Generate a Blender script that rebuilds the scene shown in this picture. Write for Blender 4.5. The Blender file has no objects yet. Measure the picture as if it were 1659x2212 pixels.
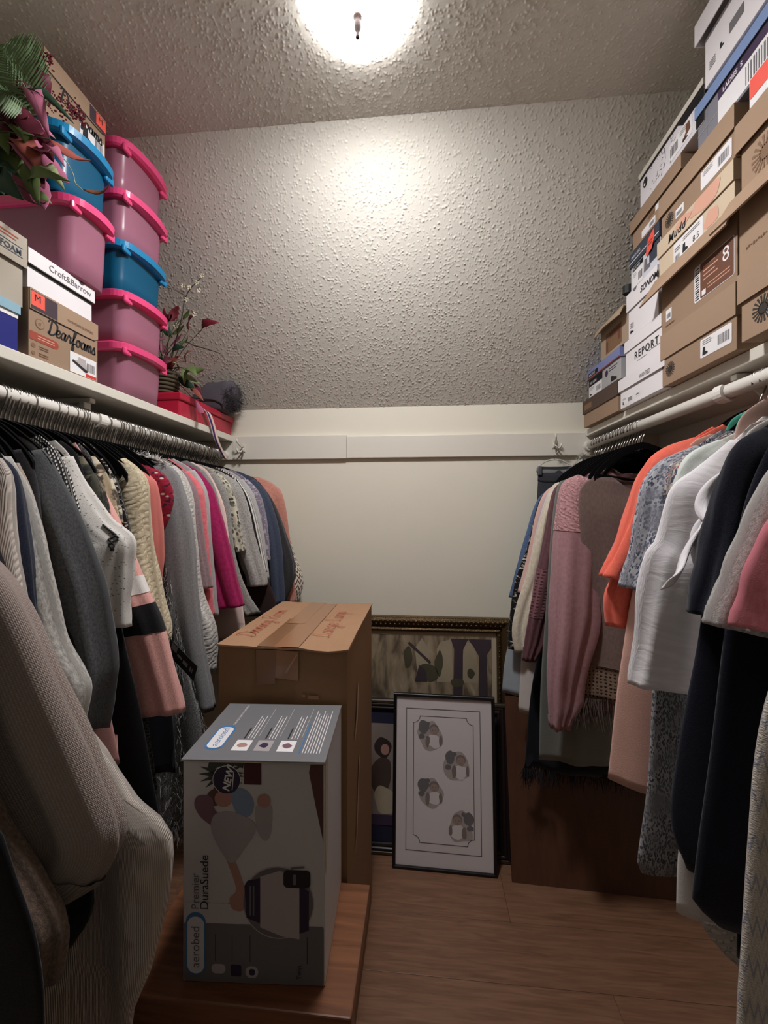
import bpy, bmesh, math, random
import numpy as np
from mathutils import Vector, Matrix, Euler

# ------------------------------------------------------------------ camera, world, light, exposure
C = bpy.context.scene.collection
SC = bpy.context.scene
cam_d = bpy.data.cameras.new('camera'); cam = bpy.data.objects.new('camera', cam_d); C.objects.link(cam)
cam_d.sensor_fit = 'AUTO'; cam_d.sensor_width = 36.0; cam_d.lens = 900.0/2212.0*36.0
cam_d.shift_y = -3.0/2212.0; cam_d.clip_start = 0.02
YAW = math.atan(82.0/900.0)
cam.location = (0, 0, 1.4); cam.rotation_euler = (math.radians(90), 0, YAW)
SC.camera = cam
w = bpy.data.worlds.new('world'); SC.world = w; w.use_nodes = True
w.node_tree.nodes['Background'].inputs[0].default_value = (0.9, 0.85, 0.8, 1)
w.node_tree.nodes['Background'].inputs[1].default_value = 0.03
SC.view_settings.view_transform = 'Standard'; SC.view_settings.look = 'None'
SC.view_settings.gamma = 1.0; SC.view_settings.use_curve_mapping = False
SC.view_settings.exposure = 0.22
LAMP_STRENGTH = 235.0
LAMP_COLOR = (1.0, 0.98, 0.985)
SC.cycles.max_bounces = 8; SC.cycles.diffuse_bounces = 4; SC.cycles.transparent_max_bounces = 8
SC.cycles.sample_clamp_indirect = 6.0

R = random.Random(11)
ROD = {'L': (-0.90, 1.652, 1), 'R': (0.70, 1.673, -1)}   # rod x, rod z, direction towards the aisle
WALL_L, WALL_R, WALL_B, WALL_F = -1.2, 1.0, 1.85, -0.35
CEIL, CREASE, SLOPE_FOOT = 2.58, 1.241, 1.862

# ------------------------------------------------------------------ small helpers
def lin(c):
    return tuple((x/12.92 if x <= 0.04045 else ((x+0.055)/1.055)**2.4) for x in c)
def hexc(h):
    h = h.lstrip('#'); return lin(tuple(int(h[i:i+2], 16)/255.0 for i in (0, 2, 4)))+(1.0,)

_mats = {}
def mat(name, col, rough=0.7, metal=0.0, bump=None, mottle=0.0, spec=0.5, **kw):
    """plain principled material with optional noise mottling and bump"""
    if name in _mats: return _mats[name]
    m = bpy.data.materials.new(name); m.use_nodes = True; nt = m.node_tree; b = nt.nodes['Principled BSDF']
    c = hexc(col) if isinstance(col, str) else tuple(col)+(1,)
    b.inputs['Base Color'].default_value = c
    b.inputs['Roughness'].default_value = rough; b.inputs['Metallic'].default_value = metal
    b.inputs['Specular IOR Level'].default_value = spec
    for k, v in kw.items(): b.inputs[k].default_value = v
    tc = nt.nodes.new('ShaderNodeTexCoord')
    if mottle:
        n = nt.nodes.new('ShaderNodeTexNoise'); n.inputs['Scale'].default_value = 9; n.inputs['Detail'].default_value = 6
        nt.links.new(tc.outputs['Object'], n.inputs['Vector'])
        mx = nt.nodes.new('ShaderNodeMix'); mx.data_type = 'RGBA'
        mx.inputs[6].default_value = tuple(x*(1-mottle) for x in c[:3])+(1,); mx.inputs[7].default_value = tuple(min(1, x*(1+mottle)) for x in c[:3])+(1,)
        nt.links.new(n.outputs[0], mx.inputs[0]); nt.links.new(mx.outputs[2], b.inputs['Base Color'])
    if bump:
        n2 = nt.nodes.new('ShaderNodeTexNoise'); n2.inputs['Scale'].default_value = bump[0]; n2.inputs['Detail'].default_value = 3
        nt.links.new(tc.outputs['Object'], n2.inputs['Vector'])
        bp = nt.nodes.new('ShaderNodeBump'); bp.inputs['Strength'].default_value = bump[1]; bp.inputs['Distance'].default_value = 0.002
        nt.links.new(n2.outputs[0], bp.inputs['Height']); nt.links.new(bp.outputs[0], b.inputs['Normal'])
    _mats[name] = m
    return m

def wood(name, c1, c2, axis=0, scale=1.0, rough=0.45, knots=False):
    if name in _mats: return _mats[name]
    m = bpy.data.materials.new(name); m.use_nodes = True; nt = m.node_tree; b = nt.nodes['Principled BSDF']
    tc = nt.nodes.new('ShaderNodeTexCoord'); mp = nt.nodes.new('ShaderNodeMapping')
    s = [22*scale]*3; s[axis] = 1.6*scale; mp.inputs['Scale'].default_value = s
    nt.links.new(tc.outputs['Object'], mp.inputs['Vector'])
    n = nt.nodes.new('ShaderNodeTexNoise'); n.inputs['Scale'].default_value = 2.2; n.inputs['Detail'].default_value = 8; n.inputs['Distortion'].default_value = 1.2
    oi = nt.nodes.new('ShaderNodeObjectInfo'); ad = nt.nodes.new('ShaderNodeVectorMath'); ad.operation = 'ADD'
    mu = nt.nodes.new('ShaderNodeMath'); mu.operation = 'MULTIPLY'; mu.inputs[1].default_value = 37
    nt.links.new(oi.outputs['Random'], mu.inputs[0]); nt.links.new(mp.outputs[0], ad.inputs[0]); nt.links.new(mu.outputs[0], ad.inputs[1])
    nt.links.new(ad.outputs[0], n.inputs['Vector'])
    r = nt.nodes.new('ShaderNodeValToRGB'); r.color_ramp.elements[0].position = 0.3; r.color_ramp.elements[1].position = 0.72
    r.color_ramp.elements[0].color = hexc(c1); r.color_ramp.elements[1].color = hexc(c2)
    nt.links.new(n.outputs[0], r.inputs[0])
    out = r.outputs[0]
    if knots:
        v = nt.nodes.new('ShaderNodeTexVoronoi'); v.inputs['Scale'].default_value = 7.0
        nt.links.new(tc.outputs['Object'], v.inputs['Vector'])
        r2 = nt.nodes.new('ShaderNodeValToRGB'); r2.color_ramp.elements[0].color = hexc('#3a1708'); r2.color_ramp.elements[1].color = (1, 1, 1, 1)
        r2.color_ramp.elements[0].position = 0.03; r2.color_ramp.elements[1].position = 0.13
        nt.links.new(v.outputs['Distance'], r2.inputs[0])
        mx = nt.nodes.new('ShaderNodeMix'); mx.data_type = 'RGBA'; mx.blend_type = 'MULTIPLY'; mx.inputs[0].default_value = 0.85
        nt.links.new(out, mx.inputs[6]); nt.links.new(r2.outputs[0], mx.inputs[7]); out = mx.outputs[2]
    nt.links.new(out, b.inputs['Base Color']); b.inputs['Roughness'].default_value = rough
    bp = nt.nodes.new('ShaderNodeBump'); bp.inputs['Strength'].default_value = 0.12; bp.inputs['Distance'].default_value = 0.002
    nt.links.new(n.outputs[0], bp.inputs['Height']); nt.links.new(bp.outputs[0], b.inputs['Normal'])
    _mats[name] = m
    return m

def fabric(name, c1, c2=None, pat='plain', s=1.0, c3=None, bump=0.35, rough=0.92, thr=0.5):
    """woven or knitted cloth: the pattern lives in UV metres, so it follows the cloth"""
    key = 'fabric_'+name
    if key in _mats: return _mats[key]
    m = bpy.data.materials.new(key); m.use_nodes = True; nt = m.node_tree; L = nt.links; N = nt.nodes; b = N['Principled BSDF']
    A = hexc(c1); B = hexc(c2) if c2 else A
    b.inputs['Roughness'].default_value = rough; b.inputs['Specular IOR Level'].default_value = 0.18
    b.inputs['Sheen Weight'].default_value = 0.15
    tc = N.new('ShaderNodeTexCoord'); V = tc.outputs['UV']
    def noise(sc, det=3, src=V, dist=0.0):
        n = N.new('ShaderNodeTexNoise'); n.inputs['Scale'].default_value = sc; n.inputs['Detail'].default_value = det; n.inputs['Distortion'].default_value = dist
        L.new(src, n.inputs['Vector']); return n.outputs[0]
    def mapped(sx, sy, rot=0.0):
        mp = N.new('ShaderNodeMapping'); mp.inputs['Scale'].default_value = (sx, sy, 1); mp.inputs['Rotation'].default_value = (0, 0, rot)
        L.new(V, mp.inputs['Vector']); return mp.outputs[0]
    def ramp(src, p0, p1, inter='LINEAR', cols=None):
        r = N.new('ShaderNodeValToRGB'); r.color_ramp.interpolation = inter
        r.color_ramp.elements[0].position = p0; r.color_ramp.elements[1].position = p1
        if cols: r.color_ramp.elements[0].color = cols[0]; r.color_ramp.elements[1].color = cols[1]
        L.new(src, r.inputs[0]); return r.outputs[0]
    def mix(f, a_, b_, bt='MIX'):
        x = N.new('ShaderNodeMix'); x.data_type = 'RGBA'; x.blend_type = bt
        if isinstance(f, float): x.inputs[0].default_value = f
        else: L.new(f, x.inputs[0])
        for i, q in ((6, a_), (7, b_)):
            if isinstance(q, tuple): x.inputs[i].default_value = q
            else: L.new(q, x.inputs[i])
        return x.outputs[2]
    def voro(sc, feat='F1', src=V, rnd=1.0):
        v = N.new('ShaderNodeTexVoronoi'); v.feature = feat; v.inputs['Scale'].default_value = sc; v.inputs['Randomness'].default_value = rnd
        L.new(src, v.inputs['Vector']); return v.outputs['Distance']
    def wave(sc, direction='X', dist=0.0, src=V, prof='SIN'):
        wv = N.new('ShaderNodeTexWave'); wv.bands_direction = direction; wv.wave_profile = prof; wv.inputs['Scale'].default_value = sc; wv.inputs['Distortion'].default_value = dist
        wv.inputs['Detail Scale'].default_value = 1.0
        L.new(src, wv.inputs['Vector']); return wv.outputs[1]
    height = noise(900, 2); col = A
    if pat == 'plain':
        col = mix(noise(14, 4), tuple(x*0.88 for x in A[:3])+(1,), tuple(min(1, x*1.1) for x in A[:3])+(1,))
    elif pat == 'heather':
        col = mix(ramp(noise(420*s, 4, mapped(1, 0.35)), 0.36, 0.64), A, B)
    elif pat == 'melange':
        col = mix(ramp(noise(260*s, 3), 0.42, 0.58), A, B)
    elif pat == 'speckle':
        col = mix(ramp(voro(150*s), 0.14, 0.26), B, A); col = mix(ramp(noise(500, 2), .5, .8), col, tuple(x*.82 for x in A[:3])+(1,))
    elif pat == 'floral':
        n1 = ramp(noise(75*s, 3, V, 1.5), thr-0.03, thr+0.03); n2 = ramp(voro(60*s), 0.20, 0.28)
        col = mix(n1, A, B)
        if c3: col = mix(n2, hexc(c3), col)
    elif pat == 'leaf':
        # small leaves: stretched cells in two slants
        v1 = voro(1.0, 'F1', mapped(150*s, 62*s, 0.7)); v2 = voro(1.0, 'F1', mapped(150*s, 62*s, -0.75)); col = mix(ramp(v1, 0.36, 0.46), B, A)
        col = mix(ramp(v2, 0.34, 0.44), B, col); col = mix(ramp(noise(22, 3), 0.4, 0.7), col, mix(0.55, A, B))
    elif pat == 'stripe':
        col = mix(ramp(wave(s*22, 'Y', 0.3), 0.45, 0.55), A, B); height = wave(160, 'X')
    elif pat == 'vstripe':
        col = mix(ramp(wave(s*22, 'X', 0.6), 0.45, 0.55), A, B)
    elif pat == 'rib':
        wv = wave(40*s, 'X', 0.4); height = wv; col = mix(wv, B, A)
    elif pat == 'waffle':
        a_ = wave(62*s, 'X', 0.5); c_ = wave(62*s, 'Y', 0.5); mm = N.new('ShaderNodeMath'); mm.operation = 'MULTIPLY'; L.new(a_, mm.inputs[0]); L.new(c_, mm.inputs[1])
        height = mm.outputs[0]; col = mix(height, B, A)
    elif pat == 'tweed':
        wv = wave(70*s, 'DIAGONAL', 1.2); wv2 = wave(60*s, 'X', 1.0); mm = N.new('ShaderNodeMath'); mm.operation = 'MULTIPLY'; L.new(wv, mm.inputs[0]); L.new(wv2, mm.inputs[1])
        col = mix(ramp(mm.outputs[0], 0.2, 0.45), A, B); height = mm.outputs[0]
    elif pat == 'lace':
        v = voro(48*s, 'DISTANCE_TO_EDGE'); v2 = wave(18*s, 'DIAGONAL', 7.0)
        f = ramp(v, 0.02, 0.10); height = v2
        col = mix(f, A, B); col = mix(ramp(v2, 0.35, 0.6), tuple(x*0.8 for x in B[:3])+(1,), col)
    elif pat == 'crochet':
        v = voro(34*s, 'F1', V, 0.25); f = ramp(v, 0.22, 0.36); height = f; col = mix(f, B, A)
        col = mix(ramp(voro(90*s), 0.15, 0.3), tuple(x*.7 for x in A[:3])+(1,), col)
    elif pat == 'camo':
        n1 = ramp(noise(24*s, 3), 0.46, 0.5); n2 = ramp(noise(31*s, 3, mapped(1, 1.2, 1.0)), 0.55, 0.58)
        col = mix(n1, A, B); col = mix(n2, col, hexc(c3) if c3 else B)
    elif pat == 'zigzag':
        wv = wave(9*s, 'Y', 0.0, mapped(1, 1)); w2 = wave(30*s, 'X', 0.0, V, 'TRI')
        mm = N.new('ShaderNodeVectorMath'); mm.operation = 'ADD'; cb = N.new('ShaderNodeCombineXYZ'); mu = N.new('ShaderNodeMath'); mu.operation = 'MULTIPLY'; mu.inputs[1].default_value = 0.02
        L.new(w2, mu.inputs[0]); L.new(mu.outputs[0], cb.inputs[1]); L.new(V, mm.inputs[0]); L.new(cb.outputs[0], mm.inputs[1])
        z = wave(12*s, 'Y', 0.0, mm.outputs[0]); col = mix(ramp(z, 0.30, 0.36), B, A)
        if c3: col = mix(ramp(wave(4.3*s, 'Y', 0.0, mm.outputs[0]), 0.06, 0.10), hexc(c3), col)
        height = noise(500, 3)
    elif pat == 'crinkle':
        wv = noise(30*s, 4, mapped(0.55, 1.25), 2.0); height = wv; col = mix(ramp(wv, .3, .7), B, A)
    if isinstance(col, tuple): b.inputs['Base Color'].default_value = col
    else: L.new(col, b.inputs['Base Color'])
    bp = N.new('ShaderNodeBump'); bp.inputs['Strength'].default_value = bump; bp.inputs['Distance'].default_value = 0.003
    L.new(height, bp.inputs['Height']); L.new(bp.outputs[0], b.inputs['Normal'])
    _mats[key] = m
    return m

def tag(o, label=None, cat=None, group=None, kind=None):
    if label: o['label'] = label
    if cat: o['category'] = cat
    if group: o['group'] = group
    if kind: o['kind'] = kind
    return o
def empty(name, loc, label=None, cat=None, group=None):
    o = bpy.data.objects.new(name, None); C.objects.link(o); o.location = loc; o.empty_display_size = 0.05
    return tag(o, label, cat, group)
def attach(o, p):
    """parent o (built in world coordinates) to p; things stand unrotated, so the inverse is a translation"""
    if p is not None:
        o.parent = p
        base = Vector(p.location) if p.type == 'EMPTY' else Vector((0, 0, 0))   # mesh parts are built at world coordinates
        o.matrix_parent_inverse = Matrix.Translation(-base)
    return o
def mesh_obj(name, verts, faces, m, parent=None, smooth=False, uvs=None, mats=None, midx=None):
    me = bpy.data.meshes.new(name); me.from_pydata([tuple(map(float, v)) for v in verts], [], [tuple(f) for f in faces])
    for x in (mats or [m]): me.materials.append(x)
    if midx is not None: me.polygons.foreach_set('material_index', midx)
    if smooth: me.polygons.foreach_set('use_smooth', [True]*len(me.polygons))
    if uvs is not None:
        uv = me.uv_layers.new(name='uv'); vi = np.empty(len(me.loops), dtype=np.int32); me.loops.foreach_get('vertex_index', vi)
        uv.data.foreach_set('uv', np.asarray(uvs, dtype=np.float32)[vi].ravel())
    me.update()
    o = bpy.data.objects.new(name, me); C.objects.link(o)
    return attach(o, parent)
def bm_obj(name, bm, m, parent=None, smooth=False):
    me = bpy.data.meshes.new(name); bmesh.ops.recalc_face_normals(bm, faces=bm.faces[:]); bm.to_mesh(me); bm.free()
    me.materials.append(m)
    if smooth: me.polygons.foreach_set('use_smooth', [True]*len(me.polygons))
    o = bpy.data.objects.new(name, me); C.objects.link(o)
    return attach(o, parent)
def add_box(bm, x0, x1, y0, y1, z0, z1, bev=0.0, M=None):
    vs = [bm.verts.new((x, y, z)) for x in (x0, x1) for y in (y0, y1) for z in (z0, z1)]
    fs = [bm.faces.new([vs[i] for i in f]) for f in ((0, 1, 3, 2), (4, 6, 7, 5), (0, 4, 5, 1), (2, 3, 7, 6), (0, 2, 6, 4), (1, 5, 7, 3))]
    if bev:
        es = list({e for f in fs for e in f.edges})
        r = bmesh.ops.bevel(bm, geom=es, offset=bev, segments=2, affect='EDGES', profile=0.5)
        vs = list({v for v in vs if v.is_valid} | {v for f in r['faces'] for v in f.verts})
    if M is not None:
        bmesh.ops.transform(bm, matrix=M, verts=[v for v in vs if v.is_valid])
    return vs
def box(name, x0, x1, y0, y1, z0, z1, m, parent=None, bev=0.0, M=None):
    bm = bmesh.new(); add_box(bm, x0, x1, y0, y1, z0, z1, bev, M); return bm_obj(name, bm, m, parent)
def tube_geo(path, rad, n=8, closed_caps=True, vs=None, fs=None):
    """a tube along a polyline, rad a number or one per point"""
    vs = [] if vs is None else vs; fs = [] if fs is None else fs
    P = [Vector(p) for p in path]; up = Vector((0.13, 0.31, 0.94)); base = len(vs)
    for i, p in enumerate(P):
        t = (P[min(i+1, len(P)-1)]-P[max(i-1, 0)]).normalized()
        a = t.cross(up)
        if a.length < 1e-3: a = t.cross(Vector((1, 0, 0)))
        a.normalize(); c = t.cross(a); r = rad[i] if hasattr(rad, '__len__') else rad
        for k in range(n):
            th = 2*math.pi*k/n; vs.append(p+a*(r*math.cos(th))+c*(r*math.sin(th)))
    for i in range(len(P)-1):
        for k in range(n):
            fs.append((base+i*n+k, base+i*n+(k+1) % n, base+(i+1)*n+(k+1) % n, base+(i+1)*n+k))
    if closed_caps:
        fs.append(tuple(base+k for k in range(n))[::-1]); fs.append(tuple(base+(len(P)-1)*n+k for k in range(n)))
    return vs, fs
def tube(name, path, rad, m, parent=None, n=8):
    v, f = tube_geo(path, rad, n); return mesh_obj(name, v, f, m, parent, smooth=True)
def lathe(name, prof, cx, cy, m, parent=None, n=32, smooth=True):
    vs = []; fs = []
    for (r, z) in prof:
        for k in range(n): vs.append((cx+r*math.cos(2*math.pi*k/n), cy+r*math.sin(2*math.pi*k/n), z))
    for i in range(len(prof)-1):
        for k in range(n): fs.append((i*n+k, i*n+(k+1) % n, (i+1)*n+(k+1) % n, (i+1)*n+k))
    fs.append(tuple(range(n))[::-1]); fs.append(tuple((len(prof)-1)*n+k for k in range(n)))
    return mesh_obj(name, vs, fs, m, parent, smooth)
def catmull(P, n):
    P = np.asarray(P, dtype=float)
    if len(P) < 3:
        t = np.linspace(0, 1, n)[:, None]; return P[0]*(1-t)+P[-1]*t
    d = np.r_[0, np.cumsum(np.linalg.norm(np.diff(P, axis=0), axis=1))]
    Q = np.vstack([2*P[0]-P[1], P, 2*P[-1]-P[-2]]); out = []
    for s in np.linspace(0, d[-1], n):
        i = min(np.searchsorted(d, s, side='right')-1, len(P)-2); t = (s-d[i])/(d[i+1]-d[i]+1e-9)
        a, b, c, e = Q[i], Q[i+1], Q[i+2], Q[i+3]
        out.append(0.5*((2*b)+(-a+c)*t+(2*a-5*b+4*c-e)*t*t+(-a+3*b-3*c+e)*t**3))
    return np.array(out)

# ------------------------------------------------------------------ faces that carry print
class Face:
    """a flat face with u to the reader's right and v up; used to lay print and labels on a carton"""
    def __init__(s, o, U, V):
        s.o = Vector(o); s.U = Vector(U).normalized(); s.V = Vector(V).normalized(); s.N = s.U.cross(s.V)
    def p(s, u, v, h=0.0): return s.o+s.U*u+s.V*v+s.N*h
    def mw(s, u, v, h, rot=0.0, shear=0.0):
        c, q = math.cos(rot), math.sin(rot); X = s.U*c+s.V*q; Y = s.V*c-s.U*q; p = s.p(u, v, h)
        return Matrix(((X.x, Y.x, s.N.x, p.x), (X.y, Y.y, s.N.y, p.y), (X.z, Y.z, s.N.z, p.z), (0, 0, 0, 1)))
def decal(name, F, polys, m, parent, h=0.0006):
    vs = []; fs = []
    for pl in polys:
        b = len(vs); vs += [F.p(u, v, h) for u, v in pl]; fs.append(tuple(range(b, b+len(pl))))
    return mesh_obj(name, vs, fs, m, parent)
def rect(u0, v0, u1, v1): return [(u0, v0), (u1, v0), (u1, v1), (u0, v1)]
def rrect(u0, v0, u1, v1, r, n=5):
    out = []
    for cx, cy, a in ((u1-r, v0+r, -90), (u1-r, v1-r, 0), (u0+r, v1-r, 90), (u0+r, v0+r, 180)):
        for k in range(n+1):
            t = math.radians(a+90*k/n); out.append((cx+r*math.cos(t), cy+r*math.sin(t)))
    return out
def disc(u, v, r, n=20, sy=1.0, rot=0.0): 
    return [(u+r*math.cos(2*math.pi*k/n)*math.cos(rot)-r*sy*math.sin(2*math.pi*k/n)*math.sin(rot), v+r*math.cos(2*math.pi*k/n)*math.sin(rot)+r*sy*math.sin(2*math.pi*k/n)*math.cos(rot)) for k in range(n)]
def bars(u0, v0, u1, v1, n, rr, vertical=True):
    out = []
    for k in range(n):
        a = (k+0.15*rr.random())/n; b = a+(0.3+0.4*rr.random())/n
        out.append(rect(u0+(u1-u0)*a, v0, u0+(u1-u0)*b, v1) if vertical else rect(u0, v0+(v1-v0)*a, u1, v0+(v1-v0)*b))
    return out
def sunburst(u, v, r, n=18, core=0.45, sx=1.0):
    out = [disc(u, v, r*core, 16)]
    for k in range(n):
        t = 2*math.pi*k/n; a, b = math.cos(t), math.sin(t); wd = r*0.085
        out.append([(u+(a*r*core*0.8-b*wd*0.4)*sx, v+b*r*core*0.8+a*wd*0.4), (u+(a*r*core*.8+b*wd*.4)*sx, v+b*r*core*.8-a*wd*.4), (u+(a*r+b*wd)*sx, v+b*r-a*wd), (u+(a*r-b*wd)*sx, v+b*r+a*wd)])
    return out
def boot(u, v, s):   # ankle boot silhouette
    return [[(u+x*s, v+y*s) for x, y in ((0, 0), (.95, 0), (1.0, .18), (.8, .34), (.52, .42), (.5, 1.0), (.08, 1.0), (.02, .4))]]
def shoe(u, v, s):   # low shoe silhouette
    return [[(u+x*s, v+y*s) for x, y in ((0, 0), (1.0, 0), (1.02, .12), (.8, .24), (.55, .3), (.3, .42), (.05, .45), (-.02, .2))]]
def text(F, body, u, v, size, m, parent, rot=0.0, shear=0.0, h=0.0008, bold=0.0, align='LEFT', spacing=1.0, sx=1.0):
    cu = bpy.data.curves.new('lettering', 'FONT'); cu.body = body; cu.size = size; cu.shear = shear; cu.offset = bold; cu.align_x = align; cu.space_character = spacing
    cu.resolution_u = 3; cu.materials.append(m)
    o = bpy.data.objects.new('lettering', cu); C.objects.link(o); attach(o, parent)
    o.matrix_basis = F.mw(u, v, h, rot) @ Matrix.Diagonal((sx, 1, 1, 1)); return o
STROKES = {
 'D': [[(.22, 0), (.32, 1.0), (.42, 1.85)], [(-.1, 1.55), (.1, 1.9), (.7, 1.9), (1.25, 1.5), (1.25, .7), (.85, .1), (.35, -.05), (.05, .15), (.2, .3)]],
 'e': [[(0, .35), (.4, .5), (.62, .8), (.42, 1), (.18, .8), (.1, .35), (.3, .03), (.6, .1), (.8, .35)]],
 'a': [[(.68, .85), (.42, 1), (.14, .75), (.08, .3), (.3, .02), (.55, .25), (.7, .95)], [(.7, .95), (.64, .3), (.76, .03), (.98, .3)]],
 'r': [[(0, .3), (.22, .9), (.3, 1.1), (.4, .9), (.62, .88), (.6, .4), (.7, .05), (.9, .3)]],
 'f': [[(0, .3), (.35, 1.0), (.55, 1.75), (.4, 1.95), (.27, 1.6), (.22, .2), (.18, -.7), (.33, -.85), (.45, -.5), (.28, .1), (.75, .25)]],
 'o': [[(.5, .95), (.2, .9), (.08, .45), (.25, .03), (.55, .1), (.68, .6), (.45, .97), (.9, .8)]],
 'm': [[(0, .3), (.15, .95), (.15, .0)], [(.15, .6), (.35, 1), (.5, .8), (.5, 0)], [(.5, .6), (.72, 1), (.87, .8), (.87, .15), (.98, .03), (1.15, .3)]],
 's': [[(0, .3), (.35, 1.05), (.42, .7), (.58, .3), (.4, .02), (.1, .1)], [(.4, .02), (.75, .15)]],
 'i': [[(0, .3), (.2, .95), (.2, .2), (.3, .03), (.5, .3)], [(.22, 1.3), (.26, 1.42)]],
 'n': [[(0, .3), (.15, .95), (.15, 0)], [(.15, .6), (.4, 1), (.57, .8), (.57, .15), (.67, .03), (.88, .3)]],
 'g': [[(.68, .85), (.42, 1), (.14, .7), (.12, .3), (.3, .05), (.6, .4), (.68, .95)], [(.68, .95), (.6, -.5), (.35, -.8), (.1, -.5), (.95, .3)]],
 'R': [[(.1, 0), (.22, 1.9)], [(-.05, 1.7), (.5, 1.95), (.95, 1.6), (.7, 1.05), (.2, .95)], [(.35, .95), (.95, 0), (1.2, .2)]],
 'L': [[(.55, 1.7), (.35, 1.95), (.2, 1.5), (.25, .2), (.0, .08), (.3, .2), (1.1, .0)]],
 'p': [[(0, .3), (.2, .95), (.15, -.9)], [(.18, .6), (.45, 1), (.67, .6), (.45, .05), (.2, .1)], [(.45, .05), (.85, .3)]],
}
def script_text(F, body, u, v, xh, m, parent, pen=0.0011, rot=0.0, slant=0.15, gap=0.02, h=0.0012):
    """joined-up handwriting drawn as flat pen strokes"""
    vs = []; fs = []; x = 0.0; cr, sr = math.cos(rot), math.sin(rot)
    for ch in body:
        if ch == ' ': x += 0.7; continue
        mxx = 0
        for st in STROKES[ch]:
            pts = catmull([(x+a+b*slant, b) for a, b in st], 6*len(st)); mxx = max(mxx, max(a for a, b in st))
            b0 = len(vs)
            for i, (a, b) in enumerate(pts):
                t = pts[min(i+1, len(pts)-1)]-pts[max(i-1, 0)]; t = t/(np.linalg.norm(t)+1e-9)
                wd = pen*(0.75+0.6*abs(t[1]))
                for sg in (1, -1):
                    uu = a*xh-t[1]*wd*sg; vv = b*xh+t[0]*wd*sg
                    vs.append(F.p(u+uu*cr-vv*sr, v+uu*sr+vv*cr, h))
            for i in range(len(pts)-1): fs.append((b0+2*i, b0+2*i+1, b0+2*i+3, b0+2*i+2))
        x += mxx*0.93+gap
    return mesh_obj('lettering', vs, fs, m, parent)
# ------------------------------------------------------------------ room
M_wall = mat('wall_paint', '#e4dfcf', 0.85, bump=(60, 0.12), mottle=0.015, spec=0.2)
M_ceil = mat('popcorn_paint', '#d6d2c8', 1.0, bump=(900, 0.12), spec=0.05)
M_trim = mat('trim_paint', '#ddd8cc', 0.5, bump=(40, 0.06))
M_dark = mat('dark_gap', '#15110f', 0.9)

def popcorn(name, origin, eu, ev, nrm, lu, lv, step, seed, amp=1.0):
    """a plaster sheet with sprayed popcorn beads, every bead real relief"""
    g = np.random.default_rng(seed); nu = int(lu/step)+1; nv = int(lv/step)+1
    H = np.zeros((nu, nv), dtype=np.float32)
    for dens, r0, r1, h0, h1 in ((9000, 0.0017, 0.0034, 0.0012, 0.0026), (10000, 0.0012, 0.0018, 0.0004, 0.0009)):
        nb = int(lu*lv*dens); cu = g.random(nb)*(nu-1); cv = g.random(nb)*(nv-1)
        rad = (r0+(r1-r0)*g.random(nb)**2.2)/step; hh = (h0+(h1-h0)*g.random(nb)**1.6)*amp
        iu = np.round(cu).astype(int); iv = np.round(cv).astype(int); asp = 0.78+0.44*g.random(nb); K_ = int(math.ceil(r1*1.25/step))
        for du in range(-K_, K_+1):
            for dv in range(-K_, K_+1):
                a = iu+du; b = iv+dv; ok = (a >= 0) & (a < nu) & (b >= 0) & (b < nv)
                d2 = (((a-cu)*asp)**2+((b-cv)/asp)**2)/rad**2
                np.maximum.at(H, (a[ok], b[ok]), (hh*np.sqrt(np.clip(1-d2, 0, 1)))[ok].astype(np.float32))
    H += (g.random((nu, nv)).astype(np.float32)-0.5)*0.00015
    uu, vv = np.meshgrid(np.linspace(0, lu, nu), np.linspace(0, lv, nv), indexing='ij')
    o, eu, ev, n = (np.asarray(q, dtype=float) for q in (origin, eu, ev, nrm))
    P = o+uu[..., None]*eu+vv[..., None]*ev+H[..., None]*n
    idx = np.arange(nu*nv).reshape(nu, nv)
    q = np.stack([idx[:-1, :-1], idx[1:, :-1], idx[1:, 1:], idx[:-1, 1:]], -1).reshape(-1, 4)
    if np.dot(np.cross(eu, ev), n) < 0: q = q[:, ::-1]
    me = bpy.data.meshes.new(name); me.vertices.add(nu*nv); me.vertices.foreach_set('co', P.reshape(-1, 3).astype(np.float32).ravel())
    me.loops.add(q.size); me.loops.foreach_set('vertex_index', q.astype(np.int32).ravel())
    me.polygons.add(len(q)); me.polygons.foreach_set('loop_start', (np.arange(len(q))*4).astype(np.int32)); me.polygons.foreach_set('loop_total', np.full(len(q), 4, dtype=np.int32))
    me.polygons.foreach_set('use_smooth', np.ones(len(q), dtype=bool)); me.materials.append(M_ceil); me.update(); me.validate()
    ob = bpy.data.objects.new(name, me); C.objects.link(ob); return ob

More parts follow.
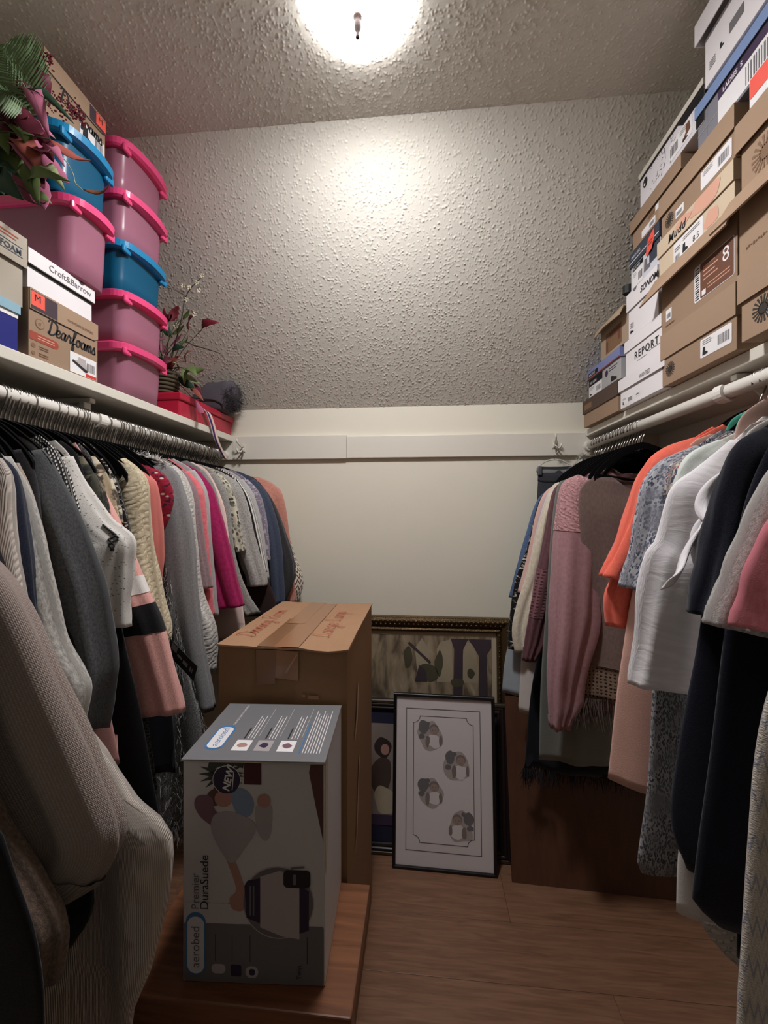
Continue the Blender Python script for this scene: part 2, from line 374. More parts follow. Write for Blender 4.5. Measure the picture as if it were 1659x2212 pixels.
W = WALL_R-WALL_L
tag(popcorn('ceiling', (WALL_L, 0.56, CEIL), (1, 0, 0), (0, 1, 0), (0, 0, -1), W, CREASE-0.56, 0.0021, 3), kind='structure')
tag(box('ceiling_front', WALL_L, WALL_R, WALL_F, 0.56, CEIL-0.001, CEIL+0.05, M_ceil), kind='structure')
sl = Vector((0, WALL_B-CREASE, SLOPE_FOOT-CEIL)); sll = sl.length; sld = sl.normalized(); sln = sld.cross(Vector((1, 0, 0)))
if sln.z > 0: sln = -sln
tag(popcorn('ceiling_slope', (WALL_L, CREASE, CEIL), (1, 0, 0), sld, sln, W, sll, 0.0021, 5), kind='structure')
tag(box('wall_back', WALL_L-0.05, WALL_R+0.05, WALL_B, WALL_B+0.06, 0, SLOPE_FOOT+0.01, M_wall), kind='structure')
def side_wall(name, x, t):
    ps = [(WALL_F, 0), (WALL_B, 0), (WALL_B, SLOPE_FOOT), (CREASE, CEIL), (WALL_F, CEIL)]
    vs = [(x, y, z) for y, z in ps]+[(x+t, y, z) for y, z in ps]; n = 5
    fs = [tuple(range(n)), tuple(range(n, 2*n))[::-1]]+[(k, k+n, (k+1) % n+n, (k+1) % n) for k in range(n)]
    return tag(mesh_obj(name, vs, fs, M_wall), kind='structure')
side_wall('wall_left', WALL_L, -0.05); side_wall('wall_right', WALL_R, 0.05)
bm = bmesh.new()                                     # entrance wall behind the photographer, with its doorway
add_box(bm, WALL_L, -0.75, WALL_F-0.1, WALL_F, 0, CEIL); add_box(bm, 0.62, WALL_R, WALL_F-0.1, WALL_F, 0, CEIL); add_box(bm, -0.75, 0.62, WALL_F-0.1, WALL_F, 2.1, CEIL)
tag(bm_obj('wall_front', bm, M_wall), kind='structure')
floor = tag(box('floor', WALL_L, WALL_R, WALL_F-0.1, WALL_B, -0.03, -0.006, M_dark), kind='structure')
M_floor = wood('laminate', '#72503d', '#8f6a52', 0, 1.5, 0.42)
y = WALL_F-0.1; row = 0; pw = 0.19
plank_meshes = {}
while y < WALL_B-0.01:
    y1 = min(y+pw, WALL_B); x = WALL_L; cut = [0.55, 0.95, 0.3, 0.75][row % 4]
    while x < WALL_R-0.01:
        x1 = min(x+cut, WALL_R); cut = 1.2
        if WALL_R-x1 < 0.06: x1 = WALL_R
        box('plank', x+0.0004, x1-0.0004, y+0.0005, y1-0.0005, -0.006, 0.0, M_floor, floor, bev=0.0006); x = x1
    y = y1; row += 1
# the hook rail on the back wall, two boards, and the cleats under the shelves
tr = tag(empty('trim_1', (0, WALL_B, 1.63)), kind='structure')
box('board', -0.862, -0.335, WALL_B-0.020, WALL_B, 1.632, 1.738, M_trim, tr, bev=0.002)
box('board', -0.3345, 0.69, WALL_B-0.018, WALL_B, 1.634, 1.731, M_trim, tr, bev=0.002)
tag(box('trim_2', WALL_L, WALL_L+0.018, WALL_F, WALL_B, 1.615, 1.716, M_trim, bev=0.002), kind='structure')
tag(box('trim_3', WALL_R-0.018, WALL_R, WALL_F, WALL_B, 1.615, 1.722, M_trim, bev=0.002), kind='structure')
tag(box('trim_4', WALL_L+0.018, -0.862, WALL_B-0.02, WALL_B, 1.632, 1.716, M_trim, bev=0.002), kind='structure')
tag(box('trim_5', 0.69, WALL_R-0.018, WALL_B-0.02, WALL_B, 1.632, 1.722, M_trim, bev=0.002), kind='structure')
tag(box('baseboard_back', WALL_L, WALL_R, WALL_B-0.012, WALL_B, 0, 0.085, M_trim, bev=0.002), kind='structure')

# ------------------------------------------------------------------ ceiling lamp (its light is the glowing glass)
LX, LY = -0.147, 0.946
lamp = empty('ceiling_light', (LX, LY, CEIL), 'round white glass dome lamp with a small finial on the ceiling', 'lamp')
lathe('pan', [(0.03, CEIL-0.004), (0.108, CEIL-0.004), (0.108, CEIL-0.010), (0.03, CEIL-0.010)], LX, LY, mat('lamp_pan', '#e8e6e2', 0.4), lamp)
M_glow = bpy.data.materials.new('lamp_glass'); M_glow.use_nodes = True
bs = M_glow.node_tree.nodes['Principled BSDF']; bs.inputs['Base Color'].default_value = (0.9, 0.9, 0.9, 1); bs.inputs['Roughness'].default_value = 0.3
bs.inputs['Emission Color'].default_value = LAMP_COLOR+(1,)
# the bulbs sit over the middle of the bowl, so the glass glows strongest there and weaker towards its rim
nt = M_glow.node_tree; tc = nt.nodes.new('ShaderNodeTexCoord'); sb = nt.nodes.new('ShaderNodeVectorMath'); sb.operation = 'SUBTRACT'; sb.inputs[1].default_value = (LX, LY, 0)
ml = nt.nodes.new('ShaderNodeVectorMath'); ml.operation = 'MULTIPLY'; ml.inputs[1].default_value = (1, 1, 0); ln = nt.nodes.new('ShaderNodeVectorMath'); ln.operation = 'LENGTH'
mr = nt.nodes.new('ShaderNodeMapRange'); mr.interpolation_type = 'SMOOTHSTEP'; mr.inputs['From Min'].default_value = 0.045; mr.inputs['From Max'].default_value = 0.112; mr.inputs['To Min'].default_value = LAMP_STRENGTH; mr.inputs['To Max'].default_value = LAMP_STRENGTH*0.075
nt.links.new(tc.outputs['Object'], sb.inputs[0]); nt.links.new(sb.outputs[0], ml.inputs[0]); nt.links.new(ml.outputs[0], ln.inputs[0]); nt.links.new(ln.outputs['Value'], mr.inputs['Value']); nt.links.new(mr.outputs[0], bs.inputs['Emission Strength'])
pr = [(0.112, CEIL-0.0105), (0.1175, CEIL-0.012), (0.1185, CEIL-0.016)]
for k in range(1, 14):
    t = k/13; pr.append((0.118*math.cos(t*math.pi/2)+0.0005, CEIL-0.016-0.030*math.sin(t*math.pi/2)**1.2))
lathe('glass_dome', pr, LX, LY, M_glow, lamp, n=48)
zb = CEIL-0.0455
lathe('finial', [(0.003, zb), (0.010, zb-0.001), (0.010, zb-0.005), (0.006, zb-0.008), (0.0085, zb-0.018), (0.008, zb-0.030), (0.0042, zb-0.037), (0.0034, zb-0.043), (0.005, zb-0.049), (0.0012, zb-0.054)], LX, LY, mat('finial_bronze', (0.0055, 0.0035, 0.003), 0.9, 0.0, spec=0.02), lamp, n=16)

# ------------------------------------------------------------------ shelves, rods, brackets, hooks
M_shelf = mat('shelf_paint', '#dcd8cc', 0.5, bump=(50, 0.05))
def shelf(x0, x1, label, ends):
    r = empty('closet_shelf', ((x0+x1)/2, 0.75, 1.716), label, 'shelf')
    box('shelf_board', x0, x1, WALL_F, WALL_B-0.004, 1.7165, 1.74, M_shelf, r, bev=0.0015)
    e0, e1 = ends
    box('edge_trim', e0, e1, WALL_F, WALL_B-0.004, 1.714, 1.7405, M_shelf, r, bev=0.002)
shelf(WALL_L+0.001, -0.866, 'white painted shelf along the left wall carrying bins and shoe boxes', (-0.866, -0.858))
shelf(0.698, WALL_R-0.001, 'white painted shelf along the right wall carrying stacked shoe boxes', (0.690, 0.698))
M_rod = mat('rod_paint', '#e4e0d8', 0.4)
for s, lab in (('L', 'left closet rod hidden under rows of hanger hooks'), ('R', 'right closet rod, white and mostly bare in its middle')):
    rx, rz, sg = ROD[s]
    r = empty('closet_rod', (rx, 0.75, rz), lab, 'rod')
    tube('rod', [(rx, WALL_F, rz), (rx, 0.8, rz), (rx, WALL_B-0.021, rz)], 0.0165, M_rod, r, n=20)
    v, f = tube_geo([(rx, WALL_B-0.045, rz), (rx, WALL_B-0.021, rz)], 0.0215, 20); mesh_obj('rod_socket', v, f, M_rod, r)
M_plastic = mat('bracket_white', '#e9e6df', 0.45)
for s, yb, lab in (('L', 1.085, 'white shelf bracket cradling the left closet rod'), ('R', 1.03, 'white shelf bracket cradling the right closet rod')):
    rx, rz, sg = ROD[s]; wx = WALL_L+0.018 if s == 'L' else WALL_R-0.018
    r = empty('rod_bracket', (wx, yb, 1.6), lab, 'bracket')
    box('wall_plate', min(wx, wx+sg*0.006), max(wx, wx+sg*0.006), yb-0.014, yb+0.014, 1.46, 1.712, M_plastic, r, bev=0.002)
    xe = rx-sg*0.015
    box('top_arm', min(wx, xe), max(wx, xe), yb-0.010, yb+0.010, 1.700, 1.7135, M_plastic, r, bev=0.002)
    tube('brace', [(wx+sg*0.004, yb, 1.48), (wx+sg*0.13, yb, 1.60), (xe-sg*0.03, yb, 1.70)], 0.008, M_plastic, r)
    cr = [(rx+sg*0.0225*math.cos(t), yb, rz+0.0225*math.sin(t)) for t in np.linspace(math.radians(140), math.radians(380), 14)]
    hv = []; hf = []
    for t in np.linspace(math.radians(125), math.radians(400), 16):
        for rr in (0.0175, 0.0235):
            for dy in (-0.014, 0.014): hv.append((rx+sg*rr*math.cos(t), yb+dy, rz+rr*math.sin(t)))
    for i in range(15):
        a = i*4; b = a+4
        hf += [(a, a+1, b+1, b), (a+2, b+2, b+3, a+3), (a, b, b+2, a+2), (a+1, a+3, b+3, b+1)]
    hf += [(0, 2, 3, 1), (60, 61, 63, 62)]
    mesh_obj('rod_cradle', hv, hf, M_plastic, r)
    xh = rx-sg*0.030
    box('hanger_block', min(xh, xh-sg*0.018), max(xh, xh-sg*0.018), yb-0.012, yb+0.012, rz+0.004, 1.702, M_plastic, r, bev=0.003)
M_hookp = mat('hook_white', '#d9d4c8', 0.4)
def coat_hook(x, z, lab):
    r = empty('coat_hook', (x, WALL_B-0.019, z), lab, 'hook'); yb = WALL_B-0.0205
    v = []; f = []
    box('back_plate', x-0.009, x+0.009, yb-0.004, yb, z-0.018, z+0.018, M_hookp, r, bev=0.002)
    tube('upper_prong', [(x, yb-0.003, z+0.008), (x-0.003, yb-0.022, z+0.004), (x-0.008, yb-0.045, z+0.018), (x-0.011, yb-0.05, z+0.034)], [0.004, 0.0038, 0.0035, 0.0042], M_hookp, r)
    for sx in (-1, 1):
        tube('lower_prong', [(x, yb-0.003, z-0.004), (x+sx*0.006, yb-0.018, z-0.020), (x+sx*0.012, yb-0.034, z-0.022), (x+sx*0.016, yb-0.040, z-0.006)], [0.004, 0.0038, 0.0036, 0.004], M_hookp, r)
coat_hook(-0.808, 1.684, 'white coat hook on the rail beside the left shelf')
coat_hook(0.562, 1.684, 'white coat hook on the rail holding the clear hanger')

# ------------------------------------------------------------------ hangers
M_chrome = mat('hook_chrome', '#a5a19d', 0.25, 1.0); M_velvet = mat('hanger_velvet', '#0d0c0d', 0.95, bump=(900, 0.4), spec=0.1)
def hanger_meshes():
    hk = [(0, 0, -0.078), (0, 0, -0.048), (0.006, 0, -0.034), (0.0165, 0, -0.018), (0.0198, 0, 0.0), (0.0172, 0, 0.0105), (0.0105, 0, 0.0172), (0, 0, 0.0198), (-0.0105, 0, 0.0172), (-0.0172, 0, 0.0105), (-0.0198, 0, 0.0), (-0.0192, 0, -0.010)]
    v, f = tube_geo(catmull(hk, 22), 0.0023, 6)
    bd = []; 
    prof = catmull([(-0.20, 0, -0.158), (-0.17, 0, -0.128), (-0.09, 0, -0.080), (-0.02, 0, -0.057), (0, 0, -0.054), (0.02, 0, -0.057), (0.09, 0, -0.080), (0.17, 0, -0.128), (0.20, 0, -0.158)], 25)
    v2 = []; f2 = []
    for i, p in enumerate(prof):
        p = (p[0]*0.93, p[1], p[2])
        for dy, dz in ((-0.0028, 0), (0.0028, 0), (0.0028, -0.021), (-0.0028, -0.021)): v2.append((p[0], p[1]+dy, p[2]+dz))
    for i in range(len(prof)-1):
        for k in range(4): f2.append((i*4+k, i*4+(k+1) % 4, (i+1)*4+(k+1) % 4, (i+1)*4+k))
    f2 += [(3, 2, 1, 0), tuple(len(v2)-4+k for k in range(4))]
    b0 = len(v2)
    v3, f3 = tube_geo([(-0.165, 0, -0.158), (0, 0, -0.178), (0.165, 0, -0.158)], 0.0026, 6)
    return (v, f), (v2, f2), (v3, f3)
HM = hanger_meshes(); _hm = []
for nm, (v, f), m in zip(('hook', 'shoulder_bar', 'trouser_bar'), HM, (M_chrome, M_velvet, M_velvet)):
    o = mesh_obj(nm, v, f, m, None, smooth=(nm == 'hook')); _hm.append(o)
_first = [True]
def hanger(s, y, label, group, yaw=0.0, parts=3, sx=1.0):
    rx, rz, sg = ROD[s]
    r = empty('clothes_hanger', (rx, y, rz), label, 'hanger', group); r.rotation_euler = (0, 0, yaw); r.scale = (sx, 1, 1)
    for o in _hm[:parts]:
        c = o if _first[0] else o.copy()
        if not _first[0]: C.objects.link(c)
        c.parent = r; c.matrix_parent_inverse = Matrix.Identity(4)
    _first[0] = False
# ------------------------------------------------------------------ clothes
FAB = {
 'black': fabric('black', '#121113'), 'mushroom': fabric('mushroom', '#7d6a5e', '#5f5047', 'heather'), 'waffle': fabric('waffle', '#ac9d96', '#8d7f78', 'waffle', 2.1, bump=0.45),
 'navyblk': fabric('navyblk', '#12131c'), 'charcoal': fabric('charcoal', '#5b5a5a', '#434244', 'heather'), 'navy': fabric('navy', '#262b3d', '#1d2130', 'heather'),
 'paleheather': fabric('paleheather', '#c3c0ba', '#96938e', 'heather', 0.7), 'oatrib': fabric('oatrib', '#b5a698', '#948577', 'rib', 1.2), 'blackgrey': fabric('blackgrey', '#2b2a2b', '#1e1d1f', 'heather'),
 'slategrey': fabric('slategrey', '#5f6062', '#4b4c4e', 'heather'), 'pinkdusty': fabric('pinkdusty', '#c08d88'), 'tweed': fabric('tweed', '#2a292b', '#d0ccc6', 'tweed', bump=0.6),
 'speckle': fabric('speckle', '#d6d2cc', '#6b6967', 'speckle'), 'camo': fabric('camo', '#4b4a40', '#2c2b28', 'camo', 1.0, '#78705f'), 'pink': fabric('pink', '#e6ada5', '#da9f98', 'heather'),
 'melange': fabric('melange', '#6c6b6c', '#2e2d2f', 'melange'), 'camobeige': fabric('camobeige', '#a89a80', '#4a4338', 'camo', 1.0, '#d0c7b2'), 'blkfloral': fabric('blkfloral', '#1a191b', '#c9c2b6', 'floral', 1.1, thr=0.60),
 'creamlace': fabric('creamlace', '#a8987a', '#d6c9ac', 'lace', 1.9, bump=0.4), 'coralpink': fabric('coralpink', '#d17a72'), 'redfloral': fabric('redfloral', '#8e1830', '#3a1530', 'floral', 1.0, '#d8b9b0', thr=0.58),
 'fur': fabric('fur', '#92928f', '#6a6a69', 'melange'), 'greyjersey': fabric('greyjersey', '#8b8a8a', '#7b7a7b', 'heather'), 'greylace': fabric('greylace', '#9b9893', '#cfcbc5', 'lace', 2.2, bump=0.4),
 'rosegrey': fabric('rosegrey', '#9a7f82', '#7d6b6f', 'heather'), 'coralfrill': fabric('coralfrill', '#e07a80', '#c9606a', 'crinkle'), 'palegrey': fabric('palegrey', '#b7b5b3', '#a4a2a1', 'heather'),
 'magenta': fabric('magenta', '#a3205a', '#8c1a4e', 'heather', 0.6), 'midgrey': fabric('midgrey', '#8d8b88', '#7c7a78', 'heather'), 'palepink': fabric('palepink', '#e2c7be'),
 'heather': fabric('heather', '#a19e99', '#7e7b77', 'heather'), 'heather2': fabric('heather2', '#aeaba7', '#8c8985', 'heather'), 'bwfloral': fabric('bwfloral', '#cfc9b4', '#2b2a2e', 'leaf', 1.0),
 'brown': fabric('brown', '#33231f'), 'bwstripe': fabric('bwstripe', '#d9d6d0', '#1f1e20', 'vstripe', 1.6), 'violetprint': fabric('violetprint', '#7f7685', '#b5aeb6', 'floral', 1.0, thr=0.56),
 'slateblue': fabric('slateblue', '#464e60', '#3b4354', 'heather'), 'charcoal2': fabric('charcoal2', '#3f3e40', '#333234', 'heather'), 'salmon': fabric('salmon', '#c98d7d', '#ba7d6d', 'heather', 0.5),
 'boho': fabric('boho', '#ded6c8', '#5b463c', 'zigzag', 1.0), 'ribwhite': fabric('ribwhite', '#d3c9bf', '#b8ada4', 'rib', 3.2, bump=0.6),
 'bohoknit': fabric('bohoknit', '#d2cac0', '#c6beb4', 'zigzag', 1.5, '#a5a3ac', bump=0.7), 'rosetee': fabric('rosetee', '#e08a94', '#d47a86', 'heather', 0.6), 'heathertee': fabric('heathertee', '#b9b5b2', '#97938f', 'heather'),
 'greylacelong': fabric('greylacelong', '#8f8b86', '#c3beb8', 'lace', 2.2), 'navytee': fabric('navytee', '#10121d', '#171a28', 'heather'), 'navydress': fabric('navydress', '#0f1220', '#151930', 'plain'),
 'whitelong': fabric('whitelong', '#dcd6d3'), 'whitecrinkle': fabric('whitecrinkle', '#efecee', '#e2dee2', 'crinkle', 0.8, bump=0.45), 'mint': fabric('mint', '#dfe5df', '#ccd3cd', 'heather', 0.4),
 'multifloral': fabric('multifloral', '#c6bdb4', '#4a4860', 'floral', 1.6, '#b36a6a', thr=0.5), 'greyfloral': fabric('greyfloral', '#a9a9ab', '#4b4d57', 'leaf', 2.2), 'leafprint': fabric('leafprint', '#bdbdc2', '#434a60', 'leaf', 1.9),
 'blush': fabric('blush', '#dcae9f'), 'coral': fabric('coral', '#f0735f', '#e86a56', 'heather', 0.5), 'beigepink': fabric('beigepink', '#c3a296'), 'teal': fabric('teal', '#4fa893', '#459884', 'heather', .5),
 'mauve': fabric('mauve', '#806c66', '#74615c', 'heather', 0.5), 'dusty': fabric('dusty', '#b0878b', '#a47c81', 'heather', 0.5), 'greygreen': fabric('greygreen', '#7b7e78'), 'plum': fabric('plum', '#6a474c', '#5e3e43', 'heather', .5),
 'taupe': fabric('taupe', '#a1907c'), 'creamlinen': fabric('creamlinen', '#e4d9c6', '#d3c7b2', 'heather', 0.5), 'offwhite': fabric('offwhite', '#d9cfc9'), 'peachstripe': fabric('peachstripe', '#e0b5a6', '#c9b9c4', 'vstripe', 1.2),
 'denimblue': fabric('denimblue', '#5b7296', '#465a7c', 'heather'), 'paleblue': fabric('paleblue', '#a9b1b8'),
 'dustylace': fabric('dustylace', '#8f6166', '#c99a9c', 'lace', 2.0, bump=0.5), 'plumcrochet': fabric('plumcrochet', '#7c5459', '#4a2d31', 'crochet', 2.6, bump=0.5), 'mauvecrochet': fabric('mauvecrochet', '#85705f', '#2a201c', 'crochet', 2.6, bump=0.6),
 'whitelace': fabric('whitelace', '#9e9a9c', '#f0edef', 'lace', 2.4, bump=0.6), 'bandwhite': fabric('bandwhite', '#e9e4e0'), 'bandblack': fabric('bandblack', '#1a191b'), 'ribgrey': fabric('ribgrey', '#9a9088', '#7d746d', 'rib', 2.2),
}
FAB_CORD = mat('lace_cord', '#2b292b', 0.8)
def sm(x): return x*x*(3-2*x)
def cloth_sheet(name, rx, sg, Y, rows, hd, seed, m, parent, dy=0.0, fold=1.0, n=56, wmax=0.235, neck=True, rib=False, tuck=1.0, zt=None):
    """hanging cloth: closed rings from shoulder line to hem; rows = (z, aisle-side reach u, share t from top)"""
    g = random.Random(seed); k1, k2, k3 = g.uniform(16, 26), g.uniform(34, 52), g.uniform(60, 90); p1, p2, p3 = (g.uniform(0, 6.28) for _ in range(3)); q1 = g.uniform(-2, 2)
    vs = []; uv = []; fs = []; ztop = zt or rows[0][0]; nr = len(rows); scoop0 = 0.045 if neck == 'wide' else 0.022
    for i, (z, u, t) in enumerate(rows):
        a = min(1.0, (ztop-z)/0.14); dep = 0.006+(hd-0.006)*sm(a); amp = fold*(0.0015+0.0085*sm(min(1, max(0, t*1.2))))
        uw = min(max(u, 0.05), wmax)
        scoop = scoop0*max(0.0, 1-(ztop-z)/0.10) if neck else 0.0
        for k in range(n):
            th = 2*math.pi*k/n; c, s = math.cos(th), math.sin(th)
            x = u*c if c >= 0 else uw*c
            yy = dep*(abs(s)**0.75)*(1 if s >= 0 else -1)
            fx = amp*(math.sin(x*k1+p1+q1*t)+0.6*math.sin(x*k2+p2-1.5*q1*t)+0.25*math.sin(x*k3+p3+2*t))
            edge = 1-0.35*abs(c)**6
            if rib: yy += 0.0016*math.sin(x*260)*(1 if s >= 0 else -1)
            vs.append((rx+sg*(x+0.25*amp*math.sin(9*t+p2)*abs(c)), Y+dy*sm(min(1, t*1.2))+yy*edge+fx*tuck, z+0.004*t*math.sin(x*k1*0.7+p3)-(scoop*(1.0 if s < 0 else 0.45)*math.exp(-(x/0.075)**4) if scoop else 0.0)))
            uv.append((x+(0.7 if s > 0 else 0.0), z))
    for i in range(nr-1):
        for k in range(n): fs.append((i*n+k, i*n+(k+1) % n, (i+1)*n+(k+1) % n, (i+1)*n+k))
    b = len(vs); mids = [(vs[(nr-1)*n+k][1]+vs[(nr-1)*n+(n-k) % n][1])/2 for k in range(n)]   # the hem turns inwards, so the cloth has an inside
    for (zz, sc) in ((0.0, 0.93), (0.06, 0.85)):
        z, u, t = rows[-1]
        for k in range(n):
            v = vs[(nr-1)*n+k]; cx, cy = rx, mids[k]
            vs.append((cx+(v[0]-cx)*(1-(1-sc)*0.15), cy+(v[1]-cy)*sc*0.8, v[2]+zz)); uv.append((uv[(nr-1)*n+k][0], z+zz))
    for j in range(2):
        a0 = (nr-1)*n if j == 0 else b; c0 = b if j == 0 else b+n
        for k in range(n): fs.append((a0+k, a0+(k+1) % n, c0+(k+1) % n, c0+k))
    if not neck: fs.append(tuple(range(n)))
    return mesh_obj(name, vs, fs, m, parent, True, uv)

def sleeve_geo(rx, sg, Y, path, width, hd, seed, dy=0.0, wall=False, n=34, ns=44, cuff=0.85, top=0.72, gath=0.0):
    """a hanging sleeve: path is its outer edge (u, z) from shoulder to cuff"""
    g = random.Random(seed); p1, p2 = g.uniform(0, 6.28), g.uniform(0, 6.28); k1 = g.choice((3, 4)); tw = g.uniform(-3, 3)
    P = catmull(path, ns)
    if wall:
        mx = P[:, 0].max(); P = P.copy(); P[:, 0] *= min(1.0, 0.262/mx)
    vs = []; uv = []; acc = 0.0
    for i in range(ns):
        t = i/(ns-1); q = P[i]; d = P[min(i+1, ns-1)]-P[max(i-1, 0)]; d = d/(np.linalg.norm(d)+1e-9)
        if i: acc += float(np.linalg.norm(P[i]-P[i-1]))
        nrm = np.array((d[1], -d[0]))                         # points to the inner side (towards the rod line)
        if nrm[0] > 0: nrm = -nrm
        inn = np.array((-1.0, 0.0))*0.55+nrm*0.45; inn /= np.linalg.norm(inn)
        wprof = top+(1-top)*sm(min(1, t/0.3)); wprof *= 1-(1-cuff)*sm(max(0, (t-0.55)/0.45)) if not gath else (1+0.10*math.sin(math.pi*min(1, t*1.05)))*(1-0.30*sm(min(1, max(0, (t-0.55)/0.33))))*(1-(1-cuff)*sm(max(0, (t-0.88)/0.12)))
        w2 = width*wprof/2; c = q+inn*w2
        dd = hd*(0.55+0.45*sm(min(1, t/0.25)))*(1-(1-cuff)*0.5*sm(max(0, (t-0.6)/0.4)))
        for k in range(n):
            th = 2*math.pi*k/n; cx, sy = math.cos(th), math.sin(th)
            A = 0.07+0.25*sm(min(1, t*1.5))
            fo = 1+A*(0.55*math.sin(k1*th+p1+tw*t)+0.35*math.sin((k1+2)*th+p2-tw*1.5*t)+(0.30+gath*t)*math.sin((k1*2+3)*th+p1*2+tw*0.7*t))+0.05*math.sin(26*t+3*th+p2)*t
            foe = 1+(fo-1)*(0.45 if cx > 0 else 1.0)
            pu = c-inn*(w2*cx*foe)
            vs.append((rx+sg*(pu[0] if not wall else -pu[0]), Y+dy*sm(min(1, t*1.3))+dd*sy*fo, pu[1]))
            uv.append((th*(width*0.75)/3.14, acc))
    return vs, uv, n, ns
def sleeve(name, m, parent, rx, sg, Y, path, width, hd, seed, t0=0.0, t1=1.0, grow=0.0, **kw):
    vs, uv, n, ns = sleeve_geo(rx, sg, Y, path, width, hd, seed, **kw)
    i0, i1 = int(t0*(ns-1)), int(round(t1*(ns-1)))
    V = np.array(vs).reshape(ns, n, 3)[i0:i1+1]; U = np.array(uv).reshape(ns, n, 2)[i0:i1+1]
    if grow:
        ce = V.mean(axis=1, keepdims=True); dirv = V-ce; V = V+dirv/(np.linalg.norm(dirv, axis=2, keepdims=True)+1e-9)*grow
    r = len(V); ce = V[-1].mean(axis=0)
    inner = [ce+(V[-1]-ce)*0.9, V[max(0, r-4)].mean(axis=0)+(V[max(0, r-4)]-V[max(0, r-4)].mean(axis=0))*0.78] if t1 >= 0.999 else []
    allv = np.concatenate([V.reshape(-1, 3)]+[x for x in inner]); alluv = np.concatenate([U.reshape(-1, 2)]+[U[-1] for x in inner])
    fs = []
    for i in range(r-1+len(inner)):
        for k in range(n): fs.append((i*n+k, i*n+(k+1) % n, (i+1)*n+(k+1) % n, (i+1)*n+k))
    if t0 <= 0.0: fs.append(tuple(range(n))[::-1])
    return mesh_obj(name, allv, fs, m, parent, True, alluv)
def strands(name, m, parent, roots, length, rad, seed, droop=(0, 0, -1), spread=0.5):
    """fringe, tassels and shaggy pile as thin three-sided strands"""
    g = random.Random(seed); vs = []; fs = []
    for (x, y, z) in roots:
        d = Vector((g.uniform(-1, 1)*spread, g.uniform(-1, 1)*spread, g.uniform(-.3, .3)*spread))+Vector(droop); d.normalize(); L = length*g.uniform(0.6, 1.15)
        p = Vector((x, y, z)); a = d.cross(Vector((g.uniform(-1, 1), g.uniform(-1, 1), 0.2))).normalized(); c = d.cross(a)
        b0 = len(vs); bend = Vector((g.uniform(-1, 1), g.uniform(-1, 1), -0.6))*L*0.18
        for j, (t, rr) in enumerate(((0, 1.0), (0.5, 0.9), (1.0, 0.35))):
            q = p+d*(L*t)+bend*(t*t)
            for k in range(3):
                th = 2.094*k; vs.append(q+a*(rad*rr*math.cos(th))+c*(rad*rr*math.sin(th)))
        for j in range(2):
            for k in range(3): fs.append((b0+3*j+k, b0+3*j+(k+1) % 3, b0+3*j+3+(k+1) % 3, b0+3*j+3+k))
    return tag(mesh_obj(name, vs, fs, m, parent), kind='stuff')

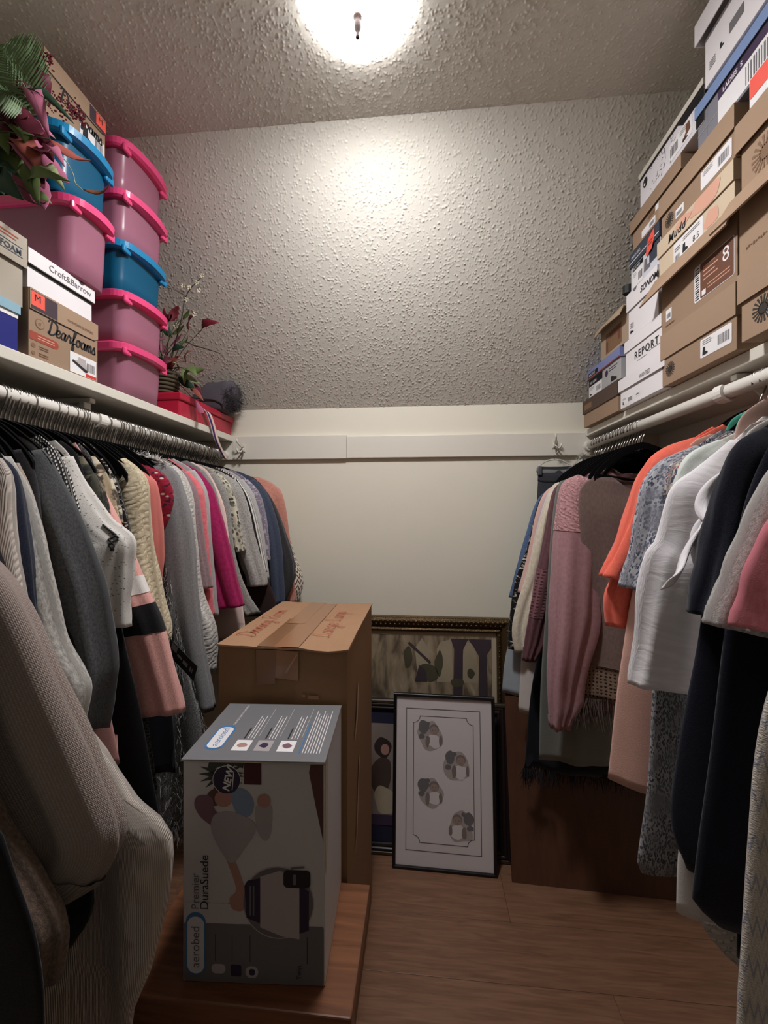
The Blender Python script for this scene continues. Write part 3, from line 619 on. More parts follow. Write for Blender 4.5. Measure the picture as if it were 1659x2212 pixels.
def garment(key, s, Y, mode, width, pts, hem, mk, label, cat, ex):
    rx, rz, sg = ROD[s]; m = FAB[mk]; hd = ex.get('d', 0.02); seed = sum(ord(ch)*(i+3) for i, ch in enumerate(key))
    nm = cat.replace(' ', '_'); top = empty(nm, (rx, Y, pts[0][1]), label, cat); dy = ex.get('dy', 0.0)
    P = [tuple(p) for p in pts]; z0 = P[0][1]
    if mode == 's':
        ush = min(max(P[2][0]-0.018, 0.12), 0.20)
        prof = [(max(P[0][0], 0.045), z0), (max(P[1][0]-0.006, 0.07), P[1][1]), (ush, min(P[2][1], P[1][1]-0.02)), (ush+0.004, P[2][1]-0.10), (ush+0.012, hem)]
    else:
        prof = [(max(P[0][0], 0.045), z0)]
        for u, z in P[1:]:
            if z < prof[-1][1]-0.002: prof.append((max(u, 0.055), z))
        if prof[-1][1] > hem+0.02: prof.append((prof[-1][0], hem))
    zs = np.array([p[1] for p in prof]); us = np.array([p[0] for p in prof])
    cz = catmull(list(zip(us, zs)), 120); hemz = prof[-1][1]; nr = 46
    zz = np.unique(np.r_[np.linspace(z0, z0-0.09, 10), np.linspace(z0-0.09, hemz, nr-10)])[::-1]
    o = np.argsort(cz[:, 1]); uu = np.interp(zz, cz[o, 1], cz[o, 0]); 
    rows = [(z, u, (z0-z)/(z0-hemz+1e-6)) for z, u in zip(zz, uu)]
    bd = hd*0.72 if mode == 's' else hd
    cloth_sheet('body', rx, sg, Y, rows, bd, seed, m, top, dy=dy*0.3, fold=(1.6 if ex.get('rib') else 1.0)*(0.75 if bd < 0.018 else 1.0), wmax=0.2 if mode == 's' else 0.235, neck='wide' if ex.get('neck') else True, rib=ex.get('rib', False))
    if mode == 's':
        path = P[1:]
        kw = dict(dy=dy, cuff=ex.get('cuff', 0.85), gath=ex.get('gath', 0.0))
        sleeve('sleeve', m, top, rx, sg, Y, path, width, hd, seed+1, **kw)
        wk = dict(kw); wk['wall'] = True
        sleeve('sleeve', m, top, rx, sg, Y, [(u, z) for u, z in path], min(width, 0.10), hd*0.9, seed+2, **wk)
        if not ex.get('n') and not ex.get('laceyoke') and not ex.get('plumlace') and mk not in ('creamlace', 'greylace', 'boho'):
            sleeve('cuff_hem', m, top, rx, sg, Y, path, width, hd, seed+1, t0=0.93, t1=1.0, grow=0.0009, **kw)
        if key == 'Lwaffle': sleeve('sleeve_cuff', FAB['ribgrey'], top, rx, sg, Y, path, width, hd, seed+1, t0=0.93, t1=1.0, grow=0.005, **kw)['label'] = 'ribbed grey cuff'
        if ex.get('bands'):
            sleeve('sleeve_band', FAB['bandwhite'], top, rx, sg, Y, path, width, hd, seed+1, t0=0.47, t1=0.535, grow=0.0014, **kw)['label'] = 'white sleeve band'
            sleeve('sleeve_band', FAB['bandblack'], top, rx, sg, Y, path, width, hd, seed+1, t0=0.60, t1=0.70, grow=0.0014, **kw)['label'] = 'black sleeve band'
        if ex.get('laceyoke'):
            sleeve('lace_yoke', FAB['dustylace'], top, rx, sg, Y, path, width, hd, seed+1, t0=0.0, t1=0.26, grow=0.002, **kw)['label'] = 'lace upper sleeve'
            sleeve('sleeve_cuff', FAB['dusty'], top, rx, sg, Y, path, width, hd, seed+1, t0=0.965, t1=1.0, grow=0.002, **kw)
        if ex.get('plumlace'):
            sleeve('crochet_panel', FAB['plumcrochet'], top, rx, sg, Y, path, width, hd, seed+1, t0=0.52, t1=0.76, grow=0.0015, **kw)['label'] = 'open crochet sleeve panel'
            sleeve('sleeve_cuff', FAB['plum'], top, rx, sg, Y, path, width, hd, seed+1, t0=0.95, t1=1.0, grow=0.0025, **kw)
    if key == 'Lspeck':                                        # dark cords laced over the sleeve seam
        from mathutils.bvhtree import BVHTree
        so = [c for c in top.children if c.name.startswith('sleeve')][0]; bv = BVHTree.FromPolygons([v.co for v in so.data.vertices], [p.vertices for p in so.data.polygons])
        for ln in [[(-0.657, 0.81, 1.376), (-0.642, 0.81, 1.359), (-0.652, 0.81, 1.345), (-0.637, 0.81, 1.33), (-0.645, 0.81, 1.316)], [(-0.642, 0.81, 1.38), (-0.654, 0.81, 1.36), (-0.64, 0.81, 1.345), (-0.65, 0.81, 1.33), (-0.637, 0.81, 1.316)], [(-0.663, 0.81, 1.384), (-0.651, 0.81, 1.387), (-0.639, 0.81, 1.38)]]:
            q = []
            for p in catmull(ln, 4*len(ln)):
                hit = bv.find_nearest(Vector(p)); q.append(hit[0]+(Vector((0, 0, 1.4))-hit[0]).normalized()*0.0012)
            tube('lace_cord', q, 0.0022, FAB_CORD, top, 6)
    if ex.get('fur'):
        g = random.Random(5); roots = []
        for (z, u, t) in rows[8:]:
            for k in range(240):
                th = 2*math.pi*g.random(); c, q = math.cos(th), math.sin(th)
                roots.append((rx+sg*(u*c if c > 0 else 0.2*c), Y+hd*q, z+g.uniform(-.012, .012)))
        strands('shaggy_pile', mat('fur_strand', '#a3a29f', 0.8), top, roots, 0.024, 0.0006, 9, spread=0.8)
        strands('shaggy_pile', mat('fur_strand_dark', '#59595a', 0.8), top, roots[::3], 0.022, 0.0007, 12, spread=0.9)
    if ex.get('fringe'):
        g = random.Random(6); roots = [(rx+sg*(0.03+0.125*g.random()), Y+g.uniform(-.012, .012), 0) for _ in range(260)]
        roots = [(x, y, float(np.interp(abs(x-rx), uu, zz))+0.006) for x, y, z in roots]
        strands('fringed_collar', mat('fringe_white', '#d8d5cf', 0.85), top, roots, 0.022, 0.0008, 3, droop=(0, -0.3, 0.35), spread=1.0)
    if ex.get('crochet'):
        lo = [(z, u+0.001, t) for z, u, t in rows if z < hem+0.075]
        cloth_sheet('crochet_band', rx, sg, Y, [(z, u+0.002, t) for z, u, t in rows if z < hem+0.11], bd+0.0022, seed, FAB['mauvecrochet'], top, fold=0.75 if bd < 0.018 else 1.0, neck=False, zt=z0)['label'] = 'openwork crochet hem band'
        g = random.Random(4); u = rows[-1][1]; roots = []
        for k in range(420):
            th = 2*math.pi*g.random(); c, q = math.cos(th), math.sin(th); roots.append((rx+sg*(u*c), Y+bd*q, hem+0.004))
        strands('hem_fringe', mat('fringe_brown', '#5a4a40', 0.9), top, roots, 0.085, 0.0011, 8, spread=0.35)
    if ex.get('tassel'):
        g = random.Random(14); u = rows[-1][1]; roots = []
        for k in range(520):
            th = 2*math.pi*g.random(); c, q = math.cos(th), math.sin(th); roots.append((rx+sg*(u*c if c > 0 else .22*c), Y+hd*q, rows[-1][0]+0.006))
        strands('hem_tassels', mat('fringe_black', '#17161c', 0.9), top, roots, 0.06, 0.0013, 18, spread=0.3)
    if ex.get('ruffle'):
        # two gathered ruffles running from the yoke down the front, and a lace border on the hem
        for j, (u0, za, u1, zb_, wd) in enumerate(((0.17, 1.50, 0.285, 1.29, 0.060), (0.205, 1.43, 0.235, 1.05, 0.050))):
            vs = []; uv = []; fs = []; n1 = 60
            for i in range(n1):
                t = i/(n1-1); u = u0+(u1-u0)*t+0.012*math.sin(5*t+j); z = za+(zb_-za)*t
                for k in range(7):
                    q = k/6; wv = math.sin(15*t+1.3*j+q*1.2)*0.014*q
                    vs.append((rx+sg*(u+wd*q*(0.35+0.2*math.sin(9*t))), Y-hd*0.95-0.012-0.016*math.sin(math.pi*q*0.8)-wv, z-0.03*q+0.010*math.sin(15*t)*q)); uv.append((t*0.35, q*wd))
            for i in range(n1-1):
                for k in range(6): fs.append((i*7+k, (i+1)*7+k, (i+1)*7+k+1, i*7+k+1))
            r_ = mesh_obj('ruffle', vs, fs, m, top, True, uv); md = r_.modifiers.new('thick', 'SOLIDIFY'); md.thickness = 0.0015
        cloth_sheet('lace_hem', rx, sg, Y, [(z, u+0.003, t) for z, u, t in rows if z < hem+0.07], bd+0.003, seed, FAB['whitelace'], top, neck=False, zt=z0, wmax=0.2)['label'] = 'white lace hem'
    if ex.get('top'):
        pass
    return top
GARMENTS = [
 ('Lblack0','L',0.5,'b',0,[(0.06,1.55),(0.19,1.48),(0.307,1.034),(0.341,0.975),(0.367,0.916),(0.394,0.852),(0.41,0.775),(0.41,0.703)],0.5,'black','black garment hanging nearest the lower left corner of the rail','garment',{}),
 ('Lbeige','L',0.53,'s',0.1,[(0.06,1.55),(0.19,1.48),(0.213,1.271),(0.242,1.141),(0.314,0.982),(0.377,0.897),(0.412,0.83),(0.403,0.753)],0.7,'mushroom','mushroom brown fleece jumper with a raw cuff below the waffle sweater','sweater',{}),
 ('Lwaffle','L',0.58,'s',0.2,[(0.051,1.475),(0.141,1.417),(0.228,1.345),(0.29,1.276),(0.358,1.144),(0.421,1.016),(0.456,0.928),(0.436,0.865),(0.373,0.815)],0.75,'waffle','taupe waffle knit sweater with a wide draped sleeve at the near end','sweater',{'d':0.035,'n':'sweater','nohemsleeve':1}),
 ('Lnavycuff','L',0.63,'s',0.09,[(0.066,1.512),(0.153,1.449),(0.22,1.287),(0.295,1.023),(0.36,0.839),(0.372,0.757),(0.34,0.698)],0.8,'navyblk','black navy jumper whose sleeve pokes out under the waffle sweater','sweater',{}),
 ('Lcharc','L',0.655,'s',0.1,[(0.06,1.516),(0.141,1.475),(0.18,1.426),(0.198,1.371),(0.205,1.275),(0.207,1.148)],0.85,'charcoal','charcoal heather top squeezed behind the waffle sweater','shirt',{}),
 ('Lnavy','L',0.675,'s',0.09,[(0.063,1.527),(0.154,1.501),(0.19,1.46),(0.213,1.337),(0.231,1.193),(0.253,1.118),(0.267,1.03)],0.8,'navy','dark navy long sleeved top left of the pale heather cardigan','shirt',{}),
 ('Lheather','L',0.7,'s',0.13,[(0.07,1.536),(0.145,1.5),(0.182,1.436),(0.214,1.318),(0.249,1.179),(0.289,1.106),(0.301,1.077),(0.289,1.01),(0.264,0.966)],0.82,'paleheather','pale grey heather cardigan with a full bulging sleeve','cardigan',{'d':0.03}),
 ('Loat','L',0.722,'s',0.1,[(0.063,1.54),(0.14,1.49),(0.161,1.446),(0.188,1.359),(0.208,1.264),(0.214,1.186)],0.9,'oatrib','oatmeal ribbed knit top between pale heather and black','shirt',{}),
 ('Lblk','L',0.745,'s',0.11,[(0.066,1.553),(0.126,1.52),(0.15,1.475),(0.167,1.376),(0.181,1.313),(0.209,1.197),(0.233,1.135)],0.85,'blackgrey','black jersey top with a broad dark shoulder','shirt',{}),
 ('Lhood','L',0.775,'s',0.13,[(0.095,1.553),(0.137,1.524),(0.161,1.491),(0.214,1.391),(0.251,1.301),(0.273,1.227),(0.292,1.109),(0.291,1.063),(0.273,0.97)],0.82,'slategrey','slate grey sweatshirt with a long elbow bent sleeve','sweatshirt',{'d':0.028}),
 ('Lpinkhem','L',0.8,'b',0,[(0.1,1.499),(0.137,1.451),(0.183,1.355),(0.225,1.212),(0.25,1.023),(0.271,0.872)],0.88,'pinkdusty','dusty pink tee whose hem shows below the slate sweatshirt','shirt',{'hemz':0.9}),
 ('Ltweed','L',0.815,'s',0.09,[(0.091,1.562),(0.126,1.535),(0.149,1.496),(0.168,1.442),(0.191,1.354)],0.9,'tweed','black and white tweed knit jacket with pale piping','jacket',{}),
 ('Lspeck','L',0.845,'s',0.13,[(0.099,1.555),(0.138,1.519),(0.17,1.458),(0.225,1.382),(0.275,1.338),(0.276,1.278),(0.27,1.203),(0.272,1.151)],0.95,'speckle','cream flecked short sleeve sweatshirt with dark lace up appliqué','sweatshirt',{'d':0.03}),
 ('Lblong','L',0.865,'b',0,[(0.092,1.559),(0.136,1.517),(0.186,1.352),(0.238,1.157),(0.279,0.995),(0.306,0.813),(0.324,0.703),(0.311,0.641)],0.62,'black','long black dress hanging below the flecked sweatshirt','dress',{'asym':1}),
 ('Lolive','L',0.885,'s',0.08,[(0.096,1.562),(0.133,1.525),(0.162,1.482),(0.178,1.44),(0.189,1.393)],0.95,'camo','dark olive camouflage print tee','shirt',{}),
 ('Lpink','L',0.905,'s',0.12,[(0.095,1.56),(0.13,1.511),(0.161,1.452),(0.222,1.334),(0.264,1.231),(0.299,1.159),(0.331,1.054),(0.36,0.944)],0.85,'pink','blush pink sweatshirt with white and black bands on the sleeve','sweatshirt',{'d':0.026,'bands':1}),
 ('Lmelange','L',0.925,'b',0,[(0.083,1.564),(0.119,1.514),(0.166,1.348),(0.213,1.163),(0.245,1.066),(0.271,0.903),(0.291,0.774)],0.72,'melange','speckled charcoal melange long cardigan behind blush sleeve','cardigan',{}),
 ('Lcamo','L',0.945,'s',0.08,[(0.078,1.567),(0.112,1.533),(0.145,1.487),(0.169,1.415),(0.176,1.37)],1.0,'camobeige','beige and brown camouflage shirt','shirt',{}),
 ('Llaceblk','L',0.97,'s',0.08,[(0.075,1.571),(0.112,1.53),(0.143,1.478),(0.165,1.403),(0.184,1.318),(0.191,1.22)],1.0,'blkfloral','black blouse with white floral lace print','blouse',{}),
 ('Lcream','L',1.03,'s',0.12,[(0.067,1.544),(0.124,1.538),(0.164,1.508),(0.189,1.464),(0.197,1.331),(0.218,1.198),(0.24,1.09),(0.235,1.03)],1.0,'creamlace','cream crochet lace cardigan','cardigan',{'d':0.03}),
 ('Lnavyb','L',1.05,'b',0,[(0.047,1.578),(0.093,1.528),(0.146,1.342),(0.198,1.034),(0.231,0.838),(0.245,0.698)],0.74,'navyblk','black navy tunic whose hem hangs under the blush cuff','tunic',{}),
 ('Lcoral','L',1.085,'s',0.09,[(0.069,1.552),(0.121,1.519),(0.156,1.493),(0.175,1.455),(0.189,1.302),(0.18,1.168)],1.05,'coralpink','coral pink tee beside the red floral blouse','shirt',{}),
 ('Lred','L',1.115,'s',0.11,[(0.072,1.546),(0.125,1.529),(0.169,1.506),(0.199,1.463),(0.198,1.41),(0.169,1.332)],1.05,'redfloral','crimson floral blouse with puffed short sleeves','blouse',{'d':0.026}),
 ('Lfur','L',1.14,'b',0,[(0.039,1.586),(0.096,1.538),(0.152,1.337),(0.216,1.005),(0.278,0.795),(0.257,0.608),(0.223,0.473)],0.62,'fur','shaggy grey fur vest hanging low behind the blush sweatshirt','vest',{'fur':1}),
 ('Lgrey','L',1.165,'s',0.13,[(0.064,1.562),(0.136,1.541),(0.176,1.52),(0.201,1.472),(0.233,1.348),(0.25,1.144),(0.272,0.982),(0.301,0.824)],0.85,'greyjersey','mid grey open cardigan with a fringed white collar','cardigan',{'d':0.03,'fringe':1}),
 ('Lwlace','L',1.2,'s',0.1,[(0.091,1.566),(0.155,1.537),(0.19,1.502),(0.213,1.439),(0.225,1.32),(0.246,1.157),(0.289,1.043),(0.286,0.918)],0.95,'greylace','light grey sweater with white lace down the sleeve','sweater',{'d':0.025}),
 ('Lrose','L',1.235,'s',0.07,[(0.09,1.564),(0.159,1.527),(0.193,1.483),(0.211,1.419),(0.226,1.304),(0.25,1.161)],1.0,'rosegrey','grey rose jersey top','shirt',{}),
 ('Lfrill','L',1.26,'s',0.08,[(0.097,1.567),(0.164,1.525),(0.204,1.478),(0.216,1.426),(0.224,1.331),(0.246,1.069)],1.0,'coralfrill','coral frilled blouse showing its gathered sleeve','blouse',{'d':0.024}),
 ('Lpale','L',1.285,'s',0.07,[(0.097,1.57),(0.168,1.532),(0.199,1.487),(0.215,1.427),(0.227,1.255),(0.246,1.062)],1.0,'palegrey','pale grey tee next to the magenta sweater','shirt',{}),
 ('Lmag','L',1.315,'s',0.105,[(0.111,1.558),(0.17,1.53),(0.211,1.478),(0.238,1.405),(0.269,1.297),(0.303,1.159),(0.322,1.09)],1.0,'magenta','magenta sweater with a deep hemmed sleeve','sweater',{'d':0.026}),
 ('Lgreyb','L',1.345,'s',0.07,[(0.109,1.569),(0.166,1.537),(0.202,1.483),(0.228,1.389),(0.264,1.203)],1.0,'midgrey','mid grey tee right behind the magenta sweater','shirt',{}),
 ('Lwpink','L',1.37,'b',0,[(0.111,1.568),(0.169,1.532),(0.226,1.421),(0.252,1.278),(0.285,1.105),(0.311,0.964)],0.98,'palepink','pale pink slip top with its hem under the magenta sleeve','top',{}),
 ('Lherr','L',1.405,'s',0.08,[(0.117,1.565),(0.176,1.535),(0.222,1.454),(0.249,1.241),(0.294,1.114),(0.338,1.047)],0.98,'heather','grey heather long sleeved tee reaching the cardboard box','shirt',{}),
 ('Lbwf','L',1.435,'s',0.07,[(0.117,1.563),(0.187,1.529),(0.23,1.471),(0.256,1.355),(0.278,1.256)],1.05,'bwfloral','black and ivory leaf print blouse','blouse',{}),
 ('Lherr2','L',1.465,'s',0.085,[(0.113,1.562),(0.189,1.532),(0.246,1.478),(0.293,1.311),(0.334,1.17),(0.341,1.13)],1.05,'heather2','light grey heather tee with three quarter sleeves','shirt',{'d':0.022}),
 ('Lbrown','L',1.49,'b',0,[(0.132,1.561),(0.204,1.517),(0.266,1.388),(0.319,1.2),(0.365,1.082),(0.372,1.014)],1.0,'brown','dark brown top whose hem lies on the cardboard box','top',{}),
 ('Lstripe','L',1.52,'s',0.07,[(0.13,1.564),(0.208,1.519),(0.254,1.449),(0.286,1.335),(0.32,1.17)],1.05,'bwstripe','black and white striped tee','shirt',{}),
 ('Llight','L',1.55,'s',0.07,[(0.139,1.563),(0.213,1.521),(0.256,1.459),(0.289,1.332),(0.314,1.139)],1.05,'palegrey','pale grey long sleeved top between stripes and violet print','shirt',{}),
 ('Lviolet','L',1.585,'s',0.08,[(0.15,1.561),(0.217,1.524),(0.264,1.469),(0.29,1.369),(0.305,1.206)],1.05,'violetprint','grey violet print blouse','blouse',{}),
 ('Lslate','L',1.63,'s',0.08,[(0.158,1.56),(0.226,1.527),(0.276,1.471),(0.315,1.368),(0.338,1.238),(0.349,1.03)],1.05,'slateblue','slate blue long sleeved sweater','sweater',{'d':0.022}),
 ('Lchar2','L',1.665,'s',0.08,[(0.152,1.559),(0.231,1.52),(0.294,1.434),(0.343,1.311),(0.382,1.15),(0.333,0.997)],1.05,'charcoal2','charcoal fleece top with a bent sleeve','top',{'d':0.02}),
 ('Lsalmon','L',1.72,'s',0.1,[(0.119,1.553),(0.205,1.544),(0.27,1.514),(0.315,1.455),(0.343,1.267),(0.367,1.014)],1.03,'salmon','salmon pink plush robe at the far end of the rail','robe',{'d':0.03}),
 ('Lboho','L',1.775,'s',0.08,[(0.124,1.549),(0.208,1.508),(0.281,1.426),(0.338,1.234),(0.385,1.094),(0.362,1.002)],1.05,'boho','ivory and brown zigzag knit cardigan against the back wall','cardigan',{}),
 ('Lrib','L',0.655,'b',0,[(0.06,1.55),(0.19,1.48),(0.21,1.362),(0.279,1.087),(0.405,0.938),(0.466,0.899),(0.493,0.859),(0.491,0.774),(0.466,0.657),(0.44,0.593),(0.43,0.476)],0.42,'ribwhite','long white ribbed knit dress spreading into the aisle','dress',{'d':0.05,'rib':1}),
 ('Rknit','R',0.52,'b',0,[(0.185,1.506),(0.233,1.454),(0.271,1.295),(0.299,1.188),(0.311,1.112),(0.317,1.026),(0.325,0.891),(0.331,0.756)],0.35,'bohoknit','cream textured knit cardigan with blue and orange zigzags at the right edge','cardigan',{'d':0.03}),
 ('Rrose','R',0.565,'s',0.15,[(0.161,1.516),(0.203,1.482),(0.245,1.413),(0.277,1.349),(0.296,1.291),(0.305,1.254)],0.8,'rosetee','rose pink short sleeved tee nearest the right edge','shirt',{'d':0.03}),
 ('Rgrey','R',0.61,'s',0.15,[(0.152,1.532),(0.197,1.496),(0.238,1.44),(0.267,1.37),(0.294,1.299),(0.313,1.245)],0.85,'heathertee','grey heather short sleeved tee in front of the navy dress','shirt',{'d':0.03}),
 ('Rnavyc','R',0.655,'b',0,[(0.148,1.543),(0.185,1.516),(0.229,1.402),(0.257,1.198),(0.28,0.993),(0.294,0.855),(0.295,0.821),(0.261,0.786)],0.785,'navydress','longer black navy dress with its hem above the grey lace skirt','dress',{'d':0.028}),
 ('Rnavy','R',0.69,'s',0.13,[(0.125,1.543),(0.177,1.527),(0.217,1.502),(0.242,1.438),(0.264,1.33),(0.284,1.24)],0.7,'navytee','black navy tee with wide short sleeves','shirt',{'d':0.03}),
 ('Rnavyb','R',0.72,'b',0,[(0.127,1.55),(0.161,1.528),(0.203,1.477),(0.238,1.327),(0.258,1.177),(0.279,0.995),(0.289,0.881),(0.272,0.811)],0.8,'navydress','long black navy dress beside the white crinkled blouse','dress',{'d':0.03}),
 ('Rwlong','R',0.745,'b',0,[(0.128,1.552),(0.164,1.526),(0.2,1.441),(0.237,1.169),(0.272,0.871),(0.279,0.73)],0.71,'whitelong','long white slip showing below the navy dress','dress',{}),
 ('Rlace','R',0.765,'b',0,[(0.12,1.556),(0.157,1.529),(0.187,1.402),(0.217,1.083),(0.247,0.802),(0.239,0.722),(0.202,0.654),(0.15,0.615)],0.61,'greylacelong','long grey floral lace skirt trailing lowest on the right rod','skirt',{}),
 ('Rwhite','R',0.785,'s',0.17,[(0.109,1.564),(0.158,1.525),(0.212,1.476),(0.254,1.435),(0.272,1.349),(0.296,1.303),(0.319,1.137),(0.327,1.09)],0.75,'whitecrinkle','white crinkled blouse with a ruffled yoke and lace hem','blouse',{'d':0.03,'ruffle':1}),
 ('Rmint','R',0.815,'s',0.1,[(0.114,1.55),(0.161,1.53),(0.209,1.507),(0.233,1.471),(0.241,1.42),(0.249,1.334)],0.85,'mint','pale mint shirt tucked behind the white ruffled blouse','shirt',{}),
 ('Rmulti','R',0.835,'s',0.08,[(0.12,1.55),(0.164,1.527),(0.209,1.499),(0.23,1.482),(0.24,1.429)],0.9,'multifloral','multicoloured tiny floral blouse with a yellow cuff','blouse',{}),
 ('Rgfl','R',0.855,'b',0,[(0.114,1.553),(0.147,1.532),(0.195,1.488),(0.227,1.313),(0.254,1.087),(0.272,0.861),(0.287,0.724),(0.278,0.705)],0.7,'greyfloral','long grey floral dress under the white crinkled blouse','dress',{'d':0.025}),
 ('Rfloral','R',0.875,'s',0.12,[(0.117,1.557),(0.164,1.529),(0.229,1.497),(0.262,1.444),(0.279,1.329),(0.301,1.247)],0.95,'leafprint','white blouse with grey blue leaf print','blouse',{'d':0.028}),
 ('Rblush','R',0.9,'b',0,[(0.118,1.555),(0.158,1.533),(0.216,1.441),(0.265,1.26),(0.288,1.097),(0.302,0.973),(0.313,0.838)],0.83,'blush','long blush pink jersey dress below the coral tee','dress',{'d':0.028}),
 ('Rcoral','R',0.915,'s',0.12,[(0.086,1.579),(0.14,1.551),(0.201,1.528),(0.244,1.482),(0.281,1.364),(0.306,1.306),(0.328,1.264)],0.95,'coral','bright coral tee with rolled short sleeves','shirt',{'d':0.03}),
 ('Rcoral2','R',0.935,'s',0.08,[(0.091,1.578),(0.137,1.55),(0.183,1.501),(0.234,1.403),(0.286,1.274),(0.307,1.214),(0.303,1.152)],0.95,'coral','coral top hidden behind the bright coral tee, cuff hanging lower','shirt',{}),
 ('Rbeige','R',0.8,'b',0,[(0.094,1.599),(0.125,1.576),(0.14,1.548),(0.144,1.485)],1.2,'beigepink','beige pink camisole high behind the white blouse','camisole',{'top':1}),
 ('Rteal','R',0.88,'b',0,[(0.042,1.61),(0.076,1.594),(0.103,1.563),(0.11,1.494)],1.2,'teal','teal green camisole with its strap on the hanger','camisole',{'top':1}),
 ('Rteal2','R',0.845,'b',0,[(0.068,1.601),(0.091,1.588),(0.11,1.56),(0.117,1.49)],1.2,'teal','second teal green camisole nearer than its twin','camisole',{'top':1}),
 ('Rmauve','R',1.4,'b',0,[(0.097,1.512),(0.149,1.506),(0.192,1.461),(0.192,1.33),(0.178,1.165),(0.181,1.015),(0.195,0.82)],0.795,'mauve','mauve brown top with a crochet fringe hem at the front of its group','top',{'d':0.022,'crochet':1,'neck':1}),
 ('Rdusty','R',1.44,'s',0.15,[(0.124,1.531),(0.181,1.519),(0.233,1.488),(0.255,1.374),(0.27,1.219),(0.281,1.017),(0.288,0.815),(0.282,0.691)],0.75,'dusty','dusty pink blouse with lace shoulders and balloon sleeves','blouse',{'d':0.034,'laceyoke':1,'dy':-0.03,'gath':0.5,'cuff':0.55}),
 ('Rggreen','R',1.485,'b',0,[(0.126,1.532),(0.187,1.513),(0.233,1.485),(0.257,1.309),(0.272,1.085),(0.288,0.796),(0.299,0.539)],0.52,'greygreen','grey green tunic showing as a strip beside dusty pink','tunic',{}),
 ('Rplum','R',1.525,'s',0.09,[(0.118,1.535),(0.181,1.513),(0.237,1.471),(0.269,1.306),(0.301,1.141),(0.325,0.993),(0.341,0.868)],0.8,'plum','plum blouse with a crochet sleeve and gathered cuff','blouse',{'d':0.024,'plumlace':1,'gath':0.4,'cuff':0.6}),
 ('Rtaupe','R',1.565,'s',0.08,[(0.106,1.539),(0.171,1.512),(0.216,1.472),(0.249,1.371),(0.274,1.186),(0.298,1.016)],0.75,'taupe','taupe satin shirt between plum and cream','shirt',{}),
 ('Rfringe','R',1.59,'b',0,[(0.102,1.538),(0.167,1.507),(0.209,1.405),(0.242,1.063),(0.292,0.718),(0.309,0.545),(0.322,0.441)],0.46,'navyblk','black fringed shawl top hanging lowest in the far group','shawl',{'tassel':1}),
 ('Rcream','R',1.62,'s',0.085,[(0.096,1.54),(0.162,1.516),(0.216,1.478),(0.267,1.318),(0.305,1.16),(0.339,1.054),(0.359,0.948),(0.349,0.864)],0.8,'creamlinen','cream linen blouse with eyelet sleeve edging','blouse',{'d':0.022}),
 ('Rwtee','R',1.65,'b',0,[(0.091,1.543),(0.153,1.519),(0.214,1.476),(0.276,1.263),(0.311,0.959),(0.329,0.676)],0.62,'offwhite','off white tunic whose hem shows below the cream blouse','tunic',{}),
 ('Rpeach','R',1.68,'s',0.06,[(0.085,1.546),(0.146,1.521),(0.219,1.474),(0.255,1.387),(0.286,1.224),(0.322,1.078)],0.85,'peachstripe','peach and lilac striped shirt','shirt',{}),
 ('Rblk','R',1.71,'s',0.07,[(0.083,1.545),(0.163,1.507),(0.234,1.442),(0.279,1.258),(0.324,1.127),(0.348,0.979),(0.355,0.848)],0.85,'blkfloral','black floral blouse against the back wall on the right','blouse',{}),
 ('Rblue','R',1.735,'s',0.06,[(0.078,1.543),(0.164,1.503),(0.236,1.443),(0.28,1.312),(0.319,1.161),(0.346,1.048)],0.9,'denimblue','denim blue shirt deepest in the right corner','shirt',{}),
 ('Rfuzzy','R',1.775,'b',0,[(-0.04,1.623),(0.027,1.614),(0.074,1.584),(0.104,1.52),(0.17,1.368),(0.207,1.214)],1.0,'offwhite','ivory fluffy collared vest peeking over the far black hangers','vest',{'fringe':1,'d':0.03}),
 ('Rpaleblue','R',1.76,'b',0,[(0.074,1.541),(0.156,1.5),(0.221,1.406),(0.304,1.024),(0.356,0.794),(0.369,0.64)],0.62,'paleblue','pale blue shirt whose hem shows beside the gold frame','shirt',{}),
]
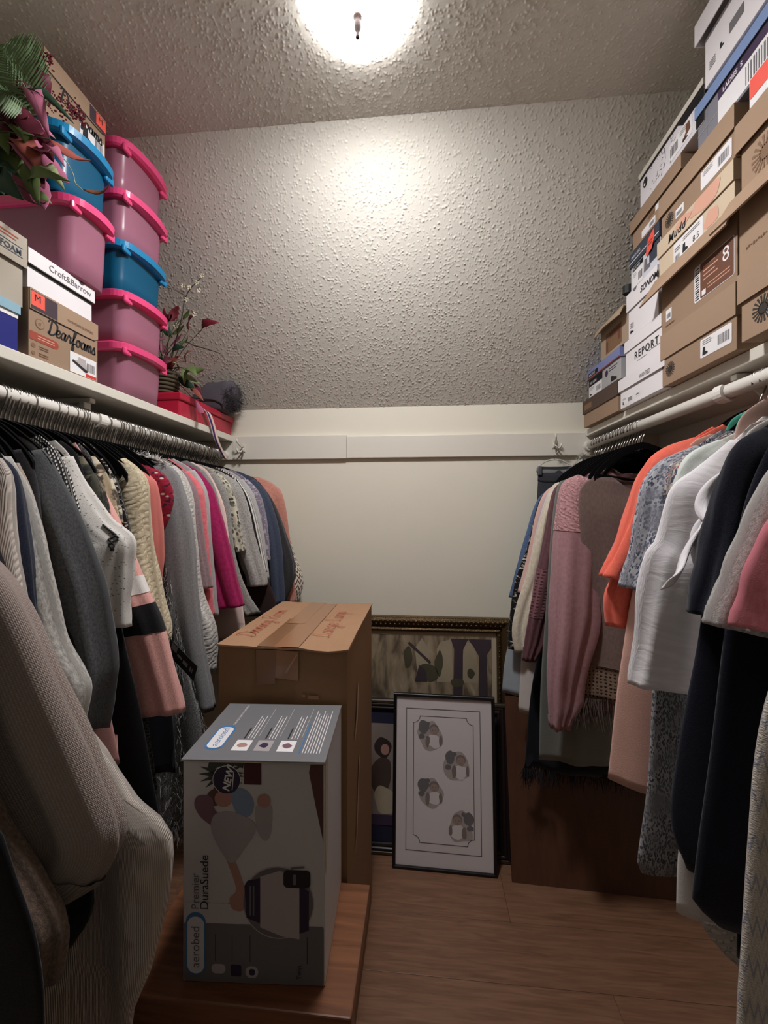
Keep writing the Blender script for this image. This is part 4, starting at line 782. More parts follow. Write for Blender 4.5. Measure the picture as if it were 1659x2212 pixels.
NEAR_LEAVES = [('pinkleaf',-0.871,0.807,2.256,-0.725,0.75,2.103,0.034),('pinkleaf',-0.824,0.813,2.189,-0.741,0.814,2.09,0.034),('pinkleaf',-0.823,0.782,2.204,-0.784,0.828,2.199,0.03),('burgundy',-0.861,0.76,2.275,-0.877,0.825,2.242,0.04),('burgundy',-0.897,0.816,2.248,-0.812,0.81,2.151,0.045),('rustleaf',-0.837,0.786,2.166,-0.773,0.789,2.083,0.04),('rustleaf',-0.759,0.788,2.161,-0.675,0.794,2.117,0.026),('greenleaf',-0.823,0.814,2.087,-0.683,0.754,2.042,0.026),('greenleaf',-0.802,0.784,2.114,-0.778,0.782,2.022,0.032),('paleleaf',-0.8,0.816,2.131,-0.702,0.762,2.032,0.024),('darkleaf',-0.871,0.846,2.284,-0.678,0.757,2.157,0.024),('brownleaf',-0.717,0.822,2.082,-0.652,0.817,2.084,0.012),('burgundy',-0.853,0.762,2.146,-0.84,0.813,2.131,0.04),('darkleaf',-0.957,0.845,2.198,-0.812,0.791,2.119,0.03),('pinkleaf',-0.935,0.83,2.163,-0.82,0.789,2.099,0.03),('greenleaf',-0.899,0.79,2.194,-0.883,0.82,2.155,0.03),('paleleaf',-0.885,0.791,2.145,-0.822,0.771,2.137,0.022),('burgundy',-0.903,0.847,2.18,-0.781,0.802,2.113,0.03),('greenleaf',-0.834,0.823,2.079,-0.792,0.827,2.059,0.022),('pinkleaf',-0.799,0.82,2.164,-0.71,0.77,2.086,0.022),('darkleaf',-0.874,0.772,2.091,-0.804,0.764,2.07,0.03),('rustleaf',-0.885,0.801,2.271,-0.789,0.769,2.193,0.03),('darkleaf',-0.975,0.842,2.376,-0.881,0.807,2.245,0.04336901893873853),('burgundy',-0.872,0.763,2.225,-0.831,0.77,2.178,0.035752053525242834),('greenleaf',-0.938,0.824,2.228,-0.817,0.756,2.106,0.044842810332830066),('darkleaf',-0.884,0.767,2.148,-0.843,0.768,2.068,0.03373237230136619),('greenleaf',-0.954,0.831,2.138,-0.874,0.8,2.063,0.03215084813855175),('burgundy',-0.88,0.792,2.321,-0.838,0.805,2.232,0.04014063455222566),('burgundy',-0.858,0.785,2.25,-0.846,0.81,2.202,0.04435260543027474),('burgundy',-0.849,0.774,2.189,-0.802,0.781,2.103,0.03090132375947234),('greenleaf',-0.852,0.774,2.139,-0.823,0.791,2.084,0.04464697729770226),('darkleaf',-0.849,0.768,2.082,-0.786,0.758,2.015,0.04425717976911529),('burgundy',-0.81,0.762,2.26,-0.806,0.81,2.254,0.031992598197838194),('burgundy',-0.814,0.769,2.22,-0.745,0.752,2.138,0.04191371302608252),('greenleaf',-0.878,0.82,2.216,-0.783,0.786,2.124,0.03731945961067394),('pinkleaf',-0.859,0.808,2.171,-0.777,0.78,2.072,0.03459876846384092),('pinkleaf',-0.873,0.822,2.149,-0.805,0.811,2.045,0.044337765177123775),('burgundy',-0.791,0.779,2.299,-0.785,0.814,2.274,0.038650605708949994),('pinkleaf',-0.813,0.798,2.269,-0.725,0.752,2.127,0.0324069756034423),('burgundy',-0.827,0.813,2.232,-0.782,0.821,2.143,0.029022335414010468),('burgundy',-0.875,0.844,2.195,-0.78,0.797,2.067,0.02845620486688422),('pinkleaf',-0.858,0.843,2.156,-0.785,0.803,2.03,0.04122616660078837)]
FAR_LEAVES = [('burgundyp',-0.819,1.489,2.076,-0.722,1.432,2.074,0.034),('burgundyp',-0.887,1.518,2.092,-0.81,1.439,2.112,0.03),('burgundyp',-0.939,1.482,2.109,-0.908,1.485,2.169,0.03),('burgundyp',-1.002,1.516,2.117,-0.947,1.455,2.149,0.026),('burgundy',-1.001,1.512,2.133,-0.92,1.463,2.124,0.03),('pinkleaf',-0.929,1.466,2.009,-0.87,1.446,2.05,0.028),('pinkleaf',-1.003,1.507,2.049,-0.959,1.496,1.987,0.03),('pinkleaf',-1.023,1.509,2.07,-0.93,1.435,2.024,0.02),('rustleaf',-0.96,1.498,1.939,-0.893,1.467,1.974,0.03),('rustleaf',-0.895,1.513,1.967,-0.846,1.479,1.994,0.02),('greenleaf',-0.918,1.46,2.051,-0.854,1.432,2.073,0.024),('paleleaf',-0.893,1.478,1.923,-0.826,1.488,1.876,0.024),('greenleaf',-0.883,1.473,1.929,-0.877,1.469,1.865,0.02),('greenleaf',-0.872,1.467,1.927,-0.793,1.46,1.917,0.026),('paleleaf',-0.921,1.503,1.932,-0.906,1.441,1.941,0.014),('darkleaf',-0.971,1.481,2.1,-0.943,1.501,2.055,0.03),('burgundy',-0.986,1.475,2.072,-0.93,1.44,2.08,0.03),('greenleaf',-0.917,1.497,2.035,-0.857,1.457,2.047,0.02),('burgundy',-0.932,1.483,1.969,-0.945,1.447,1.931,0.03),('darkleaf',-0.961,1.466,1.973,-0.992,1.479,1.926,0.03),('greenleaf',-0.875,1.488,1.917,-0.808,1.433,1.885,0.03),('rustleaf',-0.871,1.502,1.864,-0.793,1.453,1.8,0.02),('pinkleaf',-0.868,1.518,1.826,-0.793,1.441,1.753,0.022),('darkleaf',-0.908,1.482,1.899,-0.837,1.469,1.853,0.03),('paleleaf',-0.939,1.512,2.112,-0.902,1.488,2.117,0.014),('burgundy',-0.857,1.504,1.881,-0.805,1.464,1.827,0.016),('greenleaf',-0.894,1.49,2.118,-0.864,1.484,2.152,0.02),('darkleaf',-0.933,1.484,1.995,-0.857,1.443,1.994,0.028)]
FERNS = [(-0.789,0.8,2.228,-0.816,0.74,2.304),(-0.79,0.79,2.231,-0.869,0.75,2.274),(-0.798,0.82,2.292,-0.842,0.78,2.356),(-0.81,0.8,2.225,-0.848,0.74,2.217)]
PLUMES = [(-0.817,0.83,2.304,-0.694,0.8,2.207),(-0.874,0.82,2.339,-0.79,0.82,2.368),(-0.852,0.83,2.367,-0.817,0.83,2.354)]
NEAR_WIRE = [(-0.754,0.78,2.128),(-0.719,0.78,2.109),(-0.71,0.79,2.088),(-0.705,0.79,2.069),(-0.689,0.79,2.054)]
TWIG = [(-0.87,1.44,2.094),(-0.863,1.44,2.144),(-0.852,1.44,2.178),(-0.834,1.44,2.207),(-0.812,1.44,2.226),(-0.791,1.44,2.248)]
TWIG2 = [(-0.902,1.5,2.032),(-0.849,1.49,2.017),(-0.789,1.48,1.998),(-0.738,1.47,1.977)]
BUDS = [(-0.791,1.44,2.248),(-0.864,1.44,2.215),(-0.84,1.44,2.207),(-0.812,1.44,2.223),(-0.803,1.44,2.195),(-0.85,1.44,2.164),(-0.969,1.45,2.246),(-0.902,1.47,2.092),(-0.913,1.47,2.082),(-0.891,1.47,2.078),(-0.902,1.47,2.072),(-0.82,1.44,2.109),(-0.96,1.45,2.23)]
RIBBON = [(-0.875,1.552,1.817),(-0.862,1.57,1.803),(-0.846,1.586,1.788),(-0.845,1.621,1.744),(-0.846,1.65,1.696),(-0.85,1.694,1.661),(-0.852,1.744,1.624)]
TAG = [(-0.652,1.03,1.066),(-0.567,1.01,1.004),(-0.603,1.01,0.968),(-0.663,1.03,1.03)]
# ------------------------------------------------------------------ cartons and bins on the shelves
def card(name, c, c2=None, rough=0.8):
    return mat('card_'+name, c, rough, bump=(120, 0.08), mottle=0.05, spec=0.25)
K = card('kraft', '#99806a'); K2 = card('kraft_pale', '#a28871'); KD = card('kraft_dark', '#7a5d46'); WH = card('white', '#e6e2e4', rough=0.55)
GY = card('greige', '#aca395'); BLU = card('blue', '#262a78', rough=0.5); LBL = card('ice_blue', '#8fb3c4', rough=0.4); DGR = card('slate', '#3d4350', rough=0.6); BRN = card('umber', '#54453c')
PER = card('periwinkle', '#7d86b4', rough=0.5); BLK = card('black', '#17151a', rough=0.5); BEI = card('sand', '#cdbba2'); DEN = card('denim', '#7d94bd', rough=0.5); TAN = card('tan', '#a8937d')
I_blk = mat('ink_black', '#1b1a1d', 0.7); I_gry = mat('ink_grey', '#6e6b6e', 0.7); I_brn = mat('ink_brown', '#6b4a35', 0.7); I_red = mat('ink_red', '#c8392f', 0.6); I_rust = mat('ink_rust', '#9c4230', 0.7)
I_wht = mat('label_white', '#e9e7e8', 0.5); I_plum = mat('ink_plum', '#3a2346', 0.6); I_tan = mat('label_brown', '#6b4330', 0.6); I_cor = mat('label_coral', '#ee5a4a', 0.6); I_pch = mat('print_peach', '#d6a28c', 0.7); I_blu = mat('ink_blue', '#3a78b0', 0.5); I_dk = mat('print_plaid', '#3f3038', 0.7); I_sun = mat('ink_sun', '#2f2721', 0.7); I_sunp = mat('ink_sun_pale', '#7e5f45', 0.7)

def carton(label, cat, s, X, Y0, Y1, Z0, Z1, body, lid=None, lid_h=0.0, over=0.004, depth=0.29, group=None, name='shoe_box', bev=0.0012, lidlift=0.0008):
    """a shoe box whose short face looks at the aisle; returns the thing, its face and its lid face"""
    sg = 1 if s == 'L' else -1; xb = X-sg*depth
    r = empty(name, ((X+xb)/2, (Y0+Y1)/2, Z0), label, cat, group)
    zt = Z1-lid_h*0.85 if lid else Z1
    box('box_body', min(X, xb), max(X, xb), Y0+0.001, Y1-0.001, Z0+0.0006, zt, body, r, bev)
    if lid:
        e = over; bm = bmesh.new(); x0, x1 = min(X+sg*e, xb-sg*e), max(X+sg*e, xb-sg*e); a, b, zl = Y0-e*0.4, Y1+e*0.4, Z1-lid_h
        t = 0.0018
        add_box(bm, x0, x1, a, b, Z1-t, Z1-0.0004); add_box(bm, x0, x0+t, a, b, zl, Z1-t); add_box(bm, x1-t, x1, a, b, zl, Z1-t)
        add_box(bm, x0+t, x1-t, a, a+t, zl, Z1-t); add_box(bm, x0+t, x1-t, b-t, b, zl, Z1-t)
        bm_obj('lid', bm, lid, r)
    if s == 'L':
        F = Face((X, Y0, Z0), (0, 1, 0), (0, 0, 1)); FL = Face((X+over, Y0, Z1-lid_h), (0, 1, 0), (0, 0, 1))
    else:
        F = Face((X, Y1, Z0), (0, -1, 0), (0, 0, 1)); FL = Face((X-over, Y1, Z1-lid_h), (0, -1, 0), (0, 0, 1))
    return r, F, FL
def paper_label(F, u0, v0, u1, v1, parent, m=None, n=7, icon=None, side='R', lines=True):
    """a white product sticker: barcode, an icon and rows of small print"""
    rr = random.Random(int(1000*(u0+v1)+17)); decal('product_label', F, [rrect(u0, v0, u1, v1, min(0.004, (v1-v0)*0.12))], m or I_wht, parent, 0.0006)
    W_, H_ = u1-u0, v1-v0
    bx0, bx1 = (u0+W_*0.58, u0+W_*0.94) if side == 'R' else (u0+W_*0.06, u0+W_*0.42)
    decal('barcode', F, bars(bx0, v0+H_*0.22, bx1, v0+H_*0.72, 11, rr), I_gry, parent, 0.0010)
    if icon:
        ix = u0+W_*0.08 if side == 'R' else u0+W_*0.62; decal('shoe_picture', F, icon(ix, v0+H_*0.12, min(H_*0.42, W_*0.25)), I_blk, parent, 0.0010)
    if lines:
        ix = u0+W_*0.08 if side == 'R' else u0+W_*0.5
        decal('fine_print', F, [rect(ix, v0+H_*(0.86-0.1*k), ix+W_*(0.25+0.12*rr.random()), v0+H_*(0.89-0.1*k)) for k in range(3)], I_gry, parent, 0.0010)

def slipper_carton(X, Y0, Y1, Z0, Z1, label, flip=False):
    r, F, _ = carton(label, 'box', 'L', X, Y0, Y1, Z0, Z1, K, depth=0.25)
    w_, h_ = Y1-Y0, Z1-Z0
    # tuck flap across the top of the face, its lower edge slanting to a rounded corner
    fl = [(0.002, h_), (w_-0.002, h_)] + [(w_-0.002, h_*0.76), (w_*0.93, h_*0.71), (w_*0.80, h_*0.70), (0.002, h_*0.705)]
    fr = [F.p(u, v, 0.0025) for u, v in fl]; bk = [F.p(u, v, 0.0004) for u, v in fl]; n = len(fl)
    mesh_obj('tuck_flap', fr+bk, [tuple(range(n)), tuple(range(n, 2*n))[::-1]]+[(k, k+n, (k+1) % n+n, (k+1) % n) for k in range(n)], K2, r)
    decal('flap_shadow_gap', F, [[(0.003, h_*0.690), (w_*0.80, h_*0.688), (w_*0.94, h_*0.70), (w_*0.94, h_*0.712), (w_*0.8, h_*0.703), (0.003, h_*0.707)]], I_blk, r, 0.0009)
    u0, u1 = (0.004, w_*0.36) if not flip else (w_*0.70, w_-0.004)
    decal('plaid_patch', F, [rect(u0, h_*0.715, u1, h_-0.004)], I_dk, r, 0.0030)
    b0, b1 = (u0, u0+w_*0.17) if not flip else (u1-w_*0.17, u1)
    decal('size_badge', F, [rect(b0, h_*0.76, b1, h_-0.006)], I_cor, r, 0.0034)
    text(F, 'M', b0+w_*0.035, h_*0.835, h_*0.14, I_blk, r, h=0.0040)
    script_text(F, 'Dearfoams', w_*0.24, h_*0.47, h_*0.112, I_blk, r, pen=0.0015)
    if not flip:
        text(F, "WOMEN'S SLIPPERS", w_*0.50, h_*0.79, h_*0.058, I_brn, r, h=0.0032)
        decal('round_emblem', F, [disc(w_*0.14, h_*0.54, h_*0.075, 24)], I_sunp, r); decal('emblem_core', F, [disc(w_*0.14, h_*0.54, h_*0.062, 24)], K, r, 0.0009)
        text(F, 'df', w_*0.112, h_*0.515, h_*0.07, I_sunp, r, h=0.0012)
        decal('rust_banner', F, [[(0.003, h_*0.275), (w_*0.34, h_*0.275)]+[(w_*0.34+h_*0.06*math.sin(t), h_*0.335-h_*0.06*math.cos(t)) for t in np.linspace(0.3, 2.9, 8)]+[(w_*0.34, h_*0.395), (0.003, h_*0.395)]], I_rust, r)
        decal('banner_print', F, [rect(w_*0.11, h_*(0.35-0.035*k), w_*0.33, h_*(0.362-0.035*k)) for k in range(2)], I_pch, r, 0.001)
        decal('care_icons', F, [disc(w_*0.06, h_*0.20, h_*0.035, 12), disc(w_*0.06, h_*0.09, h_*0.03, 12)], I_sunp, r)
        decal('fine_print', F, [rect(w_*0.13, h_*v, w_*0.25, h_*(v+0.014)) for v in (0.205, 0.175, 0.105, 0.075)], I_brn, r)
    q0, q1, v1 = w_*0.55, w_-0.006, h_*0.36
    if flip: F = Face(F.p(0, 0.026), F.U, F.V)
    decal('product_label', F, [rect(q0, 0.006, q1, v1)], I_wht, r)
    if not flip:
        decal('slipper_picture', F, [[(q0+.008, .035), (q0+.045, .020), (q0+.052, .024), (q0+.048, .048), (q0+.026, .050), (q0+.022, .040)]], card('slipper_grey', '#b5aeae'), r, 0.001)
        decal('slipper_sole', F, [[(q0+.006, .033), (q0+.048, .016), (q0+.054, .019), (q0+.052, .023), (q0+.008, .038)]], I_blk, r, 0.0013)
        decal('red_strip', F, [rect(q0+(q1-q0)*0.58, 0.007, q1-0.001, 0.015)], I_red, r, 0.001)
    else:
        decal('slipper_picture', F, boot(q0+0.008, 0.010, 0.034), I_blk, r, 0.001)
    decal('barcode', F, bars(q0+(q1-q0)*0.62, 0.021, q1-0.004, 0.043, 10, random.Random(8)), I_gry, r, 0.001)
    return r
slipper_carton(-0.868, 0.847, 1.046, 1.74, 1.897, 'kraft slipper carton with a tuck flap standing on the shelf under the white shoe box')
slipper_carton(-0.872, 0.885, 1.078, 2.326, 2.474, 'kraft slipper carton lying on the blue bin near the ceiling', True)
r, F, FL = carton('white shoe box with a dark band under its lid, on the kraft slipper carton', 'box', 'L', -0.873, 0.849, 1.032, 1.8975, 1.985, WH, WH, 0.034, 0.006, 0.26)
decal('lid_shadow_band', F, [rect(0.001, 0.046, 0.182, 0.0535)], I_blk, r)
text(FL, 'Croft&Barrow', 0.048, 0.010, 0.021, I_gry, r)
decal('thumb_notch', FL, [[(0.142+0.009*math.cos(t), 0.034-0.008*math.sin(t)) for t in np.linspace(0, math.pi, 9)]], I_dk, r)
r, F, FL = carton('dark blue shoe box with an ice blue lid nearest on the left shelf', 'box', 'L', -0.872, 0.60, 0.828, 1.74, 1.845, BLU, LBL, 0.020, 0.004)
decal('white_edge', F, [rect(0.001, 0.075, 0.227, 0.086)], I_wht, r)
r, F, FL = carton('greige shoe box with a printed lid, on the dark blue shoe box', 'box', 'L', -0.876, 0.57, 0.843, 1.8455, 2.0, GY, GY, 0.066, 0.007)
text(FL, 'MEMORY FOAM', 0.262, 0.020, 0.017, DGR, r, align='RIGHT', bold=0.0004)
decal('logo_bar', FL, [rect(0.165, 0.016, 0.265, 0.0175), rect(0.165, 0.036, 0.265, 0.0375)], DGR, r)
decal('fine_print', FL, [rect(0.19, 0.052, 0.255, 0.055), rect(0.20, 0.045, 0.25, 0.0475)], I_rust, r)

def plastic(name, c, trans=0.35, rough=0.32):
    if name in _mats: return _mats[name]
    m = bpy.data.materials.new(name); m.use_nodes = True; nt = m.node_tree; b = nt.nodes['Principled BSDF']
    col = hexc(c); b.inputs['Base Color'].default_value = col; b.inputs['Roughness'].default_value = rough
    tr = nt.nodes.new('ShaderNodeBsdfTranslucent'); tr.inputs[0].default_value = col
    mx = nt.nodes.new('ShaderNodeMixShader'); mx.inputs[0].default_value = trans
    out = nt.nodes['Material Output']; nt.links.new(b.outputs[0], mx.inputs[1]); nt.links.new(tr.outputs[0], mx.inputs[2]); nt.links.new(mx.outputs[0], out.inputs[0])
    _mats[name] = m; return m
P_body = plastic('bin_pink_body', '#c888a0', 0.45, 0.28); P_lid = plastic('bin_pink_lid', '#f25088', 0.1, 0.25); B_body = plastic('bin_blue_body', '#10688f'); B_lid = plastic('bin_blue_lid', '#1f8fc4', 0.2)
M_cont = [fabric('bin_contents_a', '#c9b0b8', '#7d5f72', 'camo', 0.8, '#e0d2d4'), fabric('bin_contents_b', '#3c6a82', '#204050', 'camo', 0.8, '#6b98ac')]
def storage_bin(label, X, Y0, Y1, Z0, Z1, bm_, lm_, cont, depth=0.30):
    """see-through plastic box, bellied rim lid with snap tabs, folded clothes inside"""
    r = empty('storage_bin', (X-depth/2, (Y0+Y1)/2, Z0), label, 'bin', None); hb = Z1-Z0
    def ring(e, z, rad, bulge, n=6):
        x1, x0, a, b = X+e, X-depth-e, Y0-e, Y1+e; out = []
        for cx, cy, a0 in ((x1-rad, b-rad, 0), (x0+rad, b-rad, 90), (x0+rad, a+rad, 180), (x1-rad, a+rad, 270)):
            for k in range(n+1):
                t = math.radians(a0+90*k/n); out.append((cx+rad*math.cos(t), cy+rad*math.sin(t), z))
            if a0 == 270:
                pass
        res = []; mid = (a+b)/2; hl = (b-a)/2
        full = out+[(x1, a+rad+(b-a-2*rad)*k/7, z) for k in range(1, 7)]
        for x, y, zz in full:
            q = max(0.0, 1-((y-mid)/hl)**2); res.append((x+(bulge*q if x > (x0+x1)/2 else 0), y, zz))
        return res
    def loft(name, rings, m, caps=(True, True)):
        n = len(rings[0]); vs = [p for q in rings for p in q]; fs = []
        for i in range(len(rings)-1):
            for k in range(n): fs.append((i*n+k, i*n+(k+1) % n, (i+1)*n+(k+1) % n, (i+1)*n+k))
        if caps[0]: fs.append(tuple(range(n))[::-1])
        if caps[1]: fs.append(tuple(range((len(rings)-1)*n, len(rings)*n)))
        return mesh_obj(name, vs, fs, m, r, smooth=False)
    zt = Z1-0.016
    b = loft('tub', [ring(-0.012, Z0+0.0006, 0.022, 0.002), ring(-0.009, Z0+0.004, 0.026, 0.004), ring(-0.007, Z0+0.3*hb, 0.027, 0.008), ring(-0.004, zt-0.006, 0.028, 0.012), ring(-0.002, zt, 0.028, 0.013), ring(-0.006, zt, 0.026, 0.010), ring(-0.011, Z0+0.3*hb, 0.023, 0.005), ring(-0.015, Z0+0.006, 0.02, 0.001)], bm_)
    b.data.polygons.foreach_set('use_smooth', [len(p.vertices) == 4 for p in b.data.polygons])
    loft('lid', [ring(0.004, zt-0.010, 0.030, 0.016), ring(0.009, zt-0.006, 0.034, 0.022), ring(0.010, Z1-0.005, 0.034, 0.024), ring(0.006, Z1-0.0015, 0.032, 0.020), ring(-0.002, Z1-0.001, 0.028, 0.013), ring(-0.006, Z1-0.004, 0.026, 0.010)], lm_)
    for yy in (Y0+0.018, Y1-0.018):
        box('snap_tab', X+0.002, X+0.0135, yy-0.016, yy+0.016, zt-0.020, zt+0.002, lm_, r, bev=0.005)
    g = random.Random(int(Z0*1000)); vs = []; fs = []; uv = []; n1, n2 = 14, 10
    x0, x1, a, c = X-depth+0.03, X-0.022, Y0+0.02, Y1-0.02
    bm = bmesh.new(); add_box(bm, x0, x1, a, c, Z0+0.010, zt-0.028-0.02*g.random(), 0.018); bm_obj('folded_contents', bm, cont, r, smooth=True)
    return r
def tone(i): return (P_body, P_lid, M_cont[0]) if i == 'p' else (B_body, B_lid, M_cont[1])
zs_ = [1.74, 1.888, 2.033, 2.178, 2.323]
names_ = ['clear pink storage bin standing on the shelf, lowest of the tall stack of five', 'clear pink storage bin just under the blue bin of the tall stack', 'blue storage bin in the middle of the tall stack of five', 'clear pink storage bin resting on the blue bin of the tall stack', 'topmost pink storage bin of the tall stack, under the sloped ceiling']
for i, (z, kd) in enumerate(zip(zs_, 'ppbpp')):
    dx = (0.0, 0.003, -0.002, 0.002, 0.0)[i]
    storage_bin(names_[i], -0.856+dx, 1.112, 1.318, z, z+0.144, *tone(kd))
storage_bin('wide clear pink storage bin on the white shoe box, silk leaves drooping over it', -0.852, 0.930, 1.076, 1.9855, 2.168, *tone('p'))
storage_bin('blue storage bin on the wide pink bin, below the kraft slipper carton', -0.856, 0.905, 1.078, 2.1685, 2.325, *tone('b'))

# low crimson box with a lid, at the far end of the left shelf
M_crim = mat('crimson_plastic', '#b01f3a', 0.38, spec=0.5)
r = empty('storage_box', (-1.0, 1.63, 1.74), 'low crimson plastic box with a flat lid at the far end of the left shelf', 'box')
box('box_body', -1.17, -0.868, 1.425, 1.836, 1.7406, 1.802, M_crim, r, bev=0.006)
box('lid', -1.175, -0.860, 1.420, 1.841, 1.800, 1.826, M_crim, r, bev=0.005)

# ---- right shelf, far column
r, F, FL = carton('kraft shoe box with a dark umber lid at the far end of the right shelf', 'box', 'R', 0.668, 1.49, 1.795, 1.7406, 1.848, K, BRN, 0.052, 0.004, 0.30)
decal('lid_label', FL, [rect(0.02, 0.012, 0.09, 0.034)], I_sunp, r)
r, F, FL = carton('periwinkle lidded shoe box with a barcode panel, on the kraft box with umber lid', 'box', 'R', 0.672, 1.48, 1.755, 1.8486, 1.958, card('silver', '#a9a8a8', rough=0.5), PER, 0.034, 0.005, 0.30)
decal('red_edge', FL, [rect(0.0, 0.0, 0.275, 0.004)], I_rust, r); decal('name_strip', FL, [rect(0.012, 0.006, 0.10, 0.022)], BLK, r)
decal('black_panel', F, [rect(0.006, 0.047, 0.13, 0.074)], BLK, r)
text(FL, 'SKECHERS', 0.017, 0.009, 0.013, I_wht, r); text(F, 'SKECHERS', 0.014, 0.054, 0.014, I_wht, r, h=0.001)
paper_label(F, 0.008, 0.005, 0.125, 0.045, r, icon=shoe)
decal('shoe_picture', F, shoe(0.20, 0.010, 0.045), I_blk, r); decal('round_emblem', F, [disc(0.165, 0.052, 0.012)], I_plum, r); decal('fine_print', F, [rect(0.185, 0.060, 0.25, 0.0625), rect(0.185, 0.052, 0.24, 0.0545)], I_plum, r)
decal('black_patch', Face((0.70, 1.48, 1.8486), (1, 0, 0), (0, 0, 1)), [rect(0.02, 0.05, 0.09, 0.070), rect(0.02, 0.008, 0.09, 0.022)], BLK, r)
r, F, FL = carton('tan shoe box with an open sagging lid and a framed brown label', 'box', 'R', 0.672, 1.43, 1.64, 1.9586, 2.070, TAN, None, 0, 0.005, 0.30)
box('lid', 0.655, 0.975, 1.426, 1.646, 2.0705, 2.074, TAN, r)
fv = [(0.655, 1.426, 2.0735), (0.655, 1.646, 2.0735), (0.648, 1.646, 2.050), (0.636, 1.53, 2.046), (0.640, 1.426, 2.040)]
mesh_obj('lid_flap', fv+[(x+0.003, y, z) for x, y, z in fv], [(0, 1, 2, 3, 4), (9, 8, 7, 6, 5), (0, 5, 6, 1), (1, 6, 7, 2), (2, 7, 8, 3), (3, 8, 9, 4), (4, 9, 5, 0)], TAN, r)
decal('brown_label', F, [rect(0.045, 0.012, 0.165, 0.083)], I_sunp, r); decal('label_frame', F, [rect(0.075, 0.060, 0.158, 0.078), rect(0.140, 0.030, 0.158, 0.060), rect(0.05, 0.016, 0.062, 0.055)], I_tan, r, 0.001)
# sandals lying soles-out on top
def sandal(cx, cy, z, rot, label):
    r = empty('sandal', (cx, cy, z), label, 'sandal'); M_s = mat('sandal_rubber', '#1d1c1e', 0.6); outline = []
    for k in range(28):
        t = 2*math.pi*k/28; x = 0.12*math.cos(t); wd = 0.042 if math.cos(t) > 0 else 0.034; outline.append((x, wd*math.sin(t)*(0.85+0.15*math.cos(2*t))))
    c, s_ = math.cos(rot), math.sin(rot)
    vs = [(cx+x*c-y*s_, cy+x*s_+y*c, z+h) for h in (0.0, 0.026) for x, y in outline]; n = 28
    mesh_obj('sole', vs, [tuple(range(n))[::-1], tuple(range(n, 2*n))]+[(k, (k+1) % n, (k+1) % n+n, k+n) for k in range(n)], M_s, r)
    for q in (0.045, -0.02):
        pa = [(q, -0.036, 0.02), (q+0.004, -0.026, 0.045), (q+0.004, 0, 0.055), (q+0.004, 0.026, 0.045), (q, 0.036, 0.02)]
        v, f = tube_geo(catmull([(cx+x*c-y*s_, cy+x*s_+y*c, z+h) for x, y, h in pa], 12), 0.007, 6); mesh_obj('strap', v, f, M_s, r, True)
sandal(0.80, 1.535, 2.0745, math.radians(8), 'black sandal lying flat on the tan shoe box')
sandal(0.795, 1.478, 2.1315, math.radians(2), 'black sandal perched on its twin against the white box stack')

# ---- right shelf, second column
r, F, FL = carton('white shoe box with a deep overhanging lid, lowest of the white stack', 'box', 'R', 0.668, 1.21, 1.475, 1.7406, 1.838, WH, WH, 0.040, 0.006, 0.30)
text(FL, 'WANTED', 0.135, 0.006, 0.018, I_gry, r, sx=0.8); paper_label(F, 0.012, 0.008, 0.085, 0.034, r, icon=boot); decal('price_sticker', F, [rect(0.10, 0.016, 0.125, 0.030)], I_wht, r); decal('fine_print', F, [rect(0.104, 0.021, 0.120, 0.025)], I_gry, r, 0.001)
r, F, FL = carton('white shoe box with spaced black capitals, second in the white stack', 'box', 'R', 0.672, 1.235, 1.447, 1.8386, 1.955, WH, WH, 0.036, 0.004, 0.30)
text(F, 'REPORT', 0.058, 0.040, 0.032, I_blk, r, spacing=1.25, bold=0.0004); decal('underline', F, [rect(0.075, 0.030, 0.130, 0.0315), rect(0.138, 0.036, 0.20, 0.0378)], I_gry, r)
r, F, FL = carton('white shoe box with a notched lid, third in the white stack', 'box', 'R', 0.670, 1.25, 1.425, 1.9556, 2.100, WH, WH, 0.055, 0.005, 0.30)
text(FL, 'SONOMA', 0.085, 0.020, 0.026, I_blk, r, shear=0.2, bold=0.0006); decal('thumb_notch', FL, [[(0.052+0.012*math.cos(t), 0.055-0.010*math.sin(t)) for t in np.linspace(0, math.pi, 9)]], I_gry, r)
decal('shoe_picture', F, shoe(0.014, 0.014, 0.020), I_blk, r); decal('fine_print', F, [rect(0.014, 0.030+0.006*k, 0.034, 0.033+0.006*k) for k in range(3)], I_gry, r)
r, F, FL = carton('white shoe box with a slate blue lid and a red clearance tag', 'box', 'R', 0.672, 1.245, 1.412, 2.1006, 2.222, card('cool_white', '#cfd0da', rough=0.5), DGR, 0.044, 0.004, 0.30)
text(FL, 'SKECHERS', 0.012, 0.022, 0.012, I_wht, r); decal('lid_stripe', FL, [rect(0.0, 0.012, 0.167, 0.0145)], I_wht, r); decal('slate_panel', F, [rect(0.11, 0.030, 0.165, 0.078)], DGR, r)
decal('name_strip', F, [rect(0.012, 0.060, 0.075, 0.074)], BLK, r); text(F, 'SKECHERS', 0.016, 0.063, 0.009, I_wht, r, h=0.001)
paper_label(F, 0.010, 0.008, 0.075, 0.056, r); decal('shoe_picture', F, boot(0.080, 0.022, 0.036), I_gry, r)
decal('clearance_tag', FL, [[(0.098, -0.018), (0.130, -0.014), (0.146, 0.012), (0.146, 0.040), (0.112, 0.026)]], I_cor, r, 0.0014); decal('tag_print', FL, [rect(0.112, 0.012, 0.138, 0.016), rect(0.112, 0.004, 0.134, 0.008)], I_rust, r, 0.002)
r, F, FL = carton('kraft shoe box with a white paper sticking out under its lid', 'box', 'R', 0.668, 1.135, 1.392, 2.2226, 2.318, K, K, 0.040, 0.007, 0.30)
